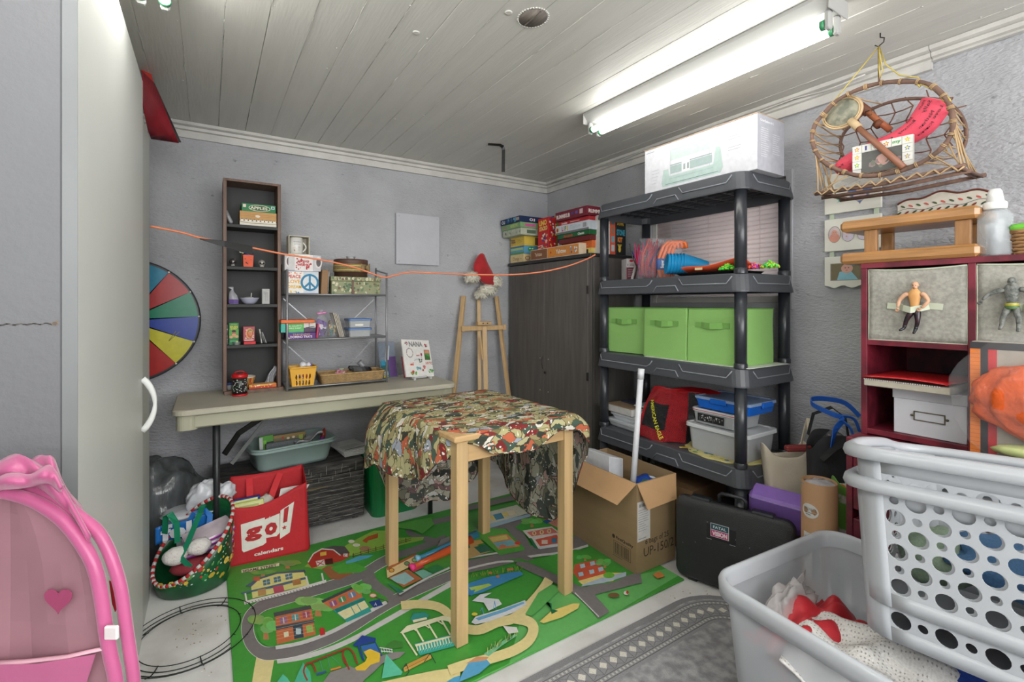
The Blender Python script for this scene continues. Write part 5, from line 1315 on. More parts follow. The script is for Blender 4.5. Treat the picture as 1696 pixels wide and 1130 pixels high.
# ================================================================ UNDER THE FOLDING TABLE
def trunk_mat():
    m=mat('distressed_black_paint',(84,80,76),.55,scale=7,col2=(30,28,27),stretch=(1.2,4,9),lo=.42,hi=.7,bump=.4,bscale=24,detail=9)
    return m
KX0,KX1,KY0,KY1,KH=.02,.735,2.685,2.985,.335
t=thing('wooden_chest','black distressed wooden trunk painted like stone blocks under the folding table','trunk',(.38,2.83,0))
mb=MB();mb.box(KX0,KX1,KY0,KY1,.012,KH-.075,b=.006);mb.build('trunk_body',trunk_mat(),t,world=True)
mb=MB();mb.box(KX0-.002,KX1+.002,KY0-.002,KY1+.002,KH-.072,KH,b=.010);l=mb.build('lid',trunk_mat(),t,world=True)
mb=MB()
for a in(KX0+.03,KX1-.06):
    for b_ in(KY0+.02,KY1-.05):mb2=MB();mb2.box(a,a+.03,b_,b_+.03,0,.012);mb2.build('foot',trunk_mat(),t,world=True)
p=Print((KX0,KY0-.0025,0),X,Zv,n=(0,-1,0),eps=.0003);W_=KX1-KX0;rg=random.Random(5)
for i in range(26):
    z=rg.uniform(.02,KH-.02);x=rg.uniform(0,W_-.2);p.poly([(x,z),(x+rg.uniform(.04,.15),z+rg.uniform(-.003,.006)),(x+rg.uniform(.06,.18),z+.010),(x+.01,z+rg.uniform(.004,.016))],rg.choice([(100,84,36),(62,42,36),(88,84,80),(40,36,34),(110,92,44),(70,68,66),(52,48,46)]))
for z in[.04,.065,.09,.115,.14,.165,.19,.215,.245,.268]:
    pts=[(W_*q/14,z+rg.uniform(-.002,.002))for q in range(15)];p.line(pts,.0013,(150,148,142))
for r_ in range(4):
    for q in range(9):x=.03+.08*q+(.04 if r_%2 else 0)+rg.uniform(-.01,.01);z=(.28,.245,.30,.268)[r_];p.line([(x,z),(x+.001,z+.028)],.0014,(160,158,150))
for q in range(150):x=rg.uniform(0,W_-.03);z=rg.uniform(.02,KH-.01);p.line([(x,z),(x+rg.uniform(.004,.05),z+rg.uniform(-.003,.004))],rg.uniform(.0004,.0011),(170,168,162),False)
p.build('painted_mortar',PRINT,t,world=True)
t2=MB();t2.T=Matrix.Translation((onv(497,795,KY0).x,KY0-.004,.272))@Matrix.Rotation(PI/2,4,'X');t2.lathe([(.024,-.004),(.026,0),(.022,.007),(.010,.008),(.001,.006)],20);lp=t2.build('lock_plate',mat('aged_black_iron',(38,38,38),.4,.6),t,world=True)
t2=MB();t2.ell((onv(497,795,KY0).x,KY0-.014,.266),(.015,.004,.010),12,6);t2.build('keyhole_boss',mat('pewter',(110,110,112),.35,.8),lp,world=True)
mb=MB();hx=onv(440,810,KY0).x;mb.tube([(hx-.065+.13*q/12,KY0-.006-.012*math.sin(PI*q/12),.17+.055*math.sin(PI*q/12))for q in range(13)],.003,6);mb.build('iron_handle',mat('aged_black_iron',(0,0,0)),t,world=True)

# grey-green dish tub
t=thing('dish_tub','pale grey-green plastic dish tub on top of the trunk','tub',(.375,2.83,KH+.001),math.radians(8))
Mtub=mat('grey_green_plastic',(150,172,168),.35,var=.04)
mb=MB();w,d,h=.40,.25,.115
O1=rrect(-w/2*.86,w/2*.86,-d/2*.80,d/2*.80,.04);O1b=rrect(-w/2*.90,w/2*.90,-d/2*.86,d/2*.86,.045);O2=rrect(-w/2,w/2,-d/2,d/2,.05);O3=rrect(-w/2-.014,w/2+.014,-d/2-.014,d/2+.014,.06);I2=rrect(-w/2+.004,w/2-.004,-d/2+.004,d/2-.004,.05);I1=rrect(-w/2*.86,w/2*.86,-d/2*.80,d/2*.80,.04)
R3=lambda L_,z:[Vector((*p,z))for p in L_]
mb.loft([R3(O1,0),R3(O1b,.018),R3(O2,h),R3(O3,h),R3(O3,h+.006),R3(rrect(-w/2-.008,w/2+.008,-d/2-.008,d/2+.008,.055),h+.010),R3(I2,h+.008),R3(I1,.008)],None,True);mb.build('tub_body',Mtub,t,solid=0)
mb=MB();mb.loft([R3(O3,h-.012),R3(O3,h+.003)],None,True,False);mb.build('rim_lip',Mtub,t)
def inbox(name,lab,cat,base_t,loc,dims,col,rot,m=PRINT,deco=None):
    """flat item standing or lying in a container; loc in the container's frame"""
    P_=wmat(base_t)@Vector(loc)
    q=thing(name,lab,cat,P_,rot=tuple(math.radians(a)for a in rot));mb=MB();mb.box(0,dims[0],0,dims[1],0,dims[2],col,b=min(dims)*.2);mb.build('sheet_body',m,q)
    if deco:p=Print((0,0,0),X,Zv,n=(0,-1,0));deco(p,dims[0],dims[2]);p.build('front_print',PRINT,q)
    return q
inbox('green_package','green and clear package upright at the left of the dish tub','package',t,(-.155,-.03,.03),(.07,.012,.135),(90,160,60),(-10,0,12),deco=lambda p,w,h:(p.rect(w*.0,0,w*.25,h*.95,(200,204,204)),p.rect(w*.28,h*.02,w*.22,h*.8,(124,200,60)),p.rect(w*.5,0,w*.5,h*.75,(52,60,48))))
inbox('felt_bag','grey felt package with small white marks in the dish tub','package',t,(-.135,-.075,.03),(.17,.022,.105),(112,118,120),(-14,0,6),m=attr_mat('felt',.95,.15,150),deco=lambda p,w,h:(p.rect(w*.55,h*.3,w*.07,h*.3,(206,120,106)),p.rect(w*.72,h*.25,w*.03,h*.4,(226,226,226)),p.rect(w*.79,h*.25,w*.03,h*.3,(226,226,226))))
inbox('toy_blister','olive and red blister package behind the grey felt package','package',t,(-.10,.0,.03),(.18,.02,.122),(112,106,72),(-8,0,4),deco=lambda p,w,h:(p.rect(0,h*.86,w,h*.12,(150,120,60)),p.ellp(w*.5,h*.8,.008,.006,(220,200,170)),p.ellp(w*.65,h*.82,.008,.006,(220,200,170)),p.rect(w*.8,h*.66,w*.12,h*.22,(150,170,60)),p.rect(w*.32,h*.78,w*.07,h*.12,(170,60,50))))
q=thing('cling_bag','crumpled clear plastic bag lying across the dish tub','bag',wmat(t)@Vector((.0,-.08,.10)),rot=(0,math.radians(-12),0))
mb=MB();mb.sheet(lambda a,b:Vector((.15*a,.05*b,.012*math.sin(9*a+3*b)+.008*math.sin(17*b+2)+.02*a)),14,6);mb.build('film',mat('cling_film',(205,205,210),.12,alpha=.6,bump=.6,bscale=30),q,solid=.003)
q=thing('toy_bottle','small purple and dark red translucent bottle at the right of the dish tub','bottle',wmat(t)@Vector((.145,-.055,.075)),rot=(math.radians(-10),math.radians(14),0))
mb=MB();mb.lathe([(.012,0),(.015,.01),(.014,.04),(.012,.042)],14);mb.build('purple_base',mat('purple_plastic',(130,60,150),.2,alpha=.85),q);mb=MB();mb.lathe([(.0135,.042),(.014,.055),(.008,.078),(.003,.09),(.001,.092)],14);mb.build('red_top',mat('dark_red_plastic',(150,50,34),.2),q)
# papers at the right end of the trunk
for i in range(4):
    q=thing('newspaper',['folded newspapers stacked at the right end of the trunk lid, bottom one','second newspaper from the bottom on the trunk lid','third newspaper from the bottom on the trunk lid','topmost newspaper with black print on the trunk lid'][i],'newspaper',(.640,2.735+.004*i,KH+.001+.0065*i),math.radians(4+3*i))
    mb=MB();mb.box(0,.17,0,.22,0,.006,(206,206,205),b=.002);mb.build('pages',PRINT,q)
    p=Print((0,0,.006),X,Y,n=(0,0,1));p.rect(.02,.03,.13,.01,(60,60,62));p.lines(.02,.06,.12,3,-.02,.006,(130,130,132));p.build('headlines',PRINT,q)
    if i==3:p=Print((0,0,0),X,Zv,n=(0,-1,0));p.blobs(.03,.001,.12,.004,[(40,40,40),(190,60,50)],14,.0006,.002,3);p.build('fold_print',PRINT,q)
    if i==3:q['label']='topmost newspaper with black print on the trunk lid'

# green plastic bin
t=lidbox('green_bin','dark green plastic bin between the trunk and the pine table','bin',(.905,2.775,0),.31,.33,.335,body=mat('green_plastic',(8,112,58),.3,var=.05),lidm=None,r=.05,taper=.88)
mb=MB();mb.loft([R3(rrect(-.155-e,.155+e,-.165-e,.165+e,.05),z)for e,z in((.0,.320),(.01,.320),(.01,.335),(.0,.337))],None,False,cap=False);mb.build('rim',mat('green_plastic',(0,0,0)),t)
for i,(z,c_)in enumerate(((.24,(190,188,184)),(.262,(120,118,116)))):
    q=thing('folded_cloth',['light','dark grey'][i]+' folded cloth inside the green bin','cloth',(.905,2.775,z));mb=MB();mb.box(-.12,.12,-.12,.12,0,.02,c_,b=.008);mb.build('folds',CLOTHC,q)

# dark plastic sack, white/blue carrier, christmas bag, red tote
def sack(name,lab,cat,loc,w,d,h,seed,m,pinch=.5,crumple=.25,rotz=0,lean=(0,0),n=28,mm=16):
    t=thing(name,lab,cat,loc,rotz)
    mb=MB();mb.loft(bag_mesh(w,d,h,seed,pinch,n,mm,crumple,lean),None,True);mb.build('bag_body',m,t,sub=1);return t
Mdark=mat('smoke_grey_film',(92,96,98),.18,var=.5,scale=9,bump=.9,bscale=9,stretch=(2,2,.5))
def lump(c,r,seed,folds=7,amp=.10,nu=48,nv=26,col=None):
    mb=MB();vs=[];fs=[]
    for j in range(nv+1):
        th=PI*j/nv
        for i in range(nu):
            ph=2*PI*i/nu
            d=Vector((math.sin(th)*math.cos(ph),math.sin(th)*math.sin(ph),math.cos(th)))
            k=1+amp*math.sin(folds*ph+3*noise.noise(d*1.7+Vector((seed,0,0))))*math.sin(th)*.5+amp*1.5*noise.noise(d*2.6+Vector((0,seed,0)))+amp*.6*abs(noise.noise(d*7+Vector((seed,seed,0))))
            vs.append(Vector(c)+Vector((d.x*r[0],d.y*r[1],d.z*r[2]))*k)
    for j in range(nv):
        for i in range(nu):q=(i+1)%nu;fs.append((j*nu+i,(j+1)*nu+i,(j+1)*nu+q,j*nu+q))
    lo=min(v.z for v in vs);vs=[Vector((v.x,v.y,v.z-lo+.001))if False else v for v in vs]
    mb.add(vs,fs,col,True);return mb
t=thing('garbage_sack','shiny dark grey plastic sack in the corner behind the carrier bag','bag',(-.225,2.78,.001))
mb=lump((0,0,.225),(.235,.15,.235),2.2,8,.10);mb.v=[(x,y,max(z,0))for x,y,z in mb.v];mb.build('bag_body',Mdark,t)
mb=lump((.15,.0,.22),(.085,.07,.10),5.2,7,.12);mb.build('knotted_end',Mdark,t)
t=sack('carrier_bag','white and blue plastic carrier bag with handles, behind the green holiday bag','bag',(-.055,2.605,.001),.26,.17,.27,4.1,mat('white_film',(205,208,214),.25,var=.12,scale=14,bump=.6,bscale=14),.80,.14)
mb=MB();mb.sheet(lambda a,b:Vector((-.135+.20*a,-.108+.012*math.sin(a*8)-.006*b,.175+.075*b+.02*a)),12,5);bp_=mb.build('blue_panel',mat('blue_film',(36,112,190),.25,bump=.3,bscale=14),t,solid=.002)
p=Print((-.135,-.135,.175),X,Zv,n=(0,-1,0));p.text('fol',.018,.012,.058,(225,228,234),.11,bold=.05)
p.v=[(a,b+.014+.012*math.sin((a+.135)/.2*8),c+(a+.135)*.1)for a,b,c in p.v];p.build('letters',PRINT,t)
mb=MB();mb.ribbon([(-.02,-.124,.245),(.0,-.13,.285),(.035,-.11,.29),(.06,-.122,.26),(.055,-.135,.20),(.075,-.135,.15)],.022,.003,side=(1,0,.3));mb.build('blue_handle',mat('blue_film',(0,0,0)),t)
Mwf=MATS['white_film']
for k,(x_,y_,zt,rx_,rz_,lean)in enumerate(((.03,-.02,.315,.055,.075,30),(.095,-.02,.295,.05,.075,42),(.10,-.01,.225,.055,.08,10))):
    mb=lump((0,0,0),(rx_,.035,rz_),3.3+k,5,.17,28,18);mb.v=[tuple(Matrix.Rotation(math.radians(lean),3,'Y')@Vector(q)+Vector((x_,y_,zt)))for q in mb.v];mb.build('crumpled_top',Mwf,t)

# christmas bag: open-topped, oval, tilted towards the room
t=thing('holiday_bag','green christmas gift bag with striped piping holding mittens and packets','bag',(-.052,2.425,.001),0)
mb=MB();n=36
def xring(z,s,tilt=0):
    out=[]
    for i in range(n):
        a=2*PI*i/n;x=.142*s*math.cos(a);y=.115*s*math.sin(a)
        out.append(Vector((x,y,z+tilt*(.10*x/.142+.085*y/.115))))
    return out
mb.loft([xring(0,.80),xring(.006,.88),xring(.08,.98,.3),xring(.145,1.0,.75),xring(.195,1.0,1)],None,True,cap=False);mb.add(xring(0,.80),[list(range(n))[::-1]]);
def xmas_mat():
    m=mat('christmas_print',(24,92,52),.35,scale=9,col2=(14,62,34),bump=.2,bscale=20);return m
mb.build('bag_wall',xmas_mat(),t,solid=.003)
mb=MB();rim=xring(.197,1.0,1)
for i in range(n):
    for h_ in(0,1):
        a=rim[i].lerp(rim[(i+1)%n],h_*.5);b=rim[i].lerp(rim[(i+1)%n],h_*.5+.5);mb.tube([a,b],.0075,7,(206,204,200)if h_ else(186,40,44))
mb.build('striped_piping',CLOTHC,t)
mb=MB();rg=random.Random(15)
def on_wall(a,q,e=.004):
    z=.195*q;x=.142*math.cos(a);y=.115*math.sin(a);z2=z+q*(.10*math.cos(a)+.085*math.sin(a))*q;s_=.82+.18*min(1,q*2.2);return Vector((x*s_*(1+e/.12),y*s_*(1+e/.12),z2))
for i in range(150):
    a=rg.uniform(-2.6,.4);q=rg.uniform(.1,.92);r=rg.uniform(.002,.006)if rg.random()<.8 else rg.uniform(.008,.014);c_=(214,220,216)if r<.004 else rg.choice([(200,170,60),(30,130,60),(190,50,46),(90,150,80),(220,190,90)])
    k=6;P0=on_wall(a,q);tx=(on_wall(a+.05,q)-on_wall(a-.05,q)).normalized();tz=(on_wall(a,q+.03)-on_wall(a,q-.03)).normalized()
    mb.add([P0+tx*r*math.cos(2*PI*j/k)+tz*r*math.sin(2*PI*j/k)for j in range(k)],[tuple(range(k))],c_)
mb.build('holiday_print',PRINT,t)
Mgs=mat('green_strap',(10,128,92),.6)
mb=MB();mb.ribbon([(-.105,.05,.225),(-.10,.03,.30),(-.085,.0,.325),(-.06,-.035,.29),(-.055,-.06,.22)],.024,.002,side=(.8,-.5,.1));mb.build('strap',Mgs,t)
mb=MB();mb.ribbon([(.035,.09,.27),(.03,.05,.315),(.02,0,.30),(-.02,-.05,.21),(-.045,-.08,.165),(-.01,-.10,.125)],.024,.002,side=(.8,-.5,.1));mb.build('strap',Mgs,t)
q=thing('mitten','white fluffy ball at the left in the holiday bag','ball',(-.115,2.375,.135));mb=MB();mb.ell((0,0,.03),(.045,.036,.036),16,10,jit=.1);mb.build('fluff',mat('white_plush',(214,210,206),.95,scale=60,col2=(196,170,160),bump=.6,bscale=120,lo=.25,hi=.4),q)
q=thing('plush_ball','white fluffy ball at the right in the holiday bag','ball',(-.035,2.380,.150));mb=MB();mb.ell((0,0,.03),(.046,.036,.034),16,10,jit=.1);mb.build('fluff',mat('white_plush',(0,0,0)),q)
for i in range(3):
    q=thing('zip_packet',['lowest','middle','topmost'][i]+' clear zip packet with purple seam in the holiday bag','packet',(.0,2.44,.160+.022*i),rot=(math.radians(24),math.radians(-10),math.radians(8*i)))
    mb=MB();mb.box(-.09,.09,-.045,.045,0,.014,(186+8*i,172+8*i,196),b=.006);mb.build('film',attr_mat('packet_film',.15,.15,20),q)
    mb=MB();mb.box(-.088,.088,-.049,-.044,.004,.009,(170,60,170));mb.build('zip_seam',PRINT,q)
q=thing('red_scarf','folded dark red knit under the fluffy balls in the holiday bag','scarf',(-.045,2.37,.10));mb=MB();mb.ell((0,0,.012),(.085,.055,.028),16,8,(138,46,56),jit=.2);mb.build('knit',CLOTHC,q)

# red tote bag
t=thing('tote_bag','red fabric tote bag printed go! leaning on the trunk, on the mat corner','bag',(.055,2.50,0),rot=(0,0,math.radians(-6)))
Mrt=mat('red_nonwoven',(188,28,38),.7,var=.12,scale=5,bump=.25,bscale=30)
w,d,hF,hB=.345,.10,.275,.365
def tote_front(a,b):
    sag=.035*math.sin(PI*min(1,a*1.15))*b**2
    return Vector((.0+w*a+.012*(1-b)*(a-.5),-.0-.012*(1-b)+.020*b,hF*b-sag*(1-.3*a)+.05*b*a*a))
def tote_back(a,b):return Vector((.018+(w-.03)*a+(0)*b,d+.045*b+.01*math.sin(PI*a),hB*b+.012*a*b-.012*math.sin(PI*a)*b))
mb=MB();n1=20
mb.sheet(tote_front,n1,16);mb.sheet(tote_back,n1,16)
mb.sheet(lambda a,b:tote_front(0,b).lerp(tote_back(0,b),a)+Vector((-.02*math.sin(PI*a)*(1-b),0,0)),6,16)
mb.sheet(lambda a,b:tote_front(1,b).lerp(tote_back(1,b),a)+Vector((.02*math.sin(PI*a)*(1-b),0,0)),6,16)
mb.sheet(lambda a,b:tote_front(a,0).lerp(tote_back(a,0),b),n1,4)
mb.v=[(x,y,max(z,0)+.001)for x,y,z in mb.v]
mb.build('fabric_body',Mrt,t,solid=.002)
Mrs=mat('red_strap',(206,40,48),.7,var=.08)
for x_,dx in((.085,.01),(.235,-.055)):
    mb=MB();f0=tote_back(x_/w,.96);mb.ribbon([f0+Vector((dx*0,-.004,0)),f0+Vector((dx*.3,-.03,-.03)),f0+Vector((dx*.6,-.055,-.07)),f0+Vector((dx*.9,-.075,-.115))],.028,.002,side=(1,0,0));mb.build('strap',Mrs,t)
class SurfPrint(Print):
    def __init__(s,fn,off=(0,-1,0),eps=.0006):MB.__init__(s);s.fn=fn;s.k=2;s.eps=.0002;s.off=Vector(off)
    def P(s,x,y,k=None):return s.fn(x,y)+s.off*(s.eps*(k or s.k)+.002)
p=SurfPrint(tote_front)
WC=(226,224,214)
def qp(pts,c):p.poly(smooth(pts+[pts[0]],2)[:-1]if 0 else pts,c)
p.poly([(.20,.70),(.48,.74),(.50,.30),(.46,.27),(.24,.22),(.22,.26)],WC);p.poly([(.46,.70),(.66,.72),(.66,.40),(.62,.36),(.46,.38)],WC);p.poly([(.67,.76),(.84,.80),(.78,.36),(.66,.30)],WC)
p.text('g',.25,.46,.21,(176,34,38),.20,bold=.05);p.text('o',.48,.43,.25,(176,34,38),.15,bold=.06);p.poly([(.715,.76),(.775,.77),(.75,.54),(.70,.54)],(176,34,38))
def star(p,cx,cy,r,ry,col):p.poly([(cx+(r if i%2==0 else r*.42)*math.sin(2*PI*i/10),cy+(ry if i%2==0 else ry*.42)*math.cos(2*PI*i/10))for i in range(10)],col)
star(p,.715,.46,.035,.04,(176,34,38));p.text('calendars',.36,.125,.055,WC,.34,bold=.03)
p.build('logo_print',PRINT,t)
for i,(x_,c_,e_)in enumerate(((.03,(30,50,130),'blue and cream boxed book in the red tote bag'),(.045,(206,212,130),'pale yellow book in the red tote bag'))):
    q=thing('book',e_,'book',wmat(t)@Vector((x_,.035-.022*i,.185-.012*i)),rot=(math.radians(-8),math.radians(-3),math.radians(-6)))
    mb=MB();mb.box(0,.12,0,.02,0,.10,c_,b=.002);mb.build('cover',PRINT,q);pp=Print((0,0,0),X,Zv,n=(0,-1,0));pp.rect(.01,.072,.10,.022,(214,216,160));pp.rect(.02,.076,.08,.010,(170,180,110));pp.build('cover_print',PRINT,q)
q=thing('shirt_wrap','rolled white paper with a figure drawing sticking out of the red tote bag','paper',wmat(t)@Vector((.20,.045,.15)),rot=(math.radians(-12),math.radians(14),math.radians(-6)))
def papf(a,b):return Vector((-.03+.09*a+.06*b-.035*b*b*(1-a),-.045+.02*math.sin(PI*a)+.02*b,.02+.165*b-.03*(1-a)*b))
mb=MB();mb.sheet(papf,10,12);mb.build('paper_sheet',mat('white_paper',(214,210,206),.7,var=.05),q,solid=.001)
pp=SurfPrint(papf);pp.blobs(.1,.1,.75,.7,[(176,130,126),(150,90,80),(96,84,120),(206,190,196),(190,150,110)],16,.05,.13,31,1);pp.build('drawing',PRINT,q)
q=thing('wrapped_paper','crumpled cream packet behind the drawing in the red tote bag','packet',wmat(t)@Vector((.165,.06,.16)));mb=MB();mb.ell((0,0,.06),(.05,.025,.06),10,8,jit=.4);mb.build('crumple',mat('crumpled_paper',(0,0,0)),q)

# wire wreath frame on the floor
wc_=onh(300,1045,.006)
t=thing('wire_wreath_frame','round dark green wire wreath frame lying on the bare floor','wreath frame',(-.055,2.06,.001))
Mw=mat('dark_green_wire',(36,44,38),.4,.4)
for r,z in((.205,.010),(.190,.003),(.172,.003),(.156,.010)):
    mb=MB();mb.tube([(r*1.0*math.cos(2*PI*i/60),r*math.sin(2*PI*i/60),z)for i in range(60)],.0016,5,closed=True);mb.build('ring',Mw,t)
for i in range(8):
    a=2*PI*i/8+.2;mb=MB();mb.tube([(.208*math.cos(a),.208*math.sin(a),.010),(.19*math.cos(a),.19*math.sin(a),.0015),(.172*math.cos(a),.172*math.sin(a),.0015),(.153*math.cos(a),.153*math.sin(a),.010)],.0019,5);mb.build('cross_wire',Mw,t)
# ================================================================ DARK CABINET IN THE CORNER
GX0,GX1,GY0,GY1,GH=1.925,2.285,2.125,3.055,1.50
M_ESP=mat('espresso_laminate',(98,94,90),.36,var=.25,scale=6,stretch=(6,6,.6))
t=thing('storage_cabinet','tall dark brown two-door cabinet in the corner behind the easel','cabinet',(2.1,2.59,0))
mb=MB();mb.box(GX0+.02,GX1,GY0+.004,GY1-.004,.0,GH-.022,b=.002);mb.build('body',M_ESP,t,world=True)
mb=MB();mb.box(GX0-.008,GX1,GY0,GY1,GH-.022,GH,b=.003);mb.build('top_panel',mat('espresso_top',(44,44,44),.35),t,world=True)
mb=MB();mb.box(GX0+.004,GX0+.02,GY0+.005,GY0+.035,.03,GH-.024,b=.001);mb.build('side_stile',M_ESP,t,world=True)
ym=2.605
for a,b_ in((GY0+.037,ym-.0015),(ym+.0015,GY1-.006)):
    mb=MB();mb.box(GX0+.002,GX0+.019,a,b_,.04,GH-.026,b=.002);d=mb.build('door',M_ESP,t,world=True)
    for zz in(.30,.755,1.28):
        yy=(a+.004)if a<2.5 else(b_-.004)
        if a<2.5:mb=MB();mb.box(GX0-.003,GX0+.003,yy-.012,yy+.006,zz-.025,zz+.025,b=.002);mb.build('hinge',mat('dark_bronze',(60,58,56),.4,.6),d,world=True)
    for zz,dy in((.82,.045),(.60,.045)):
        yy=(b_-dy)if a<2.5 else(a+dy);mb=MB();mb.ell((GX0+.001,yy,zz),(.002,.004,.004),8,5);mb.build('screw_cap',mat('steel_bright',(200,200,200),.3,.6),d,world=True)
mb=MB();mb.ell((GX0-.006,ym-.018,.73),(.008,.012,.010),12,8);mb.tube([(GX0-.004,ym+.012,.835),(GX0-.008,ym+.016,.80),(GX0-.004,ym+.012,.75)],.002,6);mb.build('latch',mat('dark_bronze',(0,0,0)),t,world=True)

# ---- games on the cabinet. local frame: x runs along -y of the room (left to right in view), front faces the room (-x)
def gbox(name,lab,cat,y1,y0,x0,depth,z,h,col,front=None,side=None,extra=0,lidline=True):
    """box whose printed front faces the room (-x) from y1 (left) to y0 (right)"""
    t=thing(name,lab,cat,(x0,y1,z),-PI/2+math.radians(extra))
    w=y1-y0;mb=MB();mb.box(0,w,0,depth,0,h,col,b=.0012);mb.build('box_body',PRINT,t)
    if lidline:
        mb=MB();mb.box(-.0008,w+.0008,-.0008,depth+.0008,h*.18,h,col,b=.001);mb.build('lid',PRINT,t)
    if front:p=Print((0,-.0008,0),X,Zv,n=(0,-1,0));front(p,w,h);p.build('front_print',PRINT,t)
    if side:p=Print((w+.0008,0,0),Y,Zv,n=(1,0,0));side(p,depth,h);p.build('side_print',PRINT,t)
    return t
z=GH+.0005
def f_change(p,w,h):p.text('Change',w*.18,h*.28,h*.42,(120,50,40),w*.50,bold=.0);p.line([(w*.74,h*.42),(w*.84,h*.42)],.003,(90,80,70))
def s_change(p,w,h):p.text('Change',w*.05,h*.25,h*.5,(100,44,36),w*.7)
gbox('board_game_box','cream game box reading Change, lowest of the left stack on the dark cabinet','board game',3.045,2.865,1.935,.22,z,.060,(222,200,148),f_change,s_change);z+=.0605
def f_teal(p,w,h):p.rect(0,0,w,h*.25,(90,150,100));p.rect(0,h*.28,w,h*.12,(100,160,190));p.rect(0,h*.5,w*.95,h*.3,(160,200,150));p.text('HUNGRY PACK',w*.2,h*.54,h*.22,(200,210,130),w*.7,bold=.02);p.rect(0,h*.82,w,h*.18,(70,120,170))
def s_teal(p,w,h):p.ellp(w*.3,h*.6,w*.14,h*.3,(40,150,90));p.ellp(w*.25,h*.66,w*.04,h*.08,(230,235,225));p.ellp(w*.36,h*.66,w*.04,h*.08,(230,235,225));p.line([(w*.3,h*.4),(w*.34,h*.1)],.01,(40,150,90))
gbox('board_game_box','teal and green game box, second from the bottom of the left stack','board game',3.045,2.865,1.937,.21,z,.060,(96,160,190),f_teal,s_teal);z+=.0605
def f_yel(p,w,h):p.rect(w*.04,h*.2,w*.32,h*.7,(220,180,90));p.text('Mystery',w*.05,h*.66,h*.16,(60,40,70),w*.28,bold=.03);p.text('GARDEN',w*.05,h*.40,h*.2,(60,40,70),w*.30,bold=.04);p.text('the',w*.05,h*.2,h*.12,(60,40,70),w*.12);p.lines(w*.42,h*.72,w*.5,4,h*.12,.0015,(110,90,60))
gbox('board_game_box','yellow game box, third from the bottom of the left stack','board game',3.045,2.862,1.938,.21,z,.068,(226,196,84),f_yel,lambda p,w,h:p.rect(w*.45,h*.1,w*.3,h*.8,(120,90,60)));z+=.0685
def f_pale(p,w,h):p.blobs(0,0,w,h,[(190,196,170),(150,160,140),(204,206,190)],16,.006,.014,4);p.ellp(w*.16,h*.5,w*.03,h*.2,(120,80,100))
gbox('board_game_box','pale grey-green game box, third from the top of the left stack','board game',3.05,2.81,1.872,.26,z,.050,(182,190,170),f_pale,lambda p,w,h:(p.rect(w*.2,h*.25,w*.3,h*.5,(90,110,90)),p.ellp(w*.7,h*.5,w*.06,h*.3,(110,90,70))));z+=.0505
def f_gr(p,w,h):p.text('Guess',w*.08,h*.3,h*.4,(200,90,150),w*.2,bold=.03);p.rect(w*.5,h*.2,w*.35,h*.6,(170,196,120));p.blobs(w*.35,0,w*.6,h,[(140,176,110),(190,206,130)],8,.005,.010,7)
gbox('board_game_box','light green game box under the topmost box of the left stack','board game',3.05,2.80,1.862,.26,z,.038,(128,168,116),f_gr,lambda p,w,h:p.rect(w*.15,h*.25,w*.35,h*.5,(200,90,150)));z+=.0385
def f_blue(p,w,h):p.text('O.i',w*.05,h*.2,h*.55,(225,230,236),w*.18,bold=.04);p.blobs(w*.3,0,w*.55,h,[(30,90,140),(60,140,180),(120,180,200)],12,.006,.014,9);p.rect(w*.8,h*.3,w*.17,h*.5,(170,160,150))
gbox('board_game_box','dark blue game box, topmost of the left stack','board game',3.055,2.795,1.855,.27,z,.042,(24,44,84),f_blue,lambda p,w,h:(p.text('O.i',w*.3,h*.25,h*.45,(226,226,232),w*.18,bold=.04),p.rect(w*.42,h*.3,w*.03,h*.4,(200,60,60))))
def f_stack(p,w,h):
    p.poly([(w*.06,h*.78),(w*.9,h*.84),(w*.94,h*.97),(w*.1,h*.93)],(206,40,36));p.text('UNO',w*.12,h*.82,h*.115,(236,206,90),w*.72,bold=.05,rot=.05);p.text('STACKO',w*.14,h*.70,h*.09,(240,214,130),w*.76,bold=.05,rot=.05)
    p.blobs(w*.3,h*.04,w*.66,h*.62,[(44,52,120),(236,220,190),(230,170,60),(60,60,130),(224,214,200)],34,.006,.012,14);p.line([(0,h*.34),(w*.5,h*.36)],.005,(236,214,200));p.line([(0,h*.28),(w*.5,h*.31)],.005,(236,180,160))
gbox('stacking_game_box','tall red UNO block-stacking game box standing upright on the dark cabinet','board game',2.758,2.632,1.985,.07,GH+.0005,.298,(204,38,42),f_stack,lambda p,w,h:p.blobs(0,0,w,h,[(60,60,120),(230,190,80),(230,225,215),(200,60,50)],40,.005,.010,15),lidline=False)
gbox('board_game_box','narrow green and white box upright right of the red UNO box','board game',2.60,2.565,2.04,.10,GH+.0005,.27,(214,218,214),lambda p,w,h:(p.rect(0,h*.72,w,h*.24,(30,140,80)),p.rect(0,h*.42,w,h*.12,(30,60,130)),p.blobs(0,h*.2,w,h*.2,[(220,200,50),(60,90,60)],8,.004,.010,3)),None,lidline=False)
def f_yz(p,w,h):
    p.rect(w*.01,h*.06,w*.36,h*.88,(136,88,58));p.rect(w*.38,h*.06,w*.60,h*.88,(208,134,66));p.rect(w*.40,h*.15,w*.14,h*.7,(222,140,50));p.text('Yahtzee',w*.10,h*.34,h*.34,(222,200,170),w*.16,bold=.02);p.text('Yahtzee',w*.55,h*.34,h*.36,(230,222,206),w*.20,bold=.03);p.blobs(w*.82,h*.15,w*.15,h*.7,[(90,150,190),(230,226,220),(60,90,130)],9,.005,.010,5);p.ellp(w*.45,h*.5,w*.015,h*.1,(200,60,40))
gbox('board_game_box','long brown and orange Yahtzee box in front of the red UNO box','board game',2.765,2.235,1.925,.055,GH+.0005,.072,(224,206,178),f_yz,None,lidline=False)
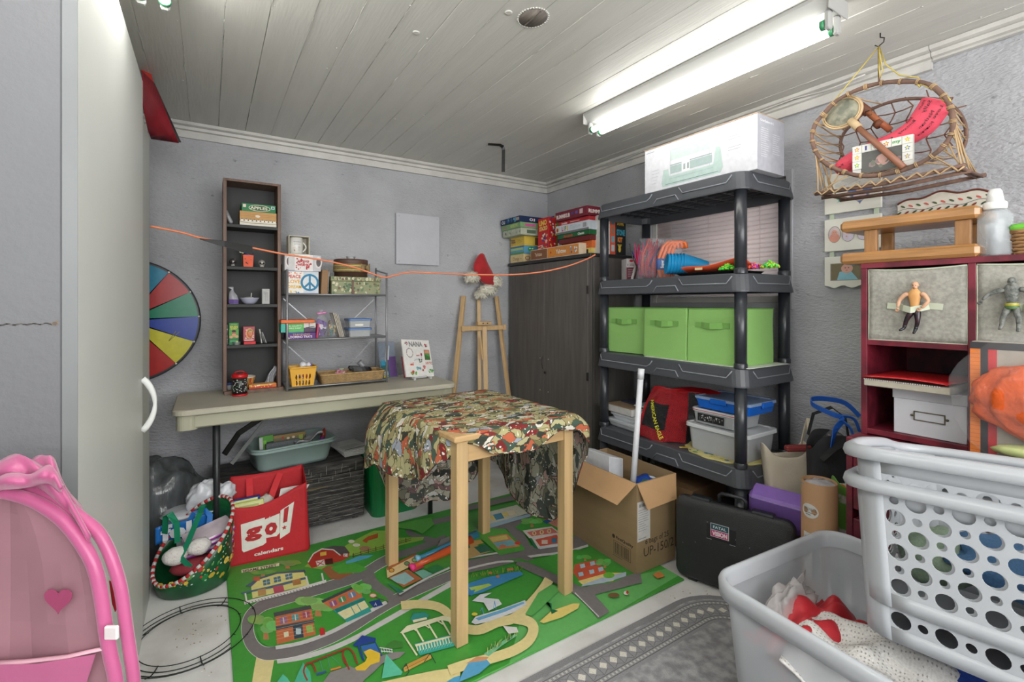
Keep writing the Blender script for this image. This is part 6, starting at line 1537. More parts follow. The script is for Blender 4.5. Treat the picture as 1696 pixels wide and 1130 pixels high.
def f_sub(p,w,h):p.rect(0,0,w,h,(212,196,60));p.rect(0,0,w*.15,h,(34,96,160));p.rect(w*.50,0,w*.28,h,(38,120,190));p.text('Sublime',w*.52,h*.55,h*.22,(226,228,222),w*.22,bold=.02);p.lines(w*.2,h*.7,w*.24,3,h*.12,.002,(110,110,60));p.rect(0,0,w,h*.3,(28,74,110))
gbox('board_game_box','yellow and blue game box standing at the back between the stacks','board game',2.80,2.38,2.12,.10,GH+.0005,.335,(206,190,60),f_sub,None,lidline=False)
z=GH+.0005
dat=[('yellow game box, lowest of the right stack on the dark cabinet',.042,(226,200,110),(1.985,2.47,2.195),lambda p,w,h:(p.rect(w*.3,h*.15,w*.25,h*.7,(150,40,36)),p.rect(w*.7,h*.2,w*.2,h*.6,(60,50,40)))),
 ('orange game box, second from the bottom of the right stack',.045,(222,110,48),(1.985,2.48,2.19),lambda p,w,h:p.lines(w*.5,h*.5,w*.4,2,h*.2,.002,(236,200,170))),
 ('dark red game box, third from the bottom of the right stack',.032,(108,34,34),(1.965,2.49,2.185),None),
 ('green game box, fourth from the bottom of the right stack',.030,(26,96,52),(1.955,2.49,2.18),lambda p,w,h:(p.text('Monopoly',w*.2,h*.25,h*.45,(216,60,50),w*.3,bold=.04),p.text('Classic',w*.65,h*.25,h*.45,(226,226,220),w*.2,bold=.04))),
 ('white game box reading LIFE, third from the top of the right stack',.056,(196,204,212),(1.945,2.50,2.175),lambda p,w,h:(p.rect(0,0,w,h*.2,(112,112,114)),p.ellp(w*.06,h*.5,w*.05,h*.3,(226,180,60)),p.ellp(w*.06,h*.5,w*.03,h*.2,(150,50,90)),p.text('L',w*.20,h*.32,h*.48,(190,60,110),w*.045,bold=.06),p.text('I',w*.265,h*.32,h*.48,(200,70,50),w*.016,bold=.06),p.text('F',w*.30,h*.32,h*.48,(70,150,90),w*.04,bold=.06),p.text('E',w*.36,h*.32,h*.48,(214,170,60),w*.04,bold=.06),p.lines(w*.45,h*.75,w*.35,4,h*.12,.002,(150,160,170)),p.rect(w*.84,h*.3,w*.1,h*.5,(150,150,156)))),
 ('flat red game box under the topmost box of the right stack',.028,(190,48,54),(1.962,2.49,2.19),lambda p,w,h:(p.text('Scrabble',w*.1,h*.3,h*.4,(232,220,214),w*.2,bold=.04),p.rect(w*.4,h*.45,w*.3,h*.15,(228,200,196)))),
 ('maroon game box reading RUMMIKUB, topmost of the right stack',.058,(112,30,46),(1.935,2.49,2.18),lambda p,w,h:(p.text('RUMMIKUB',w*.04,h*.25,h*.4,(222,210,206),w*.44,bold=.05),p.rect(w*.52,h*.4,w*.08,h*.3,(70,60,120)),p.rect(w*.65,h*.4,w*.08,h*.3,(90,80,150)),p.rect(w*.78,h*.3,w*.1,h*.5,(196,170,170))))]
for i,(lb,h_,c_,(x0,y1,y0),fr)in enumerate(dat):
    gbox('board_game_box',lb,'board game',y1,y0,x0,.25,z,h_,c_,fr,(lambda p,w,h:p.text('RUMMIKUB',w*.05,h*.3,h*.36,(226,214,208),w*.6,bold=.05))if i==6 else None)
    z+=h_+.0005
# boxes at the right end of the cabinet top, seen between the shelf posts; their fronts face -y
carton('game_box','white box with slanted lettering standing at the right end of the dark cabinet top','board game',(2.012,2.14,GH+.0005),(.075,.10,.24),(212,212,208),front=lambda p,w,h:(p.text('SORRY',w*.45,h*.12,w*.26,(40,40,44),h*.34,rot=PI/2,bold=.02),p.ellp(w*.25,h*.72,w*.1,h*.06,(50,80,60)),p.line([(w*.1,h*.5),(w*.9,h*.7)],.002,(90,90,90)),p.poly([(w*.4,h*.02),(w*.9,h*.12),(w*.7,h*.2)],(200,40,40))))
carton('craft_kit_box','narrow orange box with small pictures standing on the dark cabinet top','box',(2.090,2.14,GH+.0005),(.045,.10,.25),(206,90,60),front=lambda p,w,h:[p.rect(w*.2,h*(.08+.22*i),w*.6,h*.16,c)for i,c in enumerate(((190,200,200),(120,160,170),(150,110,90),(90,120,130)))])
def f_kit(p,w,h):p.text('STAR',w*.1,h*.78,h*.12,(226,180,60),w*.7,bold=.05);p.text('STONE',w*.05,h*.52,h*.14,(60,150,170),w*.85,bold=.05);p.text('KIT',w*.15,h*.34,h*.12,(220,130,60),w*.5,bold=.05);p.ellp(w*.35,h*.15,w*.14,h*.08,(226,190,70));[p.line([(w*.35,h*.16),(w*(.15+.1*i),h*.28)],.004,(226,190,70))for i in range(5)]
carton('craft_kit_box','black stepping-stone kit box with bright letters on the dark cabinet top','box',(2.140,2.14,GH+.0005),(.085,.10,.24),(30,34,34),front=f_kit)

# ================================================================ EASEL AND HAT
M_EAS=mat('easel_beech',(206,172,124),.55,var=.18,scale=5,stretch=(8,8,.8))
t=thing('easel','light wooden studio easel folded against the back wall','easel',(1.62,2.90,0))
def leg(a,b,w=.030,d=.022):mb=MB();mb.bar(a,b,w,d,bev=.002);return mb.build('leg',M_EAS,t,world=True)
leg((1.316,2.885,.0),(1.532,3.035,1.25));leg((1.895,2.885,.0),(1.805,3.035,1.25))
mb=MB();mb.bar((1.60,2.91,.0),(1.655,3.038,1.29),.026,.020,bev=.002);mb.build('rear_mast',M_EAS,t,world=True)
mb=MB();mb.bar((1.626,2.86,.12),(1.667,2.975,1.03),.034,.020,bev=.002);mb.build('front_mast',M_EAS,t,world=True)
mb=MB();mb.bar((1.490,2.985,1.020),(1.842,2.985,1.020),.034,.020,bev=.002,up=(0,1,0));mb.build('cross_bar',M_EAS,t,world=True)
for x_ in(1.497,1.835):mb=MB();mb.box(x_-.012,x_+.012,2.965,2.975,1.0,1.04,b=.002);mb.build('bracket',M_EAS,t,world=True)
mb=MB();mb.box(1.60,1.71,2.945,2.985,1.042,1.068,b=.003);h_=mb.build('canvas_clamp',M_EAS,t,world=True)
for x_ in(1.640,1.675):mb=MB();mb.ell((x_,2.943,1.055),(.007,.003,.004),8,5);mb.build('bolt',mat('dark_bronze',(0,0,0)),h_,world=True)
mb=MB();mb.bar((1.632,2.935,.80),(1.620,2.945,.965),.010,.010);mb.build('dowel',M_EAS,t,world=True)
mb=MB();mb.bar((1.33,2.90,.14),(1.89,2.90,.14),.034,.020,bev=.002,up=(0,1,0));mb.build('lower_bar',M_EAS,t,world=True)
t=thing('santa_hat','red Santa hat with white fur trim hanging on top of the easel','hat',(1.66,2.985,1.25))
def hp(px,py,d=0):return onv(px,py,2.985+d)
mb=MB();rings=[]
for(px,py,rx_,rz_)in((799,419,.014,.006),(797,426,.034,.012),(797,438,.062,.02),(800,450,.085,.026),(806,462,.078,.03),(812,474,.06,.03)):
    c_=hp(px,py);rings.append([c_+Vector((rx_*math.cos(2*PI*i/20),.034*min(1,rx_/.05)*math.sin(2*PI*i/20),.35*rx_*math.cos(2*PI*i/20)* -1*.3))for i in range(20)])
mb.loft(rings,None,True);mb.build('red_felt',mat('red_velvet',(178,20,30),.8,var=.3,scale=16,bump=.5,bscale=20,sheen=.5),t,world=True,sub=1)
Mfur=mat('white_fur',(226,222,206),.95,var=.12,scale=40,bump=1.0,bscale=90)
def fur(c,r,seed,n=260,L_=.018):
    mb=MB();mb.ell(c,(r[0]*.92,r[1]*.92,r[2]*.92),16,10,jit=.18);rg=random.Random(seed)
    for i in range(n):
        v=Vector((rg.gauss(0,1),rg.gauss(0,1),rg.gauss(0,1))).normalized();p_=Vector(c)+Vector((v.x*r[0],v.y*r[1],v.z*r[2]))*.9
        q_=p_+v*L_+Vector((rg.uniform(-.006,.006),rg.uniform(-.004,.004),-.008));sd=v.orthogonal().normalized()*.0035
        mb.add([p_+sd,p_-sd,q_],[(0,1,2)],None,True)
    return mb
fur(hp(782,459,-.03),(.052,.04,.045),3).build('pompom',Mfur,t,world=True)
mb=fur(hp(820,466),(.050,.045,.050),4);m2=fur(hp(808,480),(.075,.05,.042),5);m3=fur(hp(797,487),(.045,.04,.035),6)
for q in(m2,m3):mb.add(q.v,q.f,None,True)
mb.build('fur_trim',Mfur,t,world=True)

# ================================================================ ORANGE CORD strung across the room
cz=lambda px,py,y:onv(px,py,y)
pts=[cz(249,375,2.32),cz(300,385,2.34),cz(340,396,2.36),cz(420,411,2.42),cz(470,421,2.44),cz(540,432,2.44),cz(590,444,2.44),cz(634,459,2.44),cz(650,457,2.44),cz(680,451,2.44),cz(730,453,2.42),cz(790,455,2.38),cz(850,455,2.3),cz(900,450,2.22),cz(940,441,2.15),cz(970,430,2.08),cz(986,422,2.03)]
pts=[Vector(p)for p in smooth([tuple(p)for p in pts],4)]
mb=MB();mb.tube(pts,.0042,8);o=mb.build('extension_cord',mat('orange_cord',(222,128,88),.45,var=.05));tag(o,'orange extension cord strung across the room from cabinet to black shelf','cord')
t=thing('cord_tag','long black rubber flap hanging on the orange cord before the bookcase','tag',tuple(cz(400,405,2.40)))
a=[cz(330,395,2.352),cz(372,399,2.372),cz(418,408,2.41)];b_=[cz(332,397,2.352),cz(372,409,2.372),cz(418,423,2.405)]
mb=MB();mb.loft([[p+Vector((0,-.006,0)),p+Vector((0,.006,0)),q+Vector((0,.004,0)),q+Vector((0,-.004,0))]for p,q in zip(a,b_)],None,False);mb.build('rubber_flap',mat('black_rubber',(14,14,14),.5),t,world=True)

# ================================================================ BLACK PLASTIC SHELF UNIT
U0,U1,V0,V1=1.843,2.268,1.118,2.018
LV=[1.752,1.325,.925,.508]
M_PL=mat('charcoal_plastic',(70,73,78),.42,var=.12,scale=4,bump=.06,bscale=120)
M_PLX=mat('highlight_plastic_edge',(128,132,138),.5,var=.1)  # lighter grey of the rim ribs paints in their edge highlights
M_POST=mat('black_plastic_post',(46,49,54),.3,var=.1)
t=thing('plastic_shelf_unit','dark grey plastic shelving unit with four shelves in front of the window','shelf unit',(2.05,1.57,0))
RH=.078
for k,z in enumerate(LV):
    mb=MB()
    o_=lambda e,zz:[Vector((*p,zz))for p in rrect(U0+e,U1-e,V0+e,V1-e,.055,5)]
    mb.loft([o_(.0,z-RH),o_(.0,z-RH+.006),o_(.012,z-.004),o_(.016,z),],None,False,cap=False)
    mb.add(o_(.016,z),[list(range(len(o_(0,0))))]);mb.loft([o_(.0,z-RH),o_(.008,z-RH),o_(.022,z-.010)],None,False,cap=False);mb.add(o_(.022,z-.010),[list(range(len(o_(0,0))))[::-1]])
    for r_ in range(1,7):mb.box(U0+.02+.055*r_,U0+.024+.055*r_,V0+.03,V1-.03,z-.045,z-.010)
    for r_ in range(1,9):mb.box(U0+.03,U1-.03,V0+.1*r_-.002,V0+.1*r_+.002,z-.045,z-.010)
    sh_=mb.build('shelf',M_PL,t,world=True)
    # raised outline ribs on the rim
    def rib(pts_,face):
        P_=[]
        for a_,hz in pts_:
            e=.012*(hz-.006)/(RH-.01)
            P_.append((U0+e-.0015,a_,z-RH+hz)if face=='f' else(a_,V0+e-.0015,z-RH+hz))
        m_=MB();m_.tube(P_,.0028,6);m_.build('raised_rib',M_PLX,sh_,world=True)
    rib([(V1-.045,.066),(V1-.060,.036),(V0+.52,.036),(V0+.50,.048),(V0+.488,.066)],'f')
    rib([(V0+.475,.008),(V0+.455,.034),(V0+.345,.034),(V0+.325,.008)],'f')
    rib([(V0+.33,.066),(V0+.305,.036),(V0+.085,.036),(V0+.062,.066)],'f')
    rib([(U0+.075,.066),(U0+.10,.036),(U1-.075,.036),(U1-.055,.066)],'s')
PX=[U0+.040,U1-.042];PY=[V0+.042,V1-.042]
for x_ in PX:
    for y_ in PY:
        mb=MB()
        for a_,b2 in((0,LV[3]-RH),(LV[3],LV[2]-RH),(LV[2],LV[1]-RH),(LV[1],LV[0]-RH)):mb.lathe([(.0245,a_),(.0245,b2)],18,(x_,y_,0));mb.lathe([(.027,a_),(.027,a_+.018),(.0245,a_+.022)],18,(x_,y_,0),cap=False)
        mb.build('post',M_POST,t,world=True)

# ---- on the top shelf: long white appliance box
z=LV[0]+.001
t=thing('appliance_box','long white box with a picture of a cutting machine on top of the shelf unit','box',(1.905,1.70,z),-PI/2)
w,d,h=.600,.205,.232
mb=MB();mb.box(0,w,0,d,0,h,(205,206,211),b=.002);mb.build('box_body',attr_mat('satin_card',.45),t)
p=Print((0,0,0),X,Zv,n=(0,-1,0))
def rr(x,y,w_,h_,c):p.rect(x*w,y*h,w_*w,h_*h,c)
p.poly([(.19*w,.10*h),(.72*w,.10*h),(.74*w,.20*h),(.72*w,.60*h),(.68*w,.62*h),(.66*w,.30*h),(.26*w,.30*h),(.25*w,.46*h),(.20*w,.46*h),(.18*w,.18*h)],(172,192,187));rr(.27,.62,.36,.22,(184,198,195));p.line([(.27*w,.84*h),(.63*w,.84*h),(.63*w,.30*h)],.0015,(150,170,168));p.line([(.27*w,.84*h),(.27*w,.30*h)],.0015,(150,170,168));rr(.27,.34,.38,.16,(158,176,174));p.line([(.27*w,.52*h),(.65*w,.52*h)],.003,(110,130,130));rr(.38,.32,.075,.24,(228,232,232));rr(.395,.36,.02,.12,(150,160,160));rr(.43,.36,.02,.12,(150,160,160));p.line([(.22*w,.14*h),(.70*w,.14*h)],.002,(100,120,120));p.line([(.26*w,.24*h),(.66*w,.24*h)],.0015,(150,170,170))
p.lines(.78*w,.72*h,.13*w,2,.05*h,.0018,(150,154,162),3);p.lines(.78*w,.52*h,.16*w,2,.05*h,.0018,(150,154,162),4);p.lines(.02*w,.92*h,.14*w,1,.05*h,.003,(140,146,156));p.lines(.08*w,.5*h,.08*w,5,.07*h,.0016,(160,164,172),6)
p.build('front_print',PRINT,t)
p=Print((w,0,0),Y,Zv,n=(1,0,0));p.rect(0,0,d,h,(178,180,188));p.text('Cricut Explore Air 2',d*.10,h*.88,.010,(236,238,240),d*.5,bold=.03);p.lines(d*.12,h*.76,d*.32,14,.009,.0022,(214,216,222),5);p.lines(d*.55,h*.70,d*.30,10,.009,.0022,(214,216,222),6);p.build('side_print',PRINT,t)
mb=MB();mb.box(-.0015,w+.0015,-.0015,d+.0015,h+.0002,h+.003,(196,170,140));mb.build('cardboard_edge',PRINT,t)

# ---- second shelf
z=LV[1]+.001
sx=lambda px,u:onu(px,500,u).y
t=carton('card_box','maroon and white carton standing at the left of the second shelf','box',(1.985,1.905,z),(.095,.10,.125),(208,204,204),rotz=math.radians(-30),front=lambda p,w,h:(p.rect(0,0,w*.7,h*.6,(104,40,56)),p.rect(w*.7,0,w*.3,h,(196,196,200)),p.ellp(w*.3,h*.9,w*.12,h*.06,(190,40,60)),p.text('3',w*.05,h*.66,h*.1,(110,40,60),w*.06,bold=.04),p.lines(w*.2,h*.74,w*.4,2,h*.05,.003,(110,50,66)),p.lines(w*.1,h*.5,w*.5,5,h*.08,.002,(214,190,196))))
t=thing('spiral_notebook','spiral-bound notebook leaning beside the maroon carton on the second shelf','notebook',(1.955,1.845,z),rot=(math.radians(0),math.radians(14),math.radians(-50)))
mb=MB();mb.box(0,.012,0,.10,.001,.145,(196,186,180),b=.002);mb.build('cover',PRINT,t);mb=MB();[mb.tube([(.006+.008*math.cos(a_),-.001+.006*math.sin(a_),.008+.0075*q)for a_ in(0,1.5,3,4.5)],.0012,4,closed=True)for q in range(18)];mb.build('wire_binding',mat('white_wire',(0,0,0)),t)['kind']='stuff'
t=thing('net_bag','clear bag stuffed with red and pink pipe cleaners on the second shelf','bag',(1.965,1.735,z),rot=(0,0,math.radians(-55)))
mb=MB();mb.loft(bag_mesh(.125,.07,.215,5.5,.9,16,10,.12,(.03,0)),None,True);mb.build('film',mat('cellophane',(0,0,0)),t)
mb=MB();rg=random.Random(21)
for i in range(150):
    b0=Vector((rg.uniform(-.045,.045),rg.uniform(-.022,.022),rg.uniform(.006,.05)));L_=rg.uniform(.09,.175);a_=rg.gauss(0,.18);col=rg.choice([(190,40,50)]*5+[(170,40,90)]*3+[(200,70,40)]*2+[(70,60,120),(60,60,60)])
    mb.tube([b0,b0+Vector((L_*.5*math.sin(a_)+rg.uniform(-.006,.006),rg.uniform(-.006,.006),L_*.5)),b0+Vector((L_*math.sin(a_)+.012,0,L_*math.cos(a_)))],rg.uniform(.002,.0045),5,col)
mb.build('pipe_cleaners',CLOTHC,t)['kind']='stuff'
t=thing('noodle_pack','bundle of bent orange foam canes with a blue label on the second shelf','toy pack',(1.975,1.610,z),rot=(0,0,math.radians(-55)))
Mor=mat('orange_plastic',(232,112,40),.35,var=.05)
for i in range(4):
    mb=MB();x_= -.040+.019*i
    mb.tube([(x_+.006,0,.004),(x_-.006,0,.05),(x_-.002,0,.11),(x_+.018,0,.165),(x_+.042,0,.186),(x_+.066,0,.178),(x_+.072,0,.150)],.0085,8);mb.build('cane',Mor,t)
mb=MB();mb.loft([[Vector((a_,b2,zz))for a_,b2 in rrect(-.055,.040,-.014,.014,.012,3)]for zz in(.045,.100)],(36,96,170),True);lb=mb.build('blue_label',PRINT,t)
p=Print((-.045,-.0145,.048),X,Zv,n=(0,-1,0));p.text('Super',.025,.004,.014,(236,238,240),.042,rot=PI/2,bold=.04);p.lines(.045,.04,.028,4,.009,.002,(226,200,160));p.build('label_print',PRINT,lb)
mb=MB();mb.loft(bag_mesh(.115,.05,.195,7.5,.95,16,8,.06,(.02,0)),None,True);mb.build('film',mat('cellophane',(0,0,0)),t)
# nested blue bowls on their side
t=thing('nested_bowls','nested blue plastic cups lying on their side on the second shelf','cups',(1.985,1.475,z+.044),rot=(math.radians(0),math.radians(0),math.radians(-40)))
Mbl=mat('cyan_plastic',(28,132,182),.3,var=.05)
for i in range(6):
    mb=MB();mb.T=Matrix.Translation((.075-.015*i,0,.010))@Matrix.Rotation(math.radians(-84),4,'Y')
    mb.lathe([(.022,0),(.030,.03),(.0505,.118),(.0525,.120),(.0505,.121),(.029,.032),(.001,.004)],28,cap=False);mb.build('cup',Mbl,t)
t=thing('foam_sheets','curled orange foam sheets lying on the black tray, second shelf','craft sheets',(1.93,1.42,z+.014))
mb=MB();mb.sheet(lambda a_,b2:Vector((-.02+.17*b2,.10-.36*a_,.004+.030*max(0,(a_-.0))**2*(1-b2)+.022*(abs(b2-.5)*2)**3+.004*math.sin(a_*9))),14,8);mb.build('foam_sheet',mat('orange_foam',(222,84,44),.8,var=.08),t,solid=.004)
p=Print((-.024,-.02,.012),-Y,Zv,n=(-1,0,0));p.rect(0,0,.04,.012,(226,196,150));p.build('paper_label',PRINT,t)
t=thing('shallow_tray','shallow black tray at the right of the second shelf','tray',(1.985,1.33,z))
mb=MB();mb.loft([[Vector((*p_,zz))for p_ in rrect(-.10-e,.10+e,-.15-e,.15+e,.03)]for zz,e in((0,-.01),(.002,0),(.013,.012),(.014,.012),(.012,.008),(.004,-.004))],None,False);mb.build('tray_body',mat('black_gloss',(18,18,20),.25),t)
for lb,px,u_,cols,n_ in(('green and lime bead strings in a heap left of the shelf post',1205,1.90,[(60,200,70),(90,210,60),(150,205,50)],60),('coral and pink bead strings in a heap behind the shelf post',1250,1.93,[(236,90,70),(230,110,90),(190,70,170)],40),('yellow-green bead strings in a heap at the right end of the shelf',1275,1.93,[(170,196,50),(70,200,80),(120,205,60)],56)):
    y_=sx(px,u_);t=thing('bead_strings',lb,'beads',(u_,y_,z+.014));mb=MB();rg=random.Random(px)
    for q in range(n_*2):r_=.034*math.sqrt(rg.random());a_=rg.random()*6.28;mb.ell((r_*math.cos(a_)*.8,r_*math.sin(a_)*1.1,.006+rg.random()*.030*(1-r_/.04)),.0048,6,4,rg.choice(cols))
    mb.build('beads',GLOSS,t)['kind']='stuff'
for lb,px,c_,z_ in(('purple plastic scoop behind the orange foam sheets',1190,(150,70,170),.03),('blue plastic wand behind the orange foam sheets',1255,(90,150,190),.034)):
    y_=sx(px,2.03);t=thing('plastic_wand',lb,'toy',(2.07,y_+.03,z+z_));mb=MB();mb.tube([(0,.06,0),(0,0,.004),(0,-.06,.006)],[.012,.008,.010],10,c_);mb.build('wand_body',GLOSS,t)

# ---- third shelf: green fabric cubes
z=LV[2]+.004
MG=mat('lime_fabric',(138,186,104),.85,var=.08,scale=4,bump=.15,bscale=260)
MG2=mat('lime_fabric_handle',(116,166,84),.85)
def cube(y1,w,lab,rz=0,u0=1.895,h=.245):
    t=thing('fabric_cube',lab,'storage cube',(u0,y1,z),-PI/2+math.radians(rz),group='lime green fabric cubes')
    mb=MB();d=.265;th=.006
    def wob(p_):
        f=.004*noise.noise(Vector((p_.x*9+y1,p_.z*9,p_.y*9)));return p_+Vector((f,f,0))
    O=rrect(0,w,0,d,.006,2);I=rrect(th,w-th,th,d-th,.004,2)
    rings=[[wob(Vector((a_,b2,h*q/6)))for a_,b2 in O]for q in range(7)];rings.append([Vector((a_,b2,h-.001))for a_,b2 in I]);rings.append([Vector((a_,b2,.01))for a_,b2 in I])
    mb.loft(rings,None,False);mb.build('cube_body',MG,t)
    mb=MB();mb.tube([(a_,b2,h)for a_,b2 in O],.0028,5,closed=True);mb.build('top_binding',MG2,t)
    hw=.085;cx=w*.5;zc_=h*.70
    for q0 in(-1,.6):mb=MB();mb.ribbon([(cx+hw*q0,-.003,zc_),(cx+hw*(q0+.4),-.004,zc_)],.024,.002);mb.build('handle_patch',MG2,t)
    mb=MB();mb.ribbon([(cx-hw*.62,-.005,zc_),(cx-hw*.4,-.012,zc_-.001),(cx,-.020,zc_-.004),(cx+hw*.4,-.014,zc_-.002),(cx+hw*.62,-.005,zc_)],.026,.003);mb.build('handle',MG2,t)
    return t
cube(1.992,.268,'lime green fabric cube at the left end of the third shelf, slightly apart',6,1.905)
cube(1.698,.262,'lime green fabric cube in the middle of the third shelf',0)
cube(1.432,.262,'lime green fabric cube at the right end of the third shelf behind the post',0)
t=thing('paper_sheet','white paper liner sheet under the lime green cubes','paper',(1.89,1.40,LV[2]+.0008));mb=MB();mb.box(-.012,.30,-.28,.28,0,.0025,(214,216,208),b=.0006);mb.build('liner',PRINT,t)

# ---- fourth shelf
z=LV[3]+.001
def flatbox(name,lab,cat,x,y,z,dx,dy,dz,col,rz=0,m=PRINT,b=.002):
    t=thing(name,lab,cat,(x,y,z),math.radians(rz));mb=MB();mb.box(-dx/2,dx/2,-dy/2,dy/2,0,dz,col,b=b);mb.build('body',m,t);return t
Mlidw=mat('white_plastic_tray',(200,204,208),.35,var=.04)
for i in range(2):
    t=thing('plastic_tray',['white plastic food tray at the bottom left of the fourth shelf','white plastic food tray stacked second at the left of the fourth shelf'][i],'tray',(2.02+.01*i,1.86-.02*i,z+.040*i),math.radians(-4+3*i))
    mb=MB();mb.loft([[Vector((*p_,zz))for p_ in rrect(-.11-e,.11+e,-.12-e,.12+e,.02)]for zz,e in((0,-.012),(.004,-.008),(.026,0),(.026,.006),(.038,.008),(.040,.004))],None,False);mb.build('tray_body',Mlidw,t)
flatbox('box','flat white box with brown top on the food trays, fourth shelf','box',2.0,1.885,z+.0815,.19,.21,.036,(202,200,196),-3);
flatbox('folder','tan folder lying on the flat white box, fourth shelf','folder',2.0,1.89,z+.118,.185,.20,.004,(150,128,102),-4)
flatbox('notebook','dark blue notebook lying at the back of the tan folder','notebook',2.06,1.86,z+.1225,.14,.20,.007,(50,52,72),-8)
flatbox('papers','stack of ruled white paper right of the tan folder on the fourth shelf','paper',2.01,1.755,z+.0815,.16,.055,.03,(204,204,202),3)
t=flatbox('notepad','ruled notepad on top of the white paper stack','notepad',2.03,1.765,z+.1300,.15,.12,.008,(196,200,204),6);p=Print((-.07,-.055,.008),X,Y,n=(0,0,1));p.lines(.005,.10,.13,10,.010,.001,(140,150,170));p.build('ruled_lines',PRINT,t)
# red shopping bag
t=thing('shopping_bag','red and black store bag reading AMERICAN EAGLE leaning on the fourth shelf','bag',(1.935,1.62,z),rot=(0,0,math.radians(-68)))
def bagf(a_,b2):
    tap=1-.30*b2**2;x_=(a_-.5)*.245*tap+.050*b2**1.5
    return Vector((x_,-.045*math.sin(PI*a_)*(1-.45*b2)-.004*noise.noise(Vector((a_*9,b2*9,2))),.265*b2+.004*math.sin(a_*10)))
def bagb(a_,b2):p_=bagf(a_,b2);return Vector((p_.x,.055*math.sin(PI*a_)*(1-b2*.8),p_.z))
def bagcol(a_,b2):
    if .06<a_<.60 and .22<b2<.70:return(30,30,32)
    if b2>.94:return(170,24,30)
    if int((a_*2.6+b2*3.0)*24)%2==0 and(a_>.55 or b2<.22 or(b2>.70 and a_<.6)):return(122,26,32)
    return(186,28,36)
mb=MB();mb.sheet(bagf,60,60,bagcol);mb.sheet(bagb,12,16,(160,26,34));mb.build('bag_body',attr_mat('bag_film',.3,.1,20),t,solid=.001)
p=SurfPrint(bagf,(0,-1,0));p.text('AMERICAN EAGLE',.12,.72,.075,(214,210,60),.80,rot=-1.02,bold=.02);p.build('letters',PRINT,t)
mb=MB();mb.ribbon([bagf(.75,.97),bagf(.9,1.0)+Vector((.03,.01,.0)),bagf(1,.98)+Vector((.09,.02,.004)),bagf(1,.96)+Vector((.14,.03,-.005))],.05,.004,side=(0,1,.3));mb.build('tied_top',mat('red_film',(170,26,32),.3),t)
# tubs on a yellow placemat
t=thing('placemat','scalloped yellow placemat with printed leaves under the plastic tubs','placemat',(2.015,1.315,z))
mb=MB();n=60;pl=[(.150*math.cos(2*PI*i/n)*(1+.03*math.cos(12*2*PI*i/n)),.185*math.sin(2*PI*i/n)*(1+.03*math.cos(12*2*PI*i/n)))for i in range(n)]
mb.prism(pl,0,.004,None,(206,196,130));mb.build('mat_body',PRINT,t)
p=Print((0,0,.004),X,Y,n=(0,0,1));p.blobs(-.14,-.16,.10,.32,[(200,180,60),(90,140,90),(70,120,140),(220,210,160)],40,.006,.014,3);p.build('leaf_print',PRINT,t)
Mfrost=mat('frosted_plastic',(206,210,212),.3,alpha=.55,var=.05);Mfl=mat('frosted_lid',(220,224,226),.3,alpha=.85,var=.03)
t=lidbox('storage_tub','large clear tub with white lid on the placemat, lowest of three','container',(2.035,1.305,z+.0045),.235,.30,.115,body=Mfrost,lidm=Mfl,r=.03,lid_h=.016,over=.010)
mb=MB();mb.box(-.07,.08,-.10,.03,.004,.03,(214,190,170),b=.006);mb.tube([(-.08,-.12,.02),(-.02,-.08,.028),(.04,-.10,.024)],.010,8,(200,70,56));mb.build('contents',GLOSS,t)
t=lidbox('storage_tub','small clear tub with a red seal and black pattern strip, middle of three','container',(2.035,1.325,z+.0045+.125),.20,.225,.062,body=Mfrost,lidm=Mfl,r=.02,lid_h=.014)
mb=MB();mb.tube([(x_,y_,.061)for x_,y_ in rrect(-.103,.103,-.116,.116,.02)],.002,5,closed=True);mb.build('red_seal',mat('red_seal',(206,70,76),.5),t)
p=Print((-.1012,.08,.012),-Y,Zv,n=(-1,0,0));p.rect(0,0,.135,.036,(34,34,36));p.blobs(.004,.004,.127,.028,[(206,206,204),(110,110,112)],40,.002,.004,6);p.build('pattern_strip',PRINT,t)
t=lidbox('storage_tub','blue-bottomed tub with clear lid, topmost of three','container',(2.045,1.290,z+.0045+.125+.073),.215,.27,.048,body=mat('bright_blue_plastic',(24,104,206),.3,alpha=.9),lidm=mat('clear_blue_lid',(150,172,206),.15,alpha=.8),r=.015,lid_h=.012)
mb=MB();mb.box(-.115,-.106,-.03,.05,.028,.052,b=.003);mb.box(-.02,.06,-.146,-.136,.028,.052,b=.003);mb.build('latch',mat('bright_blue_plastic',(0,0,0)),t)

# ================================================================ CARTON WITH OPEN FLAPS
CX0,CX1,CY0,CY1,CH=1.576,1.832,1.452,1.90,.408
MC=mat('corrugated_cardboard',(152,128,94),.8,var=.08,scale=3,bump=.06,bscale=80,stretch=(1,1,6))
MCi=mat('cardboard_inside',(196,156,112),.8,var=.06)
t=thing('cardboard_carton','open brown cardboard carton with flaps folded out beside the pine table','carton',(1.70,1.67,.009));z0=.0092
for a_,nm in(((CX0,CX0+.005,CY0,CY1),'side_panel'),((CX1-.005,CX1,CY0,CY1),'side_panel'),((CX0+.005,CX1-.005,CY0,CY0+.005),'end_panel'),((CX0+.005,CX1-.005,CY1-.005,CY1),'end_panel')):
    mb=MB();mb.box(*a_,z0,CH);mb.build(nm,MC,t,world=True)
mb=MB();mb.box(CX0+.005,CX1-.005,CY0+.005,CY1-.005,z0,z0+.005);mb.build('bottom_panel',MC,t,world=True)
def flap(P4):mb=MB();mb.add([Vector(p_)for p_ in P4],[(0,1,2,3)]);return mb.build('flap',MCi,t,world=True,solid=.004)
flap([(CX0-.002,CY1,CH),(CX0-.002,CY0,CH),(CX0-.085,CY0+.035,CH-.085),(CX0-.085,CY1-.02,CH-.080)])
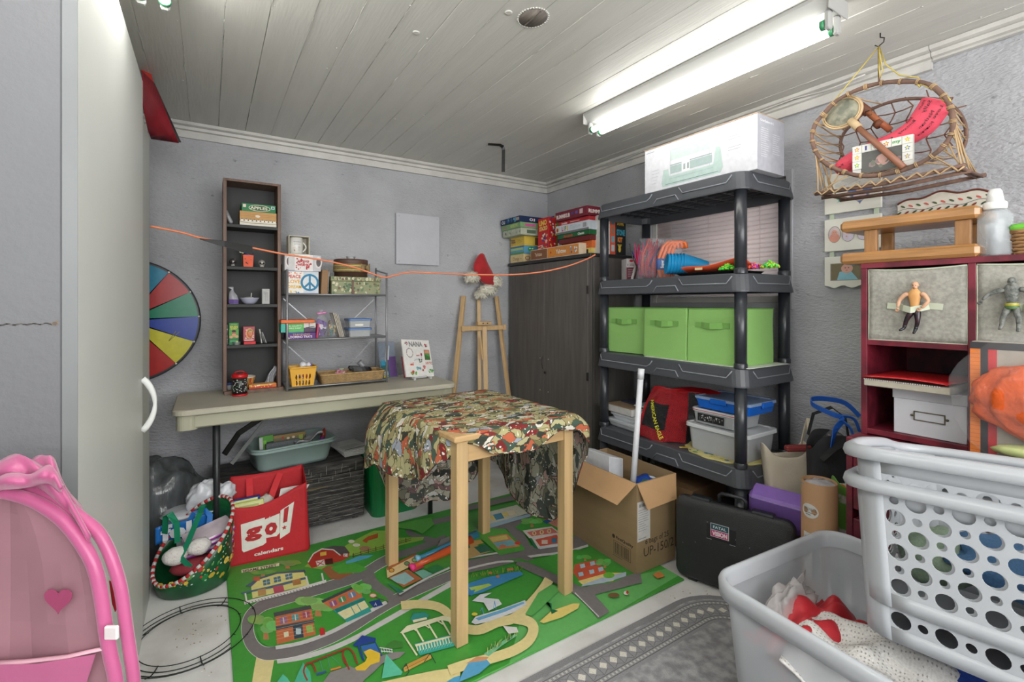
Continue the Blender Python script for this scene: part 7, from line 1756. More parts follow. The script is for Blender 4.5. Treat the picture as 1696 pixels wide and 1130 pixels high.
flap([(CX0,CY0-.003,CH),(CX1,CY0-.003,CH),(CX1-.03,CY0-.030,CH-.105),(CX0+.025,CY0-.040,CH-.105)])
flap([(CX0+.004,CY1-.002,CH),(CX1,CY1-.002,CH),(CX1,CY1+.03,CH-.11),(CX0+.01,CY1+.03,CH-.11)])
p=Print((CX0,CY1,0),-Y,Zv,n=(-1,0,0));Ld=CY1-CY0
p.bars(Ld-.135,.050,.095,.050,(70,58,46),16);p.line([(Ld-.14,.046),(Ld-.035,.046),(Ld-.035,.106),(Ld-.14,.106),(Ld-.14,.046)],.0018,(70,58,46));p.text('FirstQuality',Ld-.125,.118,.013,(64,52,42),.105,bold=.03);p.ellp(Ld-.140,.124,.009,.009,(64,52,42));p.rect(Ld-.145,.036,.06,.003,(110,90,70));p.build('side_print',PRINT,t,world=True)
p=Print((CX0,CY0,0),X,Zv,n=(0,-1,0))
p.text('6 bags of 25',.055,.128,.024,(58,48,40),.155,bold=.01);p.text('UP-150/2',.045,.075,.040,(58,48,40),.20,bold=.0);p.rect(.004,.150,.082,.175,(216,214,210));p.bars(.014,.300,.055,.014,(60,60,64),20);p.lines(.010,.285,.066,10,.010,.0016,(130,130,134),5);p.lines(.010,.160,.06,1,.01,.0022,(110,110,112),5);p.build('end_print',PRINT,t,world=True)
t=thing('white_box','white paper box standing inside the open carton','box',(1.615,1.66,.10),rot=(0,math.radians(0),math.radians(4)))
mb=MB();mb.loft([[Vector((0,0,z_)),Vector((.10,0,z_)),Vector((.11,.20,z_)),Vector((.0,.20,z_))]for z_ in(.0,.365)],(212,214,218),False);mb.v=[(x_,y_,z_+(.022*(x_/.10)*0+(-.03*(x_/.1))if z_>.3 else 0))for x_,y_,z_ in mb.v];mb.build('box_body',PRINT,t,bevel=.002)
pb=onu(1049,795,1.69);pt=onu(1062,613,1.70)
t=thing('plastic_tube','long white plastic pipe standing up out of the open carton','pipe',(pb.x,pb.y,.05));d_=pt-pb;q0=pb-d_*((pb.z-.03)/d_.z)
mb=MB();mb.tube([q0,pt],.0135,16);mb.build('pipe',mat('white_pvc',(206,208,212),.35,var=.03),t,world=True)
mb=MB();mb.tube([pt-d_*.08,pt+d_*.01],.0150,16);mb.build('pipe_cap',mat('white_pvc',(0,0,0)),t,world=True)
t=thing('blue_towel','blue and teal crumpled packet in the open carton','packet',(1.745,1.56,.335));mb=MB();mb.ell((0,0,0),(.055,.06,.045),14,8,(30,70,160),jit=.3);mb.ell((-.02,-.03,.012),(.03,.035,.028),10,6,(56,110,106),jit=.2);mb.ell((.03,-.02,.03),(.02,.03,.012),10,6,(190,204,220),jit=.3);mb.build('crumpled_packet',GLOSS,t)
mb=MB();mb.box(1.62,1.80,1.50,1.86,.02,.29,(150,120,90),b=.004);o=thing('inner_box','brown cardboard box filling the bottom of the open carton','box',(1.70,1.68,.015));
mb=MB();mb.box(1.745,1.82,1.47,1.88,.015,.285,(160,128,94),b=.004);mb.build('box_body',PRINT,o,world=True)

# ================================================================ BLACK BRIEFCASE
k_=.978;A0=Vector((1.762*k_,1.397*k_,0));dirn=Vector((.312,-.950,0));back=Vector((.95,.312,0))
t=thing('hard_case','black hard plastic carrying case standing in front of the open carton','case',tuple(A0),math.atan2(dirn.y,dirn.x))
L_,H_,D_=.455,.360,.062
Mcase=mat('black_textured_plastic',(44,45,47),.5,var=.15,scale=30,bump=.35,bscale=300)
def half(y0,y1,H2,nm):
    mb=MB();fr=(Vector((0,0,0)),X,Zv,Y)
    def ring(e,y):return[Vector((a_,y,b2))for a_,b2 in rrect(e,L_-e,.012+e,H2-e,.035)]
    mb.loft([ring(.014,y0),ring(.004,y0+.006*(1 if y1>y0 else-1)),ring(0,y0+.014*(1 if y1>y0 else-1)),ring(0,y1)],None,True);return mb.build(nm,Mcase,t)
half(0,.034,H_,'front_shell');half(D_,.036,H_-.004,'rear_shell')
mb=MB();mb.loft([[Vector((a_,y_,b2))for a_,b2 in rrect(.003,L_-.003,.015,H_-.003,.033)]for y_ in(.033,.037)],None,False);mb.build('seam',mat('black_gloss',(0,0,0)),t)
for x_ in(.06,.30):
    mb=MB();mb.box(x_,x_+.085,.010,.052,H_-.008,H_+.008,b=.006);mb.build('latch',mat('black_satin',(36,38,42),.3),t)
mb=MB();mb.tube([(.175,.035,H_-.004),(.175,.035,H_+.030),(.185,.035,H_+.040),(.265,.035,H_+.040),(.278,.035,H_+.030),(.278,.035,H_-.004)],.0075,10);mb.build('handle',mat('black_satin',(0,0,0)),t)
for x_ in(.05,.38):mb=MB();mb.box(x_,x_+.04,.012,.05,.001,.014,b=.003);mb.build('foot',mat('black_satin',(0,0,0)),t)
p=Print((.150,-.0002,.225),X,Zv,n=(0,-1,0));p.rect(-.016,-.012,.115,.060,(34,35,37));p.rect(0,0,.072,.056,(206,206,206));p.rect(.002,.030,.068,.024,(34,78,88));p.rect(.002,.002,.068,.026,(186,52,110));p.text('FATAL',.036,.036,.011,(206,214,214),.052,align='c',bold=.02);p.text('VISION',.036,.007,.016,(232,222,226),.060,align='c',bold=.05);p.rect(-.016,-.014,.02,.0016,(190,190,190));p.rect(.075,-.014,.022,.0016,(190,190,190));p.build('badge',PRINT,t)
mb=MB();rg=random.Random(12)
for i in range(7):mb.ell((rg.uniform(.03,.42),-.0002,rg.uniform(.06,.33)),(.0011,.0005,.0011),6,4)
mb.build('specks',mat('white_speck',(220,220,214),.7),t)['kind']='stuff'

# ================================================================ BAGS AND BOXES RIGHT OF THE SHELF
t=thing('foam_block','purple foam block wrapped in film, resting behind the black case','foam block',(1.965,1.080,.325),rot=(math.radians(24),math.radians(4),math.radians(-68)))
mb=MB();mb.box(-.075,.150,-.045,.045,-.04,.115,(142,108,190),b=.012);mb.build('block',attr_mat('purple_film',.35,.06,30),t)
mb=MB();mb.tube([(-.07,-.047,.110),(.02,-.048,.112),(.10,-.047,.111),(.145,-.046,.106)],.002,5);mb.build('film_edge',mat('cellophane',(0,0,0)),t)
# canvas bag
def tote(name,lab,loc,rz,w_,d_,h_,m,lean,seed,top_wave=.02,body='bag_body',openm=None):
    t=thing(name,lab,'bag',loc,rot=(0,0,math.radians(rz)))
    rings=[]
    n=28
    for j in range(15):
        q=j/14;r_=[]
        for i in range(n):
            a_=2*PI*i/n;cx=math.copysign(abs(math.cos(a_))**.55,math.cos(a_));cy=math.copysign(abs(math.sin(a_))**.55,math.sin(a_));k=1+.07*noise.noise(Vector((cx*2.2+seed,cy*2.2,q*4)))
            s1=.92+.12*q;s2=(1.05-.45*q)
            r_.append(Vector((cx*w_/2*s1*k+lean[0]*q,cy*d_/2*s2*k+lean[1]*q,h_*q+(top_wave*math.sin(a_*2+seed)if q>.9 else 0)*(q-.9)*10)))
        rings.append(r_)
    inner=[[Vector((p_.x*.95+lean[0]*q_*.05,p_.y*.93+lean[1]*q_*.07,p_.z))for p_ in rings[int(14*q_)]]for q_ in(1,.72)]
    mb=MB();mb.loft(rings+inner,None,True,cap=True);mb.build(body,m,t,sub=1);return t
Mcan=mat('natural_canvas',(196,186,166),.95,var=.12,scale=5,bump=.5,bscale=22)
t=tote('canvas_bag','cream canvas tote bag slumped against the wall right of the shelf',(2.085,1.035,.001),-28,.19,.12,.585,Mcan,(-.045,.02),1.5,.03)
mb=MB();mb.ribbon([(.04,.03,.58),(.06,.03,.66),(.085,.04,.70),(.09,.05,.66),(.10,.05,.56)],.022,.003,side=(.8,.4,0));mb.build('strap',Mcan,t)
mb=MB();mb.box(-.05,.06,-.015,.015,.575,.60,(128,50,48),b=.006);q=mb.build('red_lining',CLOTHC,t)
t=tote('black_tote','black fabric tote bag open at the top, behind the cardboard tube',(2.165,.945,.001),-50,.17,.17,.64,mat('black_nonwoven',(42,42,44),.85,var=.2,bump=.3,bscale=30),(-.0,-.03),4.5,.04)
mb=MB();mb.ribbon([(.06,-.09,.64),(.03,-.11,.665),(-.02,-.12,.63),(-.06,-.11,.58)],.022,.003,side=(0,.2,1));mb.build('strap',mat('black_nonwoven',(0,0,0)),t)
mb=MB();mb.ribbon([(-.07,.03,.64),(-.05,.03,.73),(.02,.04,.76),(.07,.04,.72),(.08,.04,.64)],.024,.003,side=(0,1,.2));mb.build('strap',mat('black_nonwoven',(0,0,0)),t)
q=thing('snack_packet','clear packet of orange snacks sticking out of the black tote','packet',(2.140,.935,.48),rot=(math.radians(-6),math.radians(8),math.radians(-70)))
mb=MB();mb.ell((0,0,.09),(.055,.030,.125),14,10,jit=.2);mb.build('film',mat('cellophane',(0,0,0)),q);mb=MB();rg=random.Random(2)
for i in range(16):mb.ell((rg.uniform(-.03,.03),rg.uniform(-.015,.015),rg.uniform(.0,.12)),(.016,.010,.020),7,5,rg.choice([(226,140,50),(236,160,70),(90,170,70)]))
mb.build('snacks',GLOSS,q)
t=tote('reusable_bag','green and orange fruit print shopping bag with blue straps beside the red unit',(2.045,.835,.001),-50,.10,.10,.53,mat('green_print_film',(110,170,70),.4,scale=9,col2=(214,210,200),lo=.45,hi=.5,bump=.3,bscale=20),(.0,-.02),7.5,.02)
mb=MB();rg=random.Random(5)
for i in range(7):
    zz=.10+.065*i;a_= -1.9+.35*(i%2);
    mb.ell((-.02+.03*(i%2),-.034+.014*(zz/.5),zz),(.020,.016,.024),10,6,(222,110,50)if i%2==0 else(60,130,60),jit=.2)
mb.build('fruit_print',GLOSS,t)
Mbs=mat('blue_strap',(34,96,190),.5,var=.1)
g=lambda px,py,u_:onu(px,py,u_)
mb=MB();mb.ribbon([Vector(p_)for p_ in smooth([tuple(g(1378,740,2.06)),tuple(g(1384,712,2.05)),tuple(g(1396,694,2.05)),tuple(g(1378,686,2.04)),tuple(g(1356,676,2.05)),tuple(g(1344,668,2.08)),tuple(g(1346,661,2.12)),tuple(g(1370,661,2.16)),tuple(g(1400,668,2.18)),tuple(g(1424,690,2.18))],4)],.022,.003,side=(-.4,-.2,1));mb.build('strap',Mbs,t,world=True)
mb=MB();mb.ribbon([Vector(p_)for p_ in smooth([tuple(g(1424,716,2.08)),tuple(g(1416,696,2.06)),tuple(g(1402,690,2.05)),tuple(g(1392,694,2.05)),tuple(g(1410,712,2.05)),tuple(g(1414,745,2.06))],4)],.016,.003,side=(-.6,-.4,.6));mb.build('strap',Mbs,t,world=True)
# mailing tube
tc=onh(1357,797,.545)
t=thing('mailing_tube','brown cardboard mailing tube with white labels standing before the bags','tube',(tc.x,tc.y,.001))
R_=.0575;mb=MB();mb.lathe([(R_,0),(R_,.545),(R_-.004,.545),(R_-.004,.50),(.001,.50)],36,cap=False);mb.build('tube_wall',mat('kraft_tube',(168,130,94),.7,var=.06,scale=3,stretch=(1,1,3)),t)
mb=MB();mb.ell((0,0,.535),(R_-.006,R_-.006,.012),16,6,jit=.5);mb.build('film_stuffing',mat('cling_film',(0,0,0)),t)
class CylPrint(Print):
    def __init__(s,R,a0,z0):MB.__init__(s);s.k=1;s.eps=.0001;s.R=R;s.a0=a0;s.z0=z0
    def P(s,x,y,k=None):r=s.R+s.eps*(k or s.k)+.0006;a=s.a0+x/s.R;return Vector((r*math.cos(a),r*math.sin(a),s.z0+y))
    def poly(s,pts,col,up=True):
        # cut into strips so that it follows the curve
        x0=min(p[0]for p in pts);x1=max(p[0]for p in pts)
        if x1-x0<.012 or len(pts)!=4:return Print.poly(s,pts,col,up)
        n=int((x1-x0)/.008)+1
        y0=min(p[1]for p in pts);y1=max(p[1]for p in pts)
        for i in range(n):Print.poly(s,[(x0+(x1-x0)*i/n,y0),(x0+(x1-x0)*(i+1)/n,y0),(x0+(x1-x0)*(i+1)/n,y1),(x0+(x1-x0)*i/n,y1)],col,False)
        if up:s.k+=1
        return s
a_c=math.atan2(-tc.y,-tc.x)
p=CylPrint(R_,a_c-.95,.20);p.rect(0,0,.062,.165,(214,212,208));p.bars(.034,.01,.018,.14,(50,50,52),1);[p.rect(.034,.012+.0085*i,.020,.004,(60,60,62),False)for i in range(16)];p.k+=1;p.lines(.006,.15,.022,14,.010,.0015,(140,140,142));p.build('shipping_label',PRINT,t)
mb=MB();vs=[];
for i in range(24):
    aa=2*PI*i/24;x_,y_=.030*math.cos(aa),.026*math.sin(aa);vs.append(Vector(((R_+.0008)*math.cos(a_c-.55+x_/R_),(R_+.0008)*math.sin(a_c-.55+x_/R_),.445+y_)))
cen=Vector(((R_+.0012)*math.cos(a_c-.55),(R_+.0012)*math.sin(a_c-.55),.445));mb.add(vs+[cen],[(i,(i+1)%24,24)for i in range(24)],(216,216,212));lb=mb.build('oval_label',PRINT,t)
p=CylPrint(R_+.0005,a_c-.95,.434);p.text('TIMEPIECE',.0,.012,.010,(90,100,110),.046);p.rect(.004,.004,.040,.0016,(60,60,64));p.lines(.010,-.004,.03,1,.004,.003,(120,124,130));p.build('label_text',PRINT,lb)
# pieces of something brown behind the carton, under the shelf
t=flatbox('small_carton','small brown carton on the floor under the shelf unit','box',2.08,1.62,.001,.30,.34,.30,(150,118,84),4)
t=flatbox('grey_crate','dark crate on the floor under the right end of the shelf unit','crate',2.10,1.27,.001,.24,.22,.26,(62,58,56),0)
t=thing('teal_cloth','teal and green crumpled bag on the floor beside the tube','bag',(1.99,.96,.001));mb=MB();mb.ell((0,0,.06),(.07,.08,.06),14,8,(28,92,88),jit=.5);mb.build('crumpled_bag',GLOSS,t)
# ================================================================ FLOOR RUG
def rug_path(e):
    return rrect(.15+e,1.83-e,.30+e,1.245-e,max(.26-e,.05),10)
t=thing('area_rug','grey rug with a diamond border at the lower right on the concrete floor','rug',(1.0,.8,0))
mb=MB();mb.prism(rug_path(0),.0005,.006);mb.build('rug_base',mat('grey_rug',(176,176,178),.95,scale=30,col2=(134,134,136),lo=.35,hi=.65,bump=.6,bscale=400,detail=8),t,world=True)
def resample(P,step):
    P=P+[P[0]];out=[];d=0;nxt=0
    for a,b in zip(P[:-1],P[1:]):
        L=math.dist(a,b)
        while nxt<=d+L:u=(nxt-d)/L if L else 0;out.append((a[0]+(b[0]-a[0])*u,a[1]+(b[1]-a[1])*u,math.atan2(b[1]-a[1],b[0]-a[0])));nxt+=step
        d+=L
    return out
p=Print((0,0,.0061),X,Y,n=(0,0,1),eps=.00015)
DK,LT=(104,104,106),(222,218,206)
p.stroke(rug_path(.012),.024,(136,136,138),True);p.stroke(rug_path(.095),.128,(150,150,152),True)
for e in(.040,.058,.128,.146):p.stroke(rug_path(e),.003,DK,True)
def near(x,y):return y>.95 or x>1.6
for e in(.049,.137):
    for x,y,a in resample(rug_path(e),.0165):
        if not near(x,y):continue
        c_,s_=math.cos(a),math.sin(a);p.poly([(x+c_*i-s_*j,y+s_*i+c_*j)for i,j in((-.004,-.0045),(.004,-.0045),(.004,.0045),(-.004,.0045))],(196,194,186),False)
p.k+=1
for x,y,a in resample(rug_path(.093),.046):
    if not near(x,y):continue
    c_,s_=math.cos(a),math.sin(a);f=lambda i,j:(x+c_*i-s_*j,y+s_*i+c_*j)
    p.poly([f(-.016,0),f(0,-.016),f(.016,0),f(0,.016)],LT,False)
    p.poly([f(-.023,-.031),f(-.020,-.031),f(.003,-.018),f(0,-.018)],DK,False);p.poly([f(.023,-.031),f(.020,-.031),f(-.003,-.018),f(0,-.018)],DK,False)
    p.poly([f(-.023,.031),f(-.020,.031),f(.003,.018),f(0,.018)],DK,False);p.poly([f(.023,.031),f(.020,.031),f(-.003,.018),f(0,.018)],DK,False)
    p.poly([f(-.023,-.031),f(-.021,-.031),f(-.021,.031),f(-.023,.031)],DK,False)
p.build('border_pattern',attr_mat('rug_yarn',.95,.15,300),t,world=True)

# ================================================================ RED CUBE UNITS
M_RED=mat('red_sponged_paint',(120,34,50),.45,scale=16,col2=(88,22,36),lo=.4,hi=.6,bump=.1,bscale=40,detail=8)
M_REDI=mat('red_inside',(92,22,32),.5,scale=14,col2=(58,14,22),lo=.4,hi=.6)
FU,BU=1.930,2.285;YA,YB=.742,.158;ZT=1.338;Z1,Z2=1.073,.765;TK=.018
t=thing('cube_shelf_unit','dark red painted open cube shelving with two columns against the right wall','shelf unit',(2.1,.45,.742))
ymid=.455
for y_,nm in((YA-TK,'side_panel'),(YB,'side_panel'),(ymid-TK/2,'divider')):
    mb=MB();mb.box(FU,BU,y_,y_+TK,.7425,ZT-TK,b=.001);mb.build(nm,M_RED,t,world=True)
mb=MB();mb.box(FU-.003,BU,YB,YA,ZT-TK,ZT,b=.001);mb.build('top_panel',M_RED,t,world=True)
for z_ in(Z1,Z2):
    for a_,b_ in((ymid+TK/2,YA-TK),(YB+TK,ymid-TK/2)):mb=MB();mb.box(FU,BU-.004,a_,b_,z_-TK,z_,b=.001);mb.build('shelf',M_RED,t,world=True)
mb=MB();mb.box(BU-.004,BU,YB+.001,YA-.001,.743,ZT-TK-.001);mb.build('back_panel',M_REDI,t,world=True)
t=thing('lower_cube_unit','deeper dark red unit under the cube shelving, mostly hidden by the laundry baskets','shelf unit',(2.06,.45,0))
mb=MB();mb.box(1.842,BU,YA+.010-TK,YA+.010,0,.722,b=.001);mb.box(1.842,BU,YB,YB+TK,0,.722,b=.001);mb.build('side_panel',M_RED,t,world=True)
mb=MB();mb.box(1.840,BU,YB,YA+.010,.722,.742,b=.002);mb.build('top_panel',M_RED,t,world=True)
for z_ in(.02,.25,.50):mb=MB();mb.box(1.845,BU,YB+TK,YA+.010-TK,z_,z_+.218,b=.003);mb.build('drawer',M_RED,t,world=True)

# fabric bins
MFb=mat('grey_felt_fabric',(164,162,152),.9,scale=90,col2=(142,140,132),lo=.35,hi=.65,bump=.15,bscale=200)
MFe=mat('sage_binding',(196,202,180),.85,var=.05)
bins=[]
for k,(y1,y0,lab)in enumerate(((YA-TK-.004,ymid+TK/2+.002,'grey fabric bin in the left red cube, bald figure strapped to its handle'),(ymid-TK/2-.002,YB+TK+.004,'grey fabric bin in the right red cube, grey figure strapped to its handle'))):
    t=thing('fabric_bin',lab,'storage cube',(FU+.006,y1,Z1+.001),-PI/2);bins.append(t)
    w,h,d=y1-y0,ZT-TK-Z1-.006,.31
    def fn(a_,b_):return Vector((w*a_,.005*math.sin(PI*a_)*math.sin(PI*b_)*math.cos(3*a_+2*b_)-.003+.006*abs(math.sin(a_*5+b_*3))*.5,h*b_-.006*math.sin(PI*a_)*b_))
    mb=MB();mb.sheet(fn,16,12);mb.build('front_panel',MFb,t,solid=.003)
    mb=MB();mb.box(0,.003,.006,d,0,h-.01);mb.box(w-.003,w,.006,d,0,h-.01);mb.box(.003,w-.003,d-.003,d,0,h-.01);mb.box(.003,w-.003,.006,d,0,.003);mb.build('side_walls',MFb,t)
    mb=MB();mb.tube([fn(q/14,1)+Vector((0,-.001,0))for q in range(15)],.0028,6);mb.tube([fn(0,q/8)for q in range(9)],.0022,5);mb.tube([fn(1,q/8)for q in range(9)],.0022,5);mb.tube([fn(q/14,0)for q in range(15)],.0024,5);mb.build('binding',MFe,t)
    cx,zz=w*.50,h*.47
    for q0 in(-.072,.035):mb=MB();mb.ribbon([(cx+q0,-.006,zz+.004),(cx+q0+.037,-.007,zz)],.020,.002);mb.build('handle_patch',MFe,t)
    mb=MB();mb.ribbon([(cx-.036,-.008,zz),(cx-.022,-.026,zz-.004),(cx,-.036,zz-.010),(cx+.022,-.028,zz-.004),(cx+.038,-.008,zz+.002)],.020,.0025);mb.build('handle',MFe,t)

# action figures held by the handles
def skin_part(name,verts,edges,m,parent,sub=1,world=True):
    """one continuous limb or body from joints (x, y, z, radius)"""
    me=bpy.data.meshes.new(name);me.from_pydata([v[:3]for v in verts],edges,[])
    o=bpy.data.objects.new(name,me);C.objects.link(o);md=o.modifiers.new('s','SKIN');md.use_smooth_shade=True
    for i,v in enumerate(verts):me.skin_vertices[0].data[i].radius=(v[3],v[3])if len(v)<5 else(v[3],v[4])
    me.skin_vertices[0].data[0].use_root=True
    s2=o.modifiers.new('u','SUBSURF');s2.levels=2;s2.render_levels=2
    dg=bpy.context.evaluated_depsgraph_get();ev=o.evaluated_get(dg);out=bpy.data.meshes.new_from_object(ev)
    bpy.data.objects.remove(o);out.materials.clear();out.materials.append(m);
    o=bpy.data.objects.new(name,out);C.objects.link(o);o.parent=parent
    return o
def figure(t,skin,torso,legs,boots,S,armL,armR,legL,legR,head,extras=None):
    # local frame: x right in view, y away, z up; origin at the pelvis; S = scale in metres per unit (unit = figure height / 8)
    def pt(x,z,y=0,r=.3,r2=None):return(x*S,y*S,z*S,r*S)if r2 is None else(x*S,y*S,z*S,r*S,r2*S)
    skin_part('torso',[pt(0,0,0,.62,.45),pt(0,.9,0,.60,.42),pt(0,1.8,0,.85,.5),pt(0,2.6,0,1.0,.55),pt(0,3.05,0,.5,.4),pt(0,3.4,0,.36)],[(0,1),(1,2),(2,3),(3,4),(4,5)],torso,t)
    mb=MB();hc=Vector((head[0]*S,-.1*S,head[1]*S));mb.ell(hc+Vector((0,0,.12*S)),(.42*S,.48*S,.52*S),16,12);mb.ell(hc+Vector((0,-.12*S,-.28*S)),(.32*S,.36*S,.30*S),12,8);h_=mb.build('head',skin,t)
    mb=MB();mb.ell(hc+Vector((0,-.50*S,-.06*S)),(.07*S,.10*S,.12*S),8,6);[mb.ell(hc+Vector((q*.42*S,0,0)),(.06*S,.10*S,.13*S),8,6)for q in(-1,1)];mb.build('nose_and_ears',skin,h_)
    mb=MB();[mb.ell(hc+Vector((q*.16*S,-.44*S,.06*S)),(.07*S,.04*S,.04*S),8,5)for q in(-1,1)];mb.build('eyes',mat('figure_eye',(40,34,30),.4),h_)
    mb=MB();mb.ell(hc+Vector((0,-.46*S,-.30*S)),(.14*S,.05*S,.03*S),8,5);mb.build('mouth',mat('figure_lip',(130,70,60),.5),h_)
    for A_,sg in((armL,-1),(armR,1)):
        sh,el,wr,hd=A_
        skin_part('arm',[pt(sh[0]*.55,sh[1]-.1,0,.36),pt(*sh,-.1,.40),pt(*[(sh[k]*.5+el[k]*.5)for k in(0,1)],-.15,.36),pt(*el,-.2,.26),pt(*[(el[k]*.6+wr[k]*.4)for k in(0,1)],-.3,.29),pt(*wr,-.4,.17)],[(i,i+1)for i in range(5)],skin,t)
        d=(Vector(hd)-Vector(wr)).normalized();n_=Vector((-d.y,d.x))
        a=skin_part('hand',[pt(*wr,-.4,.15),pt(*hd,-.42,.20,.12)],[(0,1)],skin,t)
        for q in range(4):
            o_=n_*(.16*(q-1.5)/1.5);L_=(.30,.36,.34,.26)[q];b0=Vector(hd)+o_;b1=b0+d*L_*.6;b2=b0+d*L_
            mb=MB();mb.tube([(b0.x*S,-.42*S,b0.y*S),(b1.x*S,-.50*S,b1.y*S),(b2.x*S,-.38*S,b2.y*S)],.055*S,5);mb.build('finger',skin,a)
        b0=Vector(wr).lerp(Vector(hd),.5)-n_*.14*sg;b1=b0+d*.2-n_*.16*sg
        mb=MB();mb.tube([(b0.x*S,-.44*S,b0.y*S),(b1.x*S,-.55*S,b1.y*S)],.06*S,5);mb.build('thumb',skin,a)
    for L_,sg in((legL,-1),(legR,1)):
        hp_,kn,an,ft=L_
        skin_part('leg',[pt(sg*.25,.0,0,.45),pt(*hp_,0,.50),pt(*[(hp_[k]+kn[k])/2 for k in(0,1)],-.2,.46),pt(*kn,-.3,.32),pt(*[(kn[k]*.65+an[k]*.35)for k in(0,1)],-.2,.33),pt(*an,-.3,.20)],[(i,i+1)for i in range(5)],legs,t)
        skin_part('boot',[pt(kn[0]*.45+an[0]*.55,kn[1]*.45+an[1]*.55,-.22,.32),pt(*an,-.3,.25),pt(*ft,-.75,.24,.17)],[(0,1),(1,2)],boots,t)
Mfs=mat('figure_skin',(206,160,128),.45,var=.08);Mft=mat('figure_chest',(214,158,96),.4,var=.1)
Mfl2=mat('figure_maroon_tights',(52,22,32),.3,scale=120,col2=(22,20,26),lo=.45,hi=.55);Mfb=mat('figure_black_boot',(24,24,28),.3)
c0=onu(1515,513,FU-.018)
t=thing('action_figure','bald muscular toy figure in dark maroon tights tucked into the left bin handle','toy figure',(c0.x,c0.y,c0.z),-PI/2)
S=.0206
figure(t,Mfs,Mft,Mfl2,Mfb,S,((-1.15,2.45),(-1.9,1.5),(-2.05,.3),(-2.1,-.05)),((1.15,2.45),(1.75,1.3),(1.0,.2),(.65,.0)),((-.35,-.3),(-.95,-1.6),(-1.3,-3.0),(-1.8,-3.35)),((.35,-.3),(.45,-1.8),(.15,-3.2),(.05,-3.75)),(.1,3.75))
c0=onu(1676,508,FU-.018)
Mgy=mat('figure_grey_armour',(120,122,116),.5,scale=90,col2=(84,88,84),lo=.4,hi=.6,bump=.4,bscale=200)
t=thing('action_figure','grey toy figure with a yellow-green belt tucked into the right bin handle','toy figure',(c0.x,c0.y,c0.z),-PI/2)
figure(t,Mgy,Mgy,Mgy,Mgy,S,((-1.1,2.3),(-2.3,1.7),(-2.9,.9),(-3.1,.6)),((1.1,2.4),(1.9,1.6),(2.2,.6),(2.3,.2)),((-.4,-.3),(-.85,-1.5),(-.95,-2.7),(-1.1,-3.2)),((.4,-.3),(.7,-1.6),(.7,-2.9),(.7,-3.4)),(0,3.4))
mb=MB();mb.T=Matrix.Translation((0,0,.0));mb.lathe([(.66*S,.1*S),(.72*S,.3*S),(.66*S,.5*S)],18,cap=False);mb.build('belt',mat('yellow_green_belt',(170,160,60),.5),t)
mb=MB();mb.lathe([(.62*S,-.35*S),(.78*S,-.05*S),(.70*S,.12*S)],18,cap=False);mb.build('waist_guard',mat('dark_green_guard',(80,110,60),.5),t)

# second opening: sleeve pack, red folder, lidded white box
t=thing('lidded_box','white lidded storage box with a metal label holder in the lower red cube','box',(FU+.02,onu(1478,700,FU+.02).y,Z2+.001),-PI/2)
w=onu(1478,700,FU+.02).y-(ymid+TK/2+.004)
mb=MB();mb.box(.003,w-.003,.003,.29,0,.115,b=.001);mb.build('box_body',mat('white_board',(206,208,214),.6,var=.03),t)
mb=MB();mb.box(0,w,0,.293,.1155,.150,b=.0015);mb.build('lid',mat('white_board',(0,0,0)),t)
mb=MB()
for a_ in((w*.30,w*.72,.050,.0525),(w*.30,w*.72,.0775,.080),(w*.30,w*.315,.0525,.0775),(w*.705,w*.72,.0525,.0775)):mb.box(a_[0],a_[1],-.001,.0028,a_[2],a_[3])
l_=mb.build('label_holder',mat('antique_brass',(120,112,92),.4,.8),t)
for x_ in(w*.275,w*.745):mb=MB();mb.ell((x_,.001,.065),(.004,.003,.004),8,6);mb.build('rivet',mat('antique_brass',(0,0,0)),l_)
t=thing('sleeve_pack','stack of cream sheets in clear plastic sleeves under the red folder','papers',(FU-.045,YA-TK-.006,Z2+.155),-PI/2)
mb=MB();mb.box(.002,.225,0,.30,0,.022,(190,182,158),b=.002);mb.build('sheets',PRINT,t);mb=MB();mb.box(.0,.252,-.004,.304,-.001,.024,b=.004);mb.build('clear_sleeve',mat('cellophane',(0,0,0)),t)
mb=MB();[mb.ell((.004+.006*q,-.003,.022),(.0022,.0022,.0022),6,4)for q in range(34)];mb.build('binding_beads',mat('white_wire',(0,0,0)),t)['kind']='stuff'
t=thing('red_folder','bright red folder lying open on top of the clear sleeves','folder',(FU-.055,YA-TK-.002,Z2+.182),-PI/2)
mb=MB();mb.sheet(lambda a_,b_:Vector((.005+.245*a_-.03*(1-b_)*(a_>.9),.30*b_,.003+.006*math.sin(PI*a_)*(1-b_))),10,6);mb.build('cover',mat('red_vinyl',(184,34,38),.35,var=.05),t,solid=.003)

# ---- on top of the unit
t=thing('wooden_stand','honey oak two-tier wooden stand on top of the red unit','stand',(1.99,.62,ZT))
M_OAK=mat('honey_oak',(180,130,78),.34,var=.3,scale=7,stretch=(14,1,10),coat=.3)
M_OAKV=mat('honey_oak_post',(164,118,72),.4,var=.3,scale=9,stretch=(14,10,1))
for z0_,z1_,nm in((ZT+.001,ZT+.040,'lower_plank'),(ZT+.117,ZT+.155,'upper_plank')):
    mb=MB()
    rings=[]
    mb.box(FU-.010,FU+.185,.437,.806,z0_,z1_,b=.010);mb.build(nm,M_OAK,t,world=True)
for x_ in(FU+.012,FU+.150):
    for y_ in(.715,.475):mb=MB();mb.box(x_,x_+.020,y_-.014,y_+.022,ZT+.0405,ZT+.1165,b=.001);mb.build('post',M_OAKV,t,world=True)
bc=onu(1648,425,FU+.035)
t=thing('baby_bottle','clear square baby bottle with a white cap beside the wooden stand','bottle',(bc.x,bc.y,ZT+.001),rot=(0,0,.9))
mb=MB();Q=lambda r_,z_,k:[Vector((*p_,z_))for p_ in rrect(-r_,r_,-r_,r_,r_*k,5)]
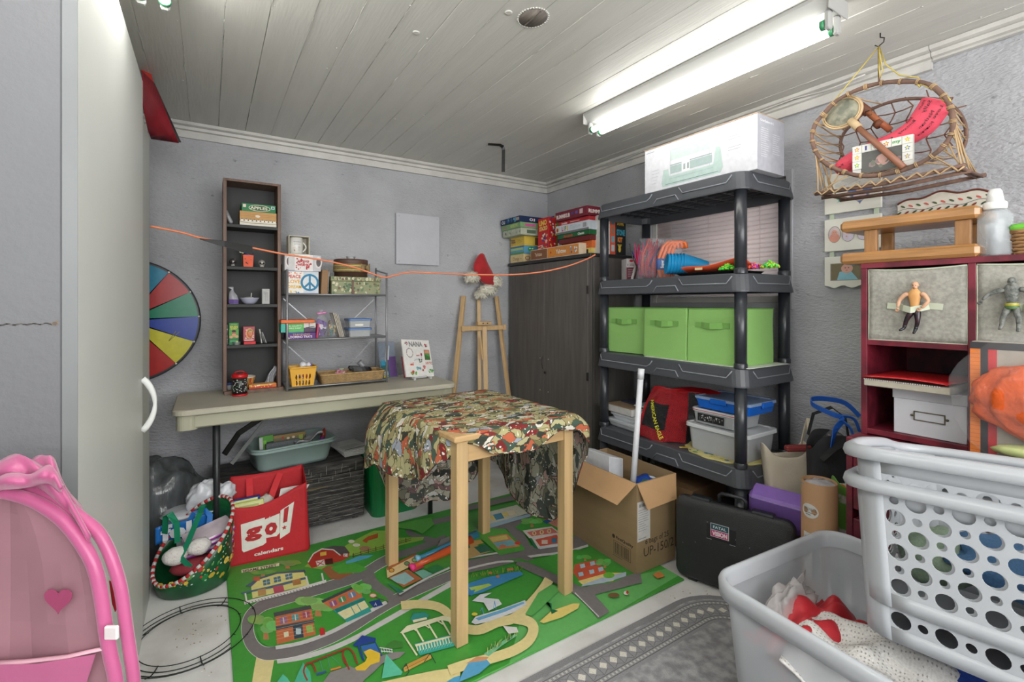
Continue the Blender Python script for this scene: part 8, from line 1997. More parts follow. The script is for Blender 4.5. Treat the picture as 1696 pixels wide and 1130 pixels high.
mb.loft([Q(.027,0,.5),Q(.032,.006,.5),Q(.032,.118,.5),Q(.027,.132,.8),Q(.022,.138,.99)],None,True);mb.build('bottle_wall',mat('bottle_glass',(205,212,216),.05,alpha=.38,spec=.6),t)
mb=MB();mb.lathe([(.025,.138),(.0265,.142),(.0265,.157),(.024,.160)],24,cap=True);mb.build('collar',mat('white_cap',(226,226,222),.3,var=.02),t)
mb=MB();mb.lathe([(.0205,.160),(.0155,.192),(.012,.1985),(.001,.200)],24);mb.build('cap',mat('white_cap',(0,0,0)),t)
mb=MB();[mb.box(-.0325,-.0321,-.012,-.006+(.006 if q%5==0 else 0),.012+.0065*q,.0128+.0065*q)for q in range(16)];mb.build('scale_marks',mat('grey_marks',(130,136,140),.5),t)['kind']='stuff'
t=thing('wicker_basket','small wicker basket lined with bright green beside the baby bottle','basket',(FU+.08,.315,ZT+.001),-PI/2)
wicker(t,.125,.12,.070,7,.06,.012,mat('dark_wicker',(160,120,78),.7,var=.3,scale=60))
mb=MB();mb.loft([[Vector((*p_,z_))for p_ in rrect(-.066-e,.066+e,-.064-e,.064+e,.02)]for z_,e in((.068,.0),(.080,.003),(.088,-.002))],None,True);mb.build('green_liner',mat('bright_green_plastic',(110,196,60),.35),t)
t=thing('toy_piece','bright green plastic piece sticking up behind the wicker basket','toy',(FU+.15,.30,ZT+.001),-PI/2);mb=MB();mb.box(-.05,.06,-.01,.01,0,.115,(100,80,60));mb.box(-.055,.065,-.02,.02,.115,.130,(100,186,56),b=.003);mb.build('piece',GLOSS,t)
t=thing('wooden_disc','dark brown round charm hanging on the front of the wicker basket','ornament',(FU+.012,.268,ZT+.045));mb=MB();mb.ell((0,0,0),(.005,.010,.012),12,8,(70,40,36));mb.build('disc',GLOSS,t)
# painted wall plaque
pl=thing('wall_plaque','cream wall plaque painted with leaves and a brown wavy edge','plaque',(UR-.02,.60,1.50))
y0_,y1_=onu(1488,330,UR-.022).y,onu(1642,330,UR-.022).y
def plz(y_):k=(y_-y0_)/(y1_-y0_);return 1.585+.022*math.sin(PI*k)+.006*math.sin(k*16)
pts=[(y0_+(y1_-y0_)*q/30,plz(y0_+(y1_-y0_)*q/30))for q in range(31)]
mb=MB();mb.prism([(y0_,1.50)]+pts+[(y1_,1.50)],0,.012,(Vector((UR-.018,0,0)),Y,Zv,-X),(212,206,192));mb.build('board',PRINT,pl,world=True)
mb=MB();mb.tube([(UR-.031,a_,b_+.001)for a_,b_ in pts],.0035,6,(110,56,44));mb.build('painted_edge',GLOSS,pl,world=True)
p=Print((UR-.0305,0,0),Y,Zv,n=(-1,0,0));rg=random.Random(4)
W0,W1=min(y0_,y1_),max(y0_,y1_)
p.line([(W0+(W1-W0)*q/16,1.560+.006*math.sin(q))for q in range(17)],.0016,(70,66,50))
for q in range(22):x_=W0+(W1-W0)*(q+.5)/22;p.ellp(x_,1.562+.012*(-1)**q,.0085,.0034,[(74,92,60),(60,78,56),(196,92,80),(120,60,50)][q%4],10,rot=.6*(-1)**q)
p.build('leaf_painting',PRINT,pl,world=True)

# photo frames on the wall: three linked panels
t=thing('photo_frame','cream three-panel hanging frame of baby photographs on the right wall','picture frame',(UR-.01,.91,1.5))
yl,yr=1.017,.808
McF=mat('cream_frame',(218,218,206),.45,var=.04)
def fpanel(z0_,z1_,wavy=False):
    mb=MB()
    if wavy:pts=[(yl,z1_),(yr,z1_)]+[(yr+(yl-yr)*q/16,z0_+.006*math.cos(q*1.2))for q in range(17)]
    else:pts=[(yl,z1_),(yr,z1_),(yr,z0_),(yl,z0_)]
    mb.prism(pts,0,.014,(Vector((UR-.012,0,0)),Y,Zv,-X));return mb.build('frame_panel',McF,t,world=True,bevel=.0015)
zf=lambda py:onu(1372,py,UR).z
a1,a2,a3=fpanel(zf(357),zf(292)),fpanel(zf(418),zf(366)),fpanel(zf(476),zf(427),True)
for y_ in(yl-.025,yr+.02):mb=MB();mb.box(UR-.016,UR-.013,y_-.009,y_+.009,zf(470),zf(300));mb.build('link_strip',mat('pale_green_strip',(186,200,176),.6),t,world=True)
def ph():return Print((UR-.0265,yl,0),-Y,Zv,n=(-1,0,0),eps=.0002)
def baby(p,cx,cz,r,cloth):
    p.ellp(cx,cz-r*.55,r*.75,r*.7,cloth,14);p.ellp(cx,cz+r*.25,r*.42,r*.46,(214,160,140),14);p.ellp(cx-r*.14,cz+r*.3,r*.05,r*.03,(80,50,46),8);p.ellp(cx+r*.14,cz+r*.3,r*.05,r*.03,(80,50,46),8);p.ellp(cx,cz+r*.05,r*.08,r*.03,(170,80,80),8);p.ellp(cx-r*.2,cz-r*.5,r*.14,r*.12,(214,160,140),8)
zc1=(zf(357)+zf(310))/2
p=ph();hx,hz=.135,zf(345)+.01
heart=lambda cx,cz,s:[(cx+s*16*math.sin(u)**3/16,cz+s*(13*math.cos(u)-5*math.cos(2*u)-2*math.cos(3*u)-math.cos(4*u))/16)for u in[2*PI*q/28 for q in range(28)]]
p.poly(heart(hx,zf(330),.046),(150,150,140));p.poly(heart(hx,zf(330),.042),(90,120,176));p.ellp(hx,zf(334),.024,.022,(214,190,196));p.ellp(hx,zf(324),.013,.013,(212,170,150));p.text('newborn',.022,zf(328),.008,(160,200,200),.045,bold=0)
star(p,.060,zf(336),.013,.016,(120,196,184));p.build('print',PRINT,a1,world=True)
p=ph()
for cx in(.040,.093,.150):p.ellp(cx,zf(391),.025,.036,(150,146,136),24);p.ellp(cx,zf(391),.022,.033,(206,190,190),24);baby(p,cx,zf(391),.027,(216,150,132)if cx<.05 else(206,196,210))
p.build('print',PRINT,a2,world=True)
p=ph();p.rect(.024,zf(466),.165,zf(438)-zf(466),(150,146,136));p.rect(.027,zf(465),.159,zf(439)-zf(465),(120,112,84));p.poly([(.05,zf(465)),(.06,zf(452)),(.10,zf(450)),(.13,zf(465))],(136,190,204));p.ellp(.088,zf(447),.022,.020,(212,164,146));p.ellp(.082,zf(446),.003,.002,(70,50,46));p.ellp(.094,zf(446),.003,.002,(70,50,46));p.ellp(.087,zf(450),.004,.0016,(170,90,86));p.build('print',PRINT,a3,world=True)

# ================================================================ HANGING PACK FRAME with keepsakes
FU2=1.985
def H(x,y,u_=FU2):return onu(1300+x/3.896,40+y/3.896,u_)
M_TW=mat('bent_willow_bark',(124,96,82),.8,var=.35,scale=20,bump=.6,bscale=50)
M_TW2=mat('rawhide_lacing',(188,158,118),.7,var=.2)
M_NET=mat('brown_net_cord',(122,84,66),.8)
M_YC=mat('yellow_nylon_cord',(196,176,92),.6)
hk=onh(1458,55,HC)
t=thing('hanging_basket','bent-willow netted basket frame hanging from a ceiling hook','hanging basket',(hk.x,hk.y,HC))
mb=MB();hz=HC
mb.tube([(hk.x,hk.y,hz),(hk.x,hk.y,hz-.015),(hk.x+.0,hk.y-.012,hz-.022),(hk.x,hk.y-.010,hz-.036),(hk.x,hk.y+.006,hz-.045),(hk.x,hk.y+.016,hz-.036)],.0022,6);mb.build('ceiling_hook',mat('dark_bronze',(0,0,0)),t,world=True)
hoop=[(250,580),(340,490),(480,420),(620,380),(780,370),(920,385),(1020,460),(1075,560),(1080,680),(1030,780),(920,870),(780,935),(620,975),(460,975),(330,935),(240,880),(190,800),(175,720),(200,640)]
hw=[tuple(H(*p_))for p_ in hoop];hw=smooth(hw+[hw[0]],4)[:-1]
mb=MB();mb.tube(hw,[.0075+.001*math.sin(i*.9)for i in range(len(hw))],8,closed=True);mb.build('front_hoop',M_TW,t,world=True)
BU2=2.175
cen=H(640,690)
bw=[]
for p_ in hw:q_=Vector(p_);q_=cen+(q_-cen)*.92;bw.append((BU2,q_.y+.0,max(q_.z,H(0,1000).z)))
mb=MB();mb.tube(bw,.006,7,closed=True);mb.build('rear_hoop',M_TW,t,world=True)
zb=H(600,1030).z;ya_,yb_=H(225,1030).y,H(1150,930,FU2).y
for nm,u_,zz in(('front_base_stick',FU2-.015,0),('middle_base_stick',FU2+.04,-.008),('rear_base_stick',BU2,0),):
    mb=MB();mb.tube([(u_,ya_+.01,zb+zz),(u_+.004,(ya_+yb_)/2,zb+zz-.006),(u_,yb_-.01,zb+zz+.006)],.0072,8);mb.build('base_stick',M_TW,t,world=True)
for y_ in(ya_,ya_-.015,yb_+.015,yb_):mb=MB();mb.tube([(FU2-.02,y_,zb),(BU2+.01,y_,zb+.003)],.005,6);mb.build('cross_stick',M_TW,t,world=True)
# lashings round the hoop
mb=MB();rg=random.Random(31)
for i in range(0,len(hw),3):
    a=Vector(hw[i]);b_=Vector(hw[(i+1)%len(hw)]);d_=(b_-a).normalized();n1=d_.orthogonal().normalized();n2=d_.cross(n1)
    for q in range(2 if rg.random()<.6 else 3):c_=a+d_*(.004*q);mb.tube([c_+(n1*math.cos(u)+n2*math.sin(u))*.0092 for u in[2*PI*k/8 for k in range(8)]],.0018,4,closed=True)
mb.build('rawhide_lashing',M_TW2,t,world=True)['kind']='stuff'
# net across the back and along the ends
mb=MB();rows_=6;cols_=7;P={}
yy0,yy1=max(p_[1]for p_ in bw),min(p_[1]for p_ in bw);zz0,zz1=min(p_[2]for p_ in bw),max(p_[2]for p_ in bw)
def inside(y_,z_):return((y_-(yy0+yy1)/2)/((yy0-yy1)/2))**2+((z_-(zz0+zz1)/2)/((zz1-zz0)/2))**2<.98
for i in range(cols_+1):
    for j in range(rows_+1):P[i,j]=Vector((BU2+rg.uniform(-.006,.006),yy0+(yy1-yy0)*(i+.5*(j%2)*.6)/cols_+rg.uniform(-.006,.006),zz0+(zz1-zz0)*j/rows_+rg.uniform(-.006,.006)))
for i in range(cols_+1):
    for j in range(rows_+1):
        for k in((i+1,j),(i,j+1)):
            if k in P and(inside(P[i,j].y,P[i,j].z)or inside(P[k].y,P[k].z))and not(k[0]==i+1 and(i+j)%3==0):mb.tube([P[i,j],P[i,j].lerp(P[k],.5)+Vector((0,0,-.002)),P[k]],.0022,5)
mb.build('back_net',M_NET,t,world=True)['kind']='stuff'
mb=MB();n_=len(hw)
for i in range(0,n_,3):
    a=Vector(hw[i]);
    if a.z>cen.z+.10 and yb_+.06<a.y<ya_-.10:continue
    b_=Vector(bw[(i+2)%n_]);c_=Vector(bw[(i-2)%n_]);mb.tube([a,a.lerp(b_,.5)+Vector((0,rg.uniform(-.006,.006),-.006)),b_],.0026,5);mb.tube([a,a.lerp(c_,.5)+Vector((0,rg.uniform(-.006,.006),-.006)),c_],.0026,5)
for e_,yy in((0,yb_),(1,ya_)):
    src=[Vector(p_)for p_ in hw if(p_[1]<cen.y-.10 if e_==0 else p_[1]>cen.y+.10)and p_[2]<cen.z+.06][::2]
    for k,s_ in enumerate(src):mb.tube([s_,s_.lerp(Vector((FU2+.03*(k%5),yy,zb)),.5)+Vector((0,0,.008*(-1)**k)),Vector((FU2-.015+.04*(k%5),yy,zb))],.0026,5)
mb.build('side_lacing',M_TW2,t,world=True)['kind']='stuff'
mb=MB();mb.tube([(FU2-.022,ya_+.012+(yb_-ya_-.02)*q/30,zb+.010*math.sin(q*2.1))for q in range(31)],.0032,5);mb.build('base_lacing',M_TW2,t,world=True)
hook_pt=Vector((hk.x,hk.y+.004,HC-.045))
mb=MB();mb.tube([hook_pt,hook_pt.lerp(H(265,560),.5),H(265,560),H(240,585)],.0024,6);mb.tube([hook_pt,hook_pt.lerp(H(650,260),1),H(740,330),H(860,345),H(880,385),H(1040,470)],.0024,6)
mb.tube([hook_pt,H(612,200),H(630,300),H(615,350),H(608,280),hook_pt],.0022,6);mb.build('yellow_cord',M_YC,t,world=True)
mb=MB();mb.tube([hook_pt,H(608,380)],.0035,6);mb.build('hanging_stick',M_TW,t,world=True)
mb=MB();mb.tube([H(1040,470),H(1060,490),H(1030,500),H(1010,480),H(1045,465),H(1070,500)],.003,6);mb.tube([H(860,370),H(885,395),H(870,405),H(855,385)],.003,6);mb.tube([H(250,570),H(262,585),H(240,590)],.003,6);mb.build('cord_knots',M_YC,t,world=True)
# pink plaster cast (boot)
t=thing('leg_cast','bright pink plaster leg cast covered in black handwriting inside the hanging basket','cast',tuple(H(640,800,2.09)))
cu=[(985,500,.052),(940,570,.052),(880,650,.050),(800,710,.043),(690,770,.040),(570,820,.042),(450,880,.040),(370,930,.036),(335,955,.018)]
path=[H(x_,y_,2.08)for x_,y_,r_ in cu];rad=[r_*.88 for*_,r_ in cu]
sp=smooth([tuple(p_)+(r_,)for p_,r_ in zip(path,rad)],4)
mb=MB();mb.tube([q[:3]for q in sp],[q[3]for q in sp],20);mb.build('cast_shell',mat('pink_fibreglass',(236,82,104),.7,var=.1,bump=.25,bscale=120),t,world=True)
c0=H(985,500,2.08);d_=(path[0]-path[1]).normalized()
mb=MB();mb.tube([c0-d_*.002,c0+d_*.003],.040,20);mb.build('cast_lining',mat('cast_padding',(206,150,150),.9),t,world=True)
class PathPrint(Print):
    def __init__(s,sp):MB.__init__(s);s.sp=sp;s.k=1;s.eps=.0001
    def P(s,x,y,k=None):
        # x along the cast 0..1, y around it (radians from facing the room)
        f=min(max(x,0),.999)*(len(s.sp)-1);i=int(f);a=Vector(s.sp[i][:3]);b=Vector(s.sp[min(i+1,len(s.sp)-1)][:3]);r=s.sp[i][3];c=a.lerp(b,f-i);d=(b-a).normalized()
        n=Vector((-1,0,0));n=(n-d*n.dot(d)).normalized();m=d.cross(n)
        return c+(n*math.cos(y)+m*math.sin(y))*(r+.0015+s.eps*s.k)
p=PathPrint(sp)
for tx,x_,y_,h_,w_ in(('Matt',.04,.35,.18,.10),('Sally',.03,-.05,.22,.13),('Brittany',.24,.1,.22,.18),('Jen',.22,.55,.2,.1),('Nathan',.12,-.55,.2,.16),('Love',.06,-.85,.2,.12),('Kurtis',.2,-.95,.18,.12),('Elli',.46,.0,.22,.1),('Sam',.60,.3,.2,.08),('Kate',.82,-.2,.26,.08)):
    p.text(tx,x_,y_,h_,(46,26,32),w_,bold=0)
p.build('handwriting',PRINT,t,world=True)['kind']='stuff'
# gourd rattle
t=thing('hide_rattle','rattle with a round hide head and brown wooden handle in the hanging basket','rattle',tuple(H(600,760,2.03)))
hc=H(375,575,2.02);rr_=92/3.896*(hc-Vector((0,0,EYE))).dot(Vector((.5389,.8424,0)))/785
hd=rr_*1.12
mb=MB();mb.ell(hc,(.020,hd*1.10,hd*.92),20,12);mb.build('hide_head',mat('mottled_hide',(150,148,128),.6,scale=30,col2=(106,108,94),lo=.4,hi=.6,bump=.3),t,world=True)
mb=MB();mb.tube([hc+Vector((-.008,hd*1.08*math.cos(a_),hd*.94*math.sin(a_)))for a_ in[2*PI*q/32 for q in range(32)]],.005,6,closed=True);mb.tube([hc+Vector((-.012,hd*.98*math.cos(a_),hd*.84*math.sin(a_)))for a_ in[2*PI*q/32 for q in range(32)]],.0025,6,closed=True);mb.build('sewn_rim',mat('sewn_rawhide',(196,170,130),.6),t,world=True)
mb=MB();mb.tube([H(440,640,2.0),H(600,780,1.985),H(765,925,1.975)],[.010,.0105,.011],12);mb.build('wooden_handle',mat('reddish_wood',(146,96,72),.5,var=.2,stretch=(1,1,1)),t,world=True)
mb=MB();mb.tube([H(425,620,2.0),H(475,670,1.995)],[.013,.0145],12);mb.build('hide_wrap',mat('sewn_rawhide',(0,0,0)),t,world=True)
t=thing('strapped_stick','brown stick wrapped with a leather strap and small buckle in the hanging basket','stick',tuple(H(560,580,2.09)))
mb=MB();mb.tube([H(440,490,2.09),H(560,590,2.10),H(680,685,2.11)],.011,12);mb.build('stick',mat('orange_wood',(176,104,66),.5,var=.2),t,world=True)
mb=MB();mb.tube([H(440,490,2.09),H(540,572,2.10)],[.014,.017],12);mb.build('leather_sleeve',mat('dark_leather',(122,72,46),.6,var=.3,bump=.4),t,world=True)
mb=MB();mb.tube([H(590,635,2.10),H(615,655,2.10)],.0155,12);mb.build('leather_band',mat('dark_leather',(0,0,0)),t,world=True)
mb=MB();c_=H(545,575,2.07);mb.tube([c_+Vector((-.006,y_,z_))for y_,z_ in((.010,.008),(-.010,.008),(-.010,-.008),(.010,-.008))],.0016,5,closed=True);mb.build('buckle',mat('antique_brass',(0,0,0)),t,world=True)
# tile photo frame
t=thing('tile_photo_frame','white photo frame edged with painted letter tiles in the hanging basket','picture frame',tuple(H(640,900,2.02)))
c00,c10,c01=H(437,975,2.0),H(828,905,2.0),H(437,795,2.0)
ux_=(c10-c00);uy_=(c01-c00);nn_=ux_.cross(uy_).normalized()
nn_=nn_ if nn_.x<0 else-nn_
fw,fh=ux_.length,uy_.length;uxn,uyn=ux_.normalized(),uy_.normalized()
mb=MB();mb.prism([(0,0),(fw,0),(fw,fh),(0,fh)],-.010,0,(c00,uxn,uyn,nn_),(214,214,208));mb.build('frame_back',PRINT,t,world=True)
p=Print(c00+nn_*.0005,uxn,uyn,n=tuple(nn_));tw=fw/6
p.rect(tw*.9,0,fw-1.8*tw,fh*.72,(96,96,92));p.ellp(fw*.52,fh*.36,fw*.12,fh*.20,(206,160,150));p.blobs(tw,.004,fw-2*tw,fh*.60,[(120,124,110),(150,130,130),(90,96,90)],10,.006,.014,4);p.ellp(fw*.52,fh*.40,fw*.08,fh*.15,(210,168,156));p.build('photograph',PRINT,t,world=True)
tiles=[(0,2,'o',(206,80,80)),(1,2,'I',(70,70,150)),(2,2,'*',(200,60,60)),(3,2,'',(200,70,80)),(4,2,'my',(50,150,60)),(5,2,'',(220,180,50)),(0,1,'',(226,160,50)),(0,0,'',(60,160,90)),(5,1,'',(70,120,180)),(5,0,'',(150,130,170))]
for i,(a_,b_,tx,c_)in enumerate(tiles):
    hh=fh/3.6;yb0=fh-hh if b_==2 else(fh-2*hh if b_==1 else fh-3*hh)
    mb=MB();mb.prism([(a_*tw+.0006,yb0+.0006),((a_+1)*tw-.0006,yb0+.0006),((a_+1)*tw-.0006,yb0+hh-.0006),(a_*tw+.0006,yb0+hh-.0006)],.0006,.003,(c00,uxn,uyn,nn_),(224,224,216));ti=mb.build('tile',PRINT,t,world=True)
    p=Print(c00+nn_*.0031,uxn,uyn,n=tuple(nn_))
    if tx=='my':p.text('my',a_*tw+tw*.1,yb0+hh*.35,hh*.34,c_,tw*.8,bold=.04)
    elif tx=='I':p.text('I',a_*tw+tw*.35,yb0+hh*.25,hh*.5,c_,tw*.2,bold=.04)
    else:star(p,a_*tw+tw*.5,yb0+hh*.5,tw*.32,hh*.36,c_);p.ellp(a_*tw+tw*.5,yb0+hh*.5,tw*.12,hh*.14,(230,220,120))
    p.build('painted_motif',PRINT,ti,world=True)
t=thing('cellophane_wrap','clear crumpled cellophane at the bottom of the hanging basket','wrap',tuple(H(900,940,2.12)))
mb=lump((0,0,0),(.05,.16,.04),9.1,6,.3,30,16);mb.v=[(x_+2.10,y_+H(720,940,2.1).y,z_+zb+.055)for x_,y_,z_ in mb.v];mb.build('film',mat('cellophane',(0,0,0)),t,world=True)

# ================================================================ CLEAR GIFT PACKAGE right of the unit's front
gx=1.852
t=thing('gift_package','clear cellophane package with orange tissue in a striped bag before the red unit','package',(1.88,.33,.7425))
ya2,yb2=onu(1582,650,gx).y,.12
mb=MB();mb.box(gx+.01,gx+.066,yb2,ya2-.030,.7435,1.09,(168,160,148),b=.004);mb.build('striped_bag',PRINT,t,world=True)
p=Print((gx+.0095,ya2-.030,.7435),-Y,Zv,n=(-1,0,0))
for a_,b_,c_ in((.0,.022,(226,130,60)),(.022,.038,(60,58,62)),(.038,.056,(196,56,60)),(.150,.2,(196,56,60))):p.rect(a_,0,b_-a_,.345,c_,False)
p.k+=1
for q in range(30):p.rect(0,.0115*q,.022,.0012,(200,100,50),False)
p.k+=1;p.rect(.0,.325,.30,.02,(60,58,60));p.build('stripes',PRINT,t,world=True)
mb=lump((gx-.012,(ya2+yb2)/2-.03,.935),(.046,.165,.108),12.5,11,.09,60,34);mb.build('orange_tissue',mat('orange_tissue',(228,96,34),.32,var=.25,scale=14,bump=.8,bscale=26),t,world=True)
mb=lump((gx+.01,(ya2+yb2)/2,.93),(.066,.185,.185),4.4,5,.06,48,26);mb.build('cellophane_wrap',mat('clear_wrap',(220,224,228),.06,alpha=.08,bump=1.0,bscale=12),t,world=True)
mb=MB();mb.ell((gx-.02,.28,.80),(.03,.11,.022),14,8,(196,206,140),jit=.2);mb.build('pale_green_shred',GLOSS,t,world=True)

# ================================================================ TRANSLUCENT BIN, LOWER RIGHT
M_BIN=mat('frosted_bin_plastic',(196,200,205),.28,alpha=.5,var=.04)
M_BINR=mat('frosted_bin_rim',(196,200,205),.25,alpha=.8,var=.03)
t=thing('storage_bin','large frosted plastic storage bin at the lower right on the rug','bin',(1.50,.42,.0066),math.radians(-4))
bw_,bl_,bh_=.60,.80,.405
R4=lambda w_,l_,r_,z_:[Vector((*p_,z_))for p_ in rrect(-w_/2,w_/2,-l_/2,l_/2,r_,8)]
mb=MB();mb.loft([R4(bw_*.84,bl_*.88,.05,.0),R4(bw_*.88,bl_*.91,.06,.02),R4(bw_*.985,bl_*.985,.07,bh_-.03)],None,True,cap=False);mb.add(R4(bw_*.84,bl_*.88,.05,.0),[list(range(36))]);mb.build('bin_wall',M_BIN,t,solid=.003)
mb=MB();mb.loft([R4(bw_*.985,bl_*.985,.07,bh_-.045),R4(bw_+.025,bl_+.025,.08,bh_-.045),R4(bw_+.030,bl_+.030,.082,bh_-.010),R4(bw_+.020,bl_+.020,.078,bh_+.001),R4(bw_+.002,bl_+.002,.072,bh_+.003),R4(bw_*.985,bl_*.985,.07,bh_-.008),R4(bw_*.97,bl_*.975,.066,bh_-.045)],None,True,cap=False);mb.build('rim',M_BINR,t)
# contents
def sheetpile(name,lab,cat,c,w_,d_,seed,col,m=None,h_=.03,amp=.02,rot=0,rough=2.2,kids=None):
    t=thing(name,lab,cat,c,rot=(0,0,math.radians(rot)))
    mb=MB();mb.sheet(lambda a_,b_:Vector(((a_-.5)*w_,(b_-.5)*d_,h_*(1-(2*abs(a_-.5))**4)*(1-(2*abs(b_-.5))**4)+amp*noise.noise(Vector((a_*rough*2+seed,b_*rough*2,seed))))),30,30,col);mb.build('folded_body',m or CLOTHC,t,solid=.006);return t
bt=Vector((1.50,.42,0))
for i,(nm,lb,ct,c_,w_,d_,col,m,r_)in enumerate((
  ('striped_cloth','blue and purple striped cloth folded in the frosted bin','cloth',(1.55,.20,.18),.34,.36,lambda a_,b_:[(60,130,180),(206,206,210),(120,60,130),(30,40,90)][int(b_*22)%4],None,10),
  ('red_paper','red gift paper along the left end of the frosted bin','paper',(1.42,.67,.275),.36,.16,(176,40,48),PRINT,-8),
  ('lace_cloth','white lace cloth with a punched pattern lying in the frosted bin','cloth',(1.385,.50,.290),.28,.36,(222,220,216),None,14),
  ('pink_paper','pink tissue paper at the bottom left of the frosted bin','paper',(1.30,.62,.12),.12,.22,(214,150,170),PRINT,0),
  ('white_paper','white crumpled paper low in the frosted bin','paper',(1.33,.35,.13),.16,.34,(214,212,208),PRINT,0))):
    t=sheetpile(nm,lb,ct,c_,w_,d_,i*3.3,col,m,.04,.05,r_)
    if nm=='lace_cloth':
        p=SurfPrint(lambda a_,b_:Vector(((a_-.5)*.28,(b_-.5)*.36,.04*(1-(2*abs(a_-.5))**4)*(1-(2*abs(b_-.5))**4)+.05*noise.noise(Vector((a_*4.4+6.6,b_*4.4,6.6)))+.002)),(0,0,1))
        for a_ in range(26):
            for b_ in range(44):
                if(a_*7+b_*3)%5!=0:cx_,cy_=(a_+.5)/26,(b_+.5)/44;p.poly([(cx_-.009,cy_),(cx_,cy_-.006),(cx_+.009,cy_),(cx_,cy_+.006)],(158,154,150),False)
        p.build('lace_holes',PRINT,t)['kind']='stuff'
t=thing('clear_bag','clear crumpled plastic bag against the far end of the frosted bin','bag',(1.44,.735,.28));mb=lump((0,0,0),(.12,.035,.09),7.7,6,.3,30,18);mb.build('film',mat('milky_film',(206,202,200),.2,alpha=.5,bump=.8,bscale=20),t)
for i,(x_,y_,z_,rx_,ry_,rz_,c_,lb)in enumerate(((1.55,.30,.34,.12,.10,.05,(34,70,160),'deep blue folded cloth under the laundry baskets'),(1.52,.10,.33,.12,.08,.05,(206,206,204),'white folded cloth under the laundry baskets'),(1.66,.42,.33,.08,.10,.05,(120,150,170),'pale blue folded cloth under the laundry baskets'))):
    t=thing('folded_cloth',lb,'cloth',(x_,y_,z_-.05));mb=lump((0,0,.04),(rx_,ry_,rz_),i*2.1,4,.12,30,16,c_);mb.build('folded_body',CLOTHC,t)

# ================================================================ TWO NESTED LAUNDRY BASKETS
M_LB=mat('white_basket_plastic',(180,184,189),.28,var=.02)
def laundry(label,z_off,first=None,tilt=(0,0)):
    w_,l_,h_=.375,.60,.350  # outside at the rim
    t=thing('laundry_basket',label,'laundry basket',(1.515,.235,.402+z_off),rot=(math.radians(tilt[0]),math.radians(tilt[1]),math.radians(0)),group='nested laundry baskets')
    k0=.90
    rc=.07
    def per(s_,q):
        """point on the wall: s_ 0..1 along the outline, q 0..1 upwards"""
        W_,L_=w_/2*(k0+(1-k0)*q),l_/2*(.965+.035*q)
        r_=rc;segs=[('l',(-W_,L_-r_),(-W_,-L_+r_)),('a',(-W_+r_,-L_+r_),180),('l',(-W_+r_,-L_),(W_-r_,-L_)),('a',(W_-r_,-L_+r_),270),('l',(W_,-L_+r_),(W_,L_-r_)),('a',(W_-r_,L_-r_),0),('l',(W_-r_,L_),(-W_+r_,L_)),('a',(-W_+r_,L_-r_),90)]
        lens=[l_-2*r_,PI/2*r_,w_-2*r_,PI/2*r_]*2;tot=sum(lens);d=s_%1*tot;i=0
        while d>lens[i]+1e-9:d-=lens[i];i=(i+1)%8
        u=d/lens[i];sg=segs[i]
        if sg[0]=='l':return Vector((sg[1][0]+(sg[2][0]-sg[1][0])*u,sg[1][1]+(sg[2][1]-sg[1][1])*u,h_*q))
        a=math.radians(sg[2]+90*u);return Vector((sg[1][0]+r_*math.cos(a),sg[1][1]+r_*math.sin(a),h_*q))
    lens=[l_-2*rc,PI/2*rc,w_-2*rc,PI/2*rc]*2;tot=sum(lens);acc=[0]
    for L in lens:acc.append(acc[-1]+L/tot)
    mb=MB()
    qz0,qz1=.09,.86
    for k in range(8):
        s0,s1=acc[k],acc[k+1]
        if k%2==1:
            mb.sheet(lambda a_,b_:per(s0+(s1-s0)*min(a_,.9999)+1e-6,b_),6,8);continue
        L=lens[k];nx=max(2,round(L/.0445));nx+=(nx%2==0);nz=7
        holed_wall(mb,lambda a_,b_:per(s0+(s1-s0)*min(max(a_,1e-5),.9999),qz0+(qz1-qz0)*b_),nx,nz,lambda i,j:.49 if(i+j)%2==0 else .24,16,.98)
        mb.sheet(lambda a_,b_:per(s0+(s1-s0)*min(max(a_,1e-5),.9999),qz0*b_),nx,1);mb.sheet(lambda a_,b_:per(s0+(s1-s0)*min(max(a_,1e-5),.9999),qz1+(1-qz1)*b_),nx,1)
    mb.build('perforated_wall',M_LB,t,solid=.0035)
    N_=72
    mb=MB();bt_=[per(i/N_+1e-6,0)for i in range(N_)]
    mb.loft([bt_,[p_*.9+Vector((0,0,.0))for p_ in bt_],[p_*.3 for p_ in bt_]],None,False,cap=False);mb.add([p_*.3 for p_ in bt_],[list(range(N_))]);mb.build('base',M_LB,t,solid=.003)
    rings=[]
    for dx,dz in((-.002,-.012),(.016,-.022),(.026,-.020),(.031,-.008),(.028,.004),(.018,.011),(.006,.011),(-.004,.004),(-.006,-.008)):
        r_=[]
        for i in range(N_):
            s_=i/N_+1e-6;p_=per(s_,1);n_=per(s_+.004,1)-per(s_-.004,1);n_=Vector((-n_.y,n_.x,0)).normalized();n_=n_ if n_.dot(p_)>0 else-n_
            lift=.014*math.exp(-((abs(p_.y)-l_/2)/.03)**2)*math.exp(-(p_.x/.12)**4)
            r_.append(p_+n_*dx+Vector((0,0,dz+lift)))
        rings.append(r_)
    mb=MB();mb.loft(rings,None,True,cap=False,loop=True);mb.build('rolled_rim',M_LB,t)
    return t
b1=laundry('white perforated laundry basket, outer one standing in the frosted bin',0,tilt=(-4.5,9))
b2=laundry('white perforated laundry basket, inner one with the higher rim',.077,tilt=(-4.5,9))
rg=random.Random(17)
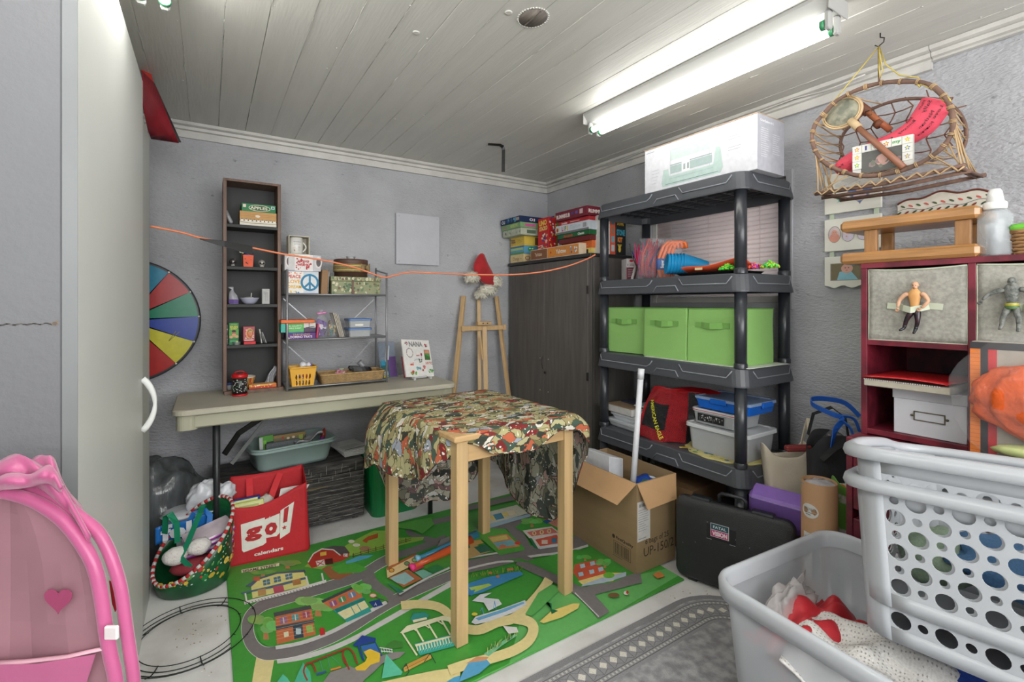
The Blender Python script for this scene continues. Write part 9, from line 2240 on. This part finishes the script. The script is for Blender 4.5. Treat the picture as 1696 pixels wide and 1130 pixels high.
for i,(lb,x_,y_,z_,r_,c_)in enumerate((('blue and white folded garment inside the laundry baskets',1.55,.30,.60,(.12,.12,.05),(70,110,150)),('grey-green folded garment at the far end inside the laundry baskets',1.52,.42,.585,(.11,.07,.06),(126,146,124)),('pale folded garment near the camera inside the laundry baskets',1.56,.10,.60,(.12,.10,.05),(200,200,196)))):
    t=thing('folded_garment',lb,'clothing',(x_,y_,z_-.05));mb=lump((0,0,.04),r_,3+i*1.7,5,.15,30,16,c_);mb.build('folded_body',CLOTHC,t)

# ================================================================ PINK PLAY TENT, LOWER LEFT
ZT_=.70
def Q(px,py,Z=ZT_):return onz(px,py,Z)
Mpk=mat('pink_satin',(186,86,134),.35,var=.15,scale=8,sheen=.3,bump=.25,bscale=14)
Mpp=mat('pink_mesh_panel',(160,116,126),.6,var=.15,scale=5)
t=thing('play_tent','pink folding play tent with rounded top and heart print at the lower left','play tent',tuple(Vector((Q(0,1130).x,Q(0,1130).y,0))))
def mir(pts,Z):
    """outline given on the right half in view, continued down to the floor and mirrored about px -70"""
    out=[Q(x_,y_,Z)for x_,y_ in pts]
    e=out[-1];f=out[-2];d_=e-f;[out.append(Vector((e.x+d_.x*q,e.y+d_.y*q,e.z*(1-q/6)+.02*q/6)))for q in range(1,7)]
    ax=Q(0,500,Z);rt=Vector((.8424,-.5389,0));L=[]
    for p_ in out:o_=(p_-ax).dot(rt);L.append(p_-rt*2*o_)
    return L[::-1]+out
inner=[(4,816),(24,820),(60,832),(100,858),(130,892),(155,935),(168,990),(175,1040),(184,1090),(192,1130)]
outer=[(140,862),(165,885),(185,925),(200,975),(208,1030),(216,1085),(222,1130)]
mb=MB();L=mir(inner,ZT_);mb.tube([tuple(p_)for p_ in smooth([tuple(p_)for p_ in L],3)],.0092,8);mb.build('front_piping',Mpk,t,world=True)
L2=mir([(4,801),(40,806),(90,828)]+outer,ZT_+.015);mb=MB();mb.tube([tuple(p_)for p_ in smooth([tuple(p_)for p_ in L2],3)],.0085,8);mb.build('rear_piping',Mpk,t,world=True)
# fabric panel inside the front arch
mb=MB();n_=len(L);mid=n_//2
for i in range(mid):
    a,b_,c_,d_=L[i],L[i+1],L[n_-2-i],L[n_-1-i]
    if i+1>=n_-2-i+0:break
    for q in range(10):
        f=lambda s_,p0,p1:p0.lerp(p1,s_)+Vector((.5389,.8424,0))*(.012*math.sin(PI*s_)+.003*math.sin(s_*14+p0.z*9))
        mb.add([f(q/10,a,d_),f((q+1)/10,a,d_),f((q+1)/10,b_,c_),f(q/10,b_,c_)],[(0,1,2,3)],None,True)
mb.build('front_panel',Mpp,t,world=True)
# heart
hcn=Q(97,993,ZT_-.003);rt=Vector((.8424,-.5389,0));s_=23*ZT_/785
mb=MB();mb.prism(heart(0,0,s_),0,.001,(hcn,rt,Zv,-Vector((.5389,.8424,0))));mb.build('heart_print',mat('plum_heart',(156,62,100),.6),t,world=True)
# hem line and lower pocket
mb=MB();hem=[Q(-40,1100,ZT_-.002),Q(40,1096,ZT_-.002),Q(110,1088,ZT_-.002),Q(172,1074,ZT_-.004)];mb.tube([tuple(p_)for p_ in hem],.0045,6,flat=.5);mb.build('hem_seam',mat('pale_pink_tape',(226,176,190),.5),t,world=True)
mb=MB();mb.add([Q(-60,1103,ZT_-.006),Q(60,1100,ZT_-.006),Q(158,1084,ZT_-.006),Q(140,1140,ZT_-.006),Q(-60,1150,ZT_-.006)],[(0,1,2,3,4)]);mb.build('lower_pocket',Mpk,t,world=True,solid=.002)
mb=MB();mb.cbox(Q(185,1048,ZT_-.012),(.020,.006,.020),None,.002,rotm('Z',-32.6));mb.build('fastener_tab',mat('white_webbing',(226,216,216),.6),t,world=True)
mb=MB();mb.add([Q(181,962,ZT_+.03),Q(187,964,ZT_+.03),Q(196,1002,ZT_+.03),Q(191,1014,ZT_+.03),Q(186,1000,ZT_+.03)],[(0,1,2,3,4)]);mb.build('red_tag',mat('red_tag',(206,50,60),.5),t,world=True,solid=.001)
# ruched fabric over the top
base_=[(-60,815),(0,806),(50,812),(95,835),(125,865),(148,905)]
topl=[(-60,790),(0,768),(40,752),(72,776),(108,812),(150,880)]
def ruch(base_,topl,Z,seed):
    B_=smooth([(x_,y_)for x_,y_ in base_],5);T_=smooth([(x_,y_)for x_,y_ in topl],5);m_=min(len(B_),len(T_))
    mb=MB();mb.sheet(lambda a_,b_:(lambda i:Q(B_[i][0]+(T_[i][0]-B_[i][0])*b_,B_[i][1]+(T_[i][1]-B_[i][1])*b_+5*math.sin(a_*15+seed)*b_,Z-.02*math.sin(PI*b_)-.006*math.sin(a_*19+b_*4+seed)))(min(int(a_*(m_-1)),m_-1)),m_-1,8);return mb
ruch(base_,topl,ZT_+.02,1).build('gathered_cover',Mpk,t,world=True,solid=.003)
ruch([(40,812),(80,800),(110,830),(135,865)],[(45,775),(78,750),(100,790),(138,850)],ZT_+.05,3).build('gathered_fold',Mpk,t,world=True,solid=.003)
ruch([(-60,820),(0,812),(50,806),(80,800),(100,815)],[(-60,800),(0,792),(45,783),(82,776),(104,800)],ZT_-.012,6).build('gathered_front',Mpk,t,world=True,solid=.003)
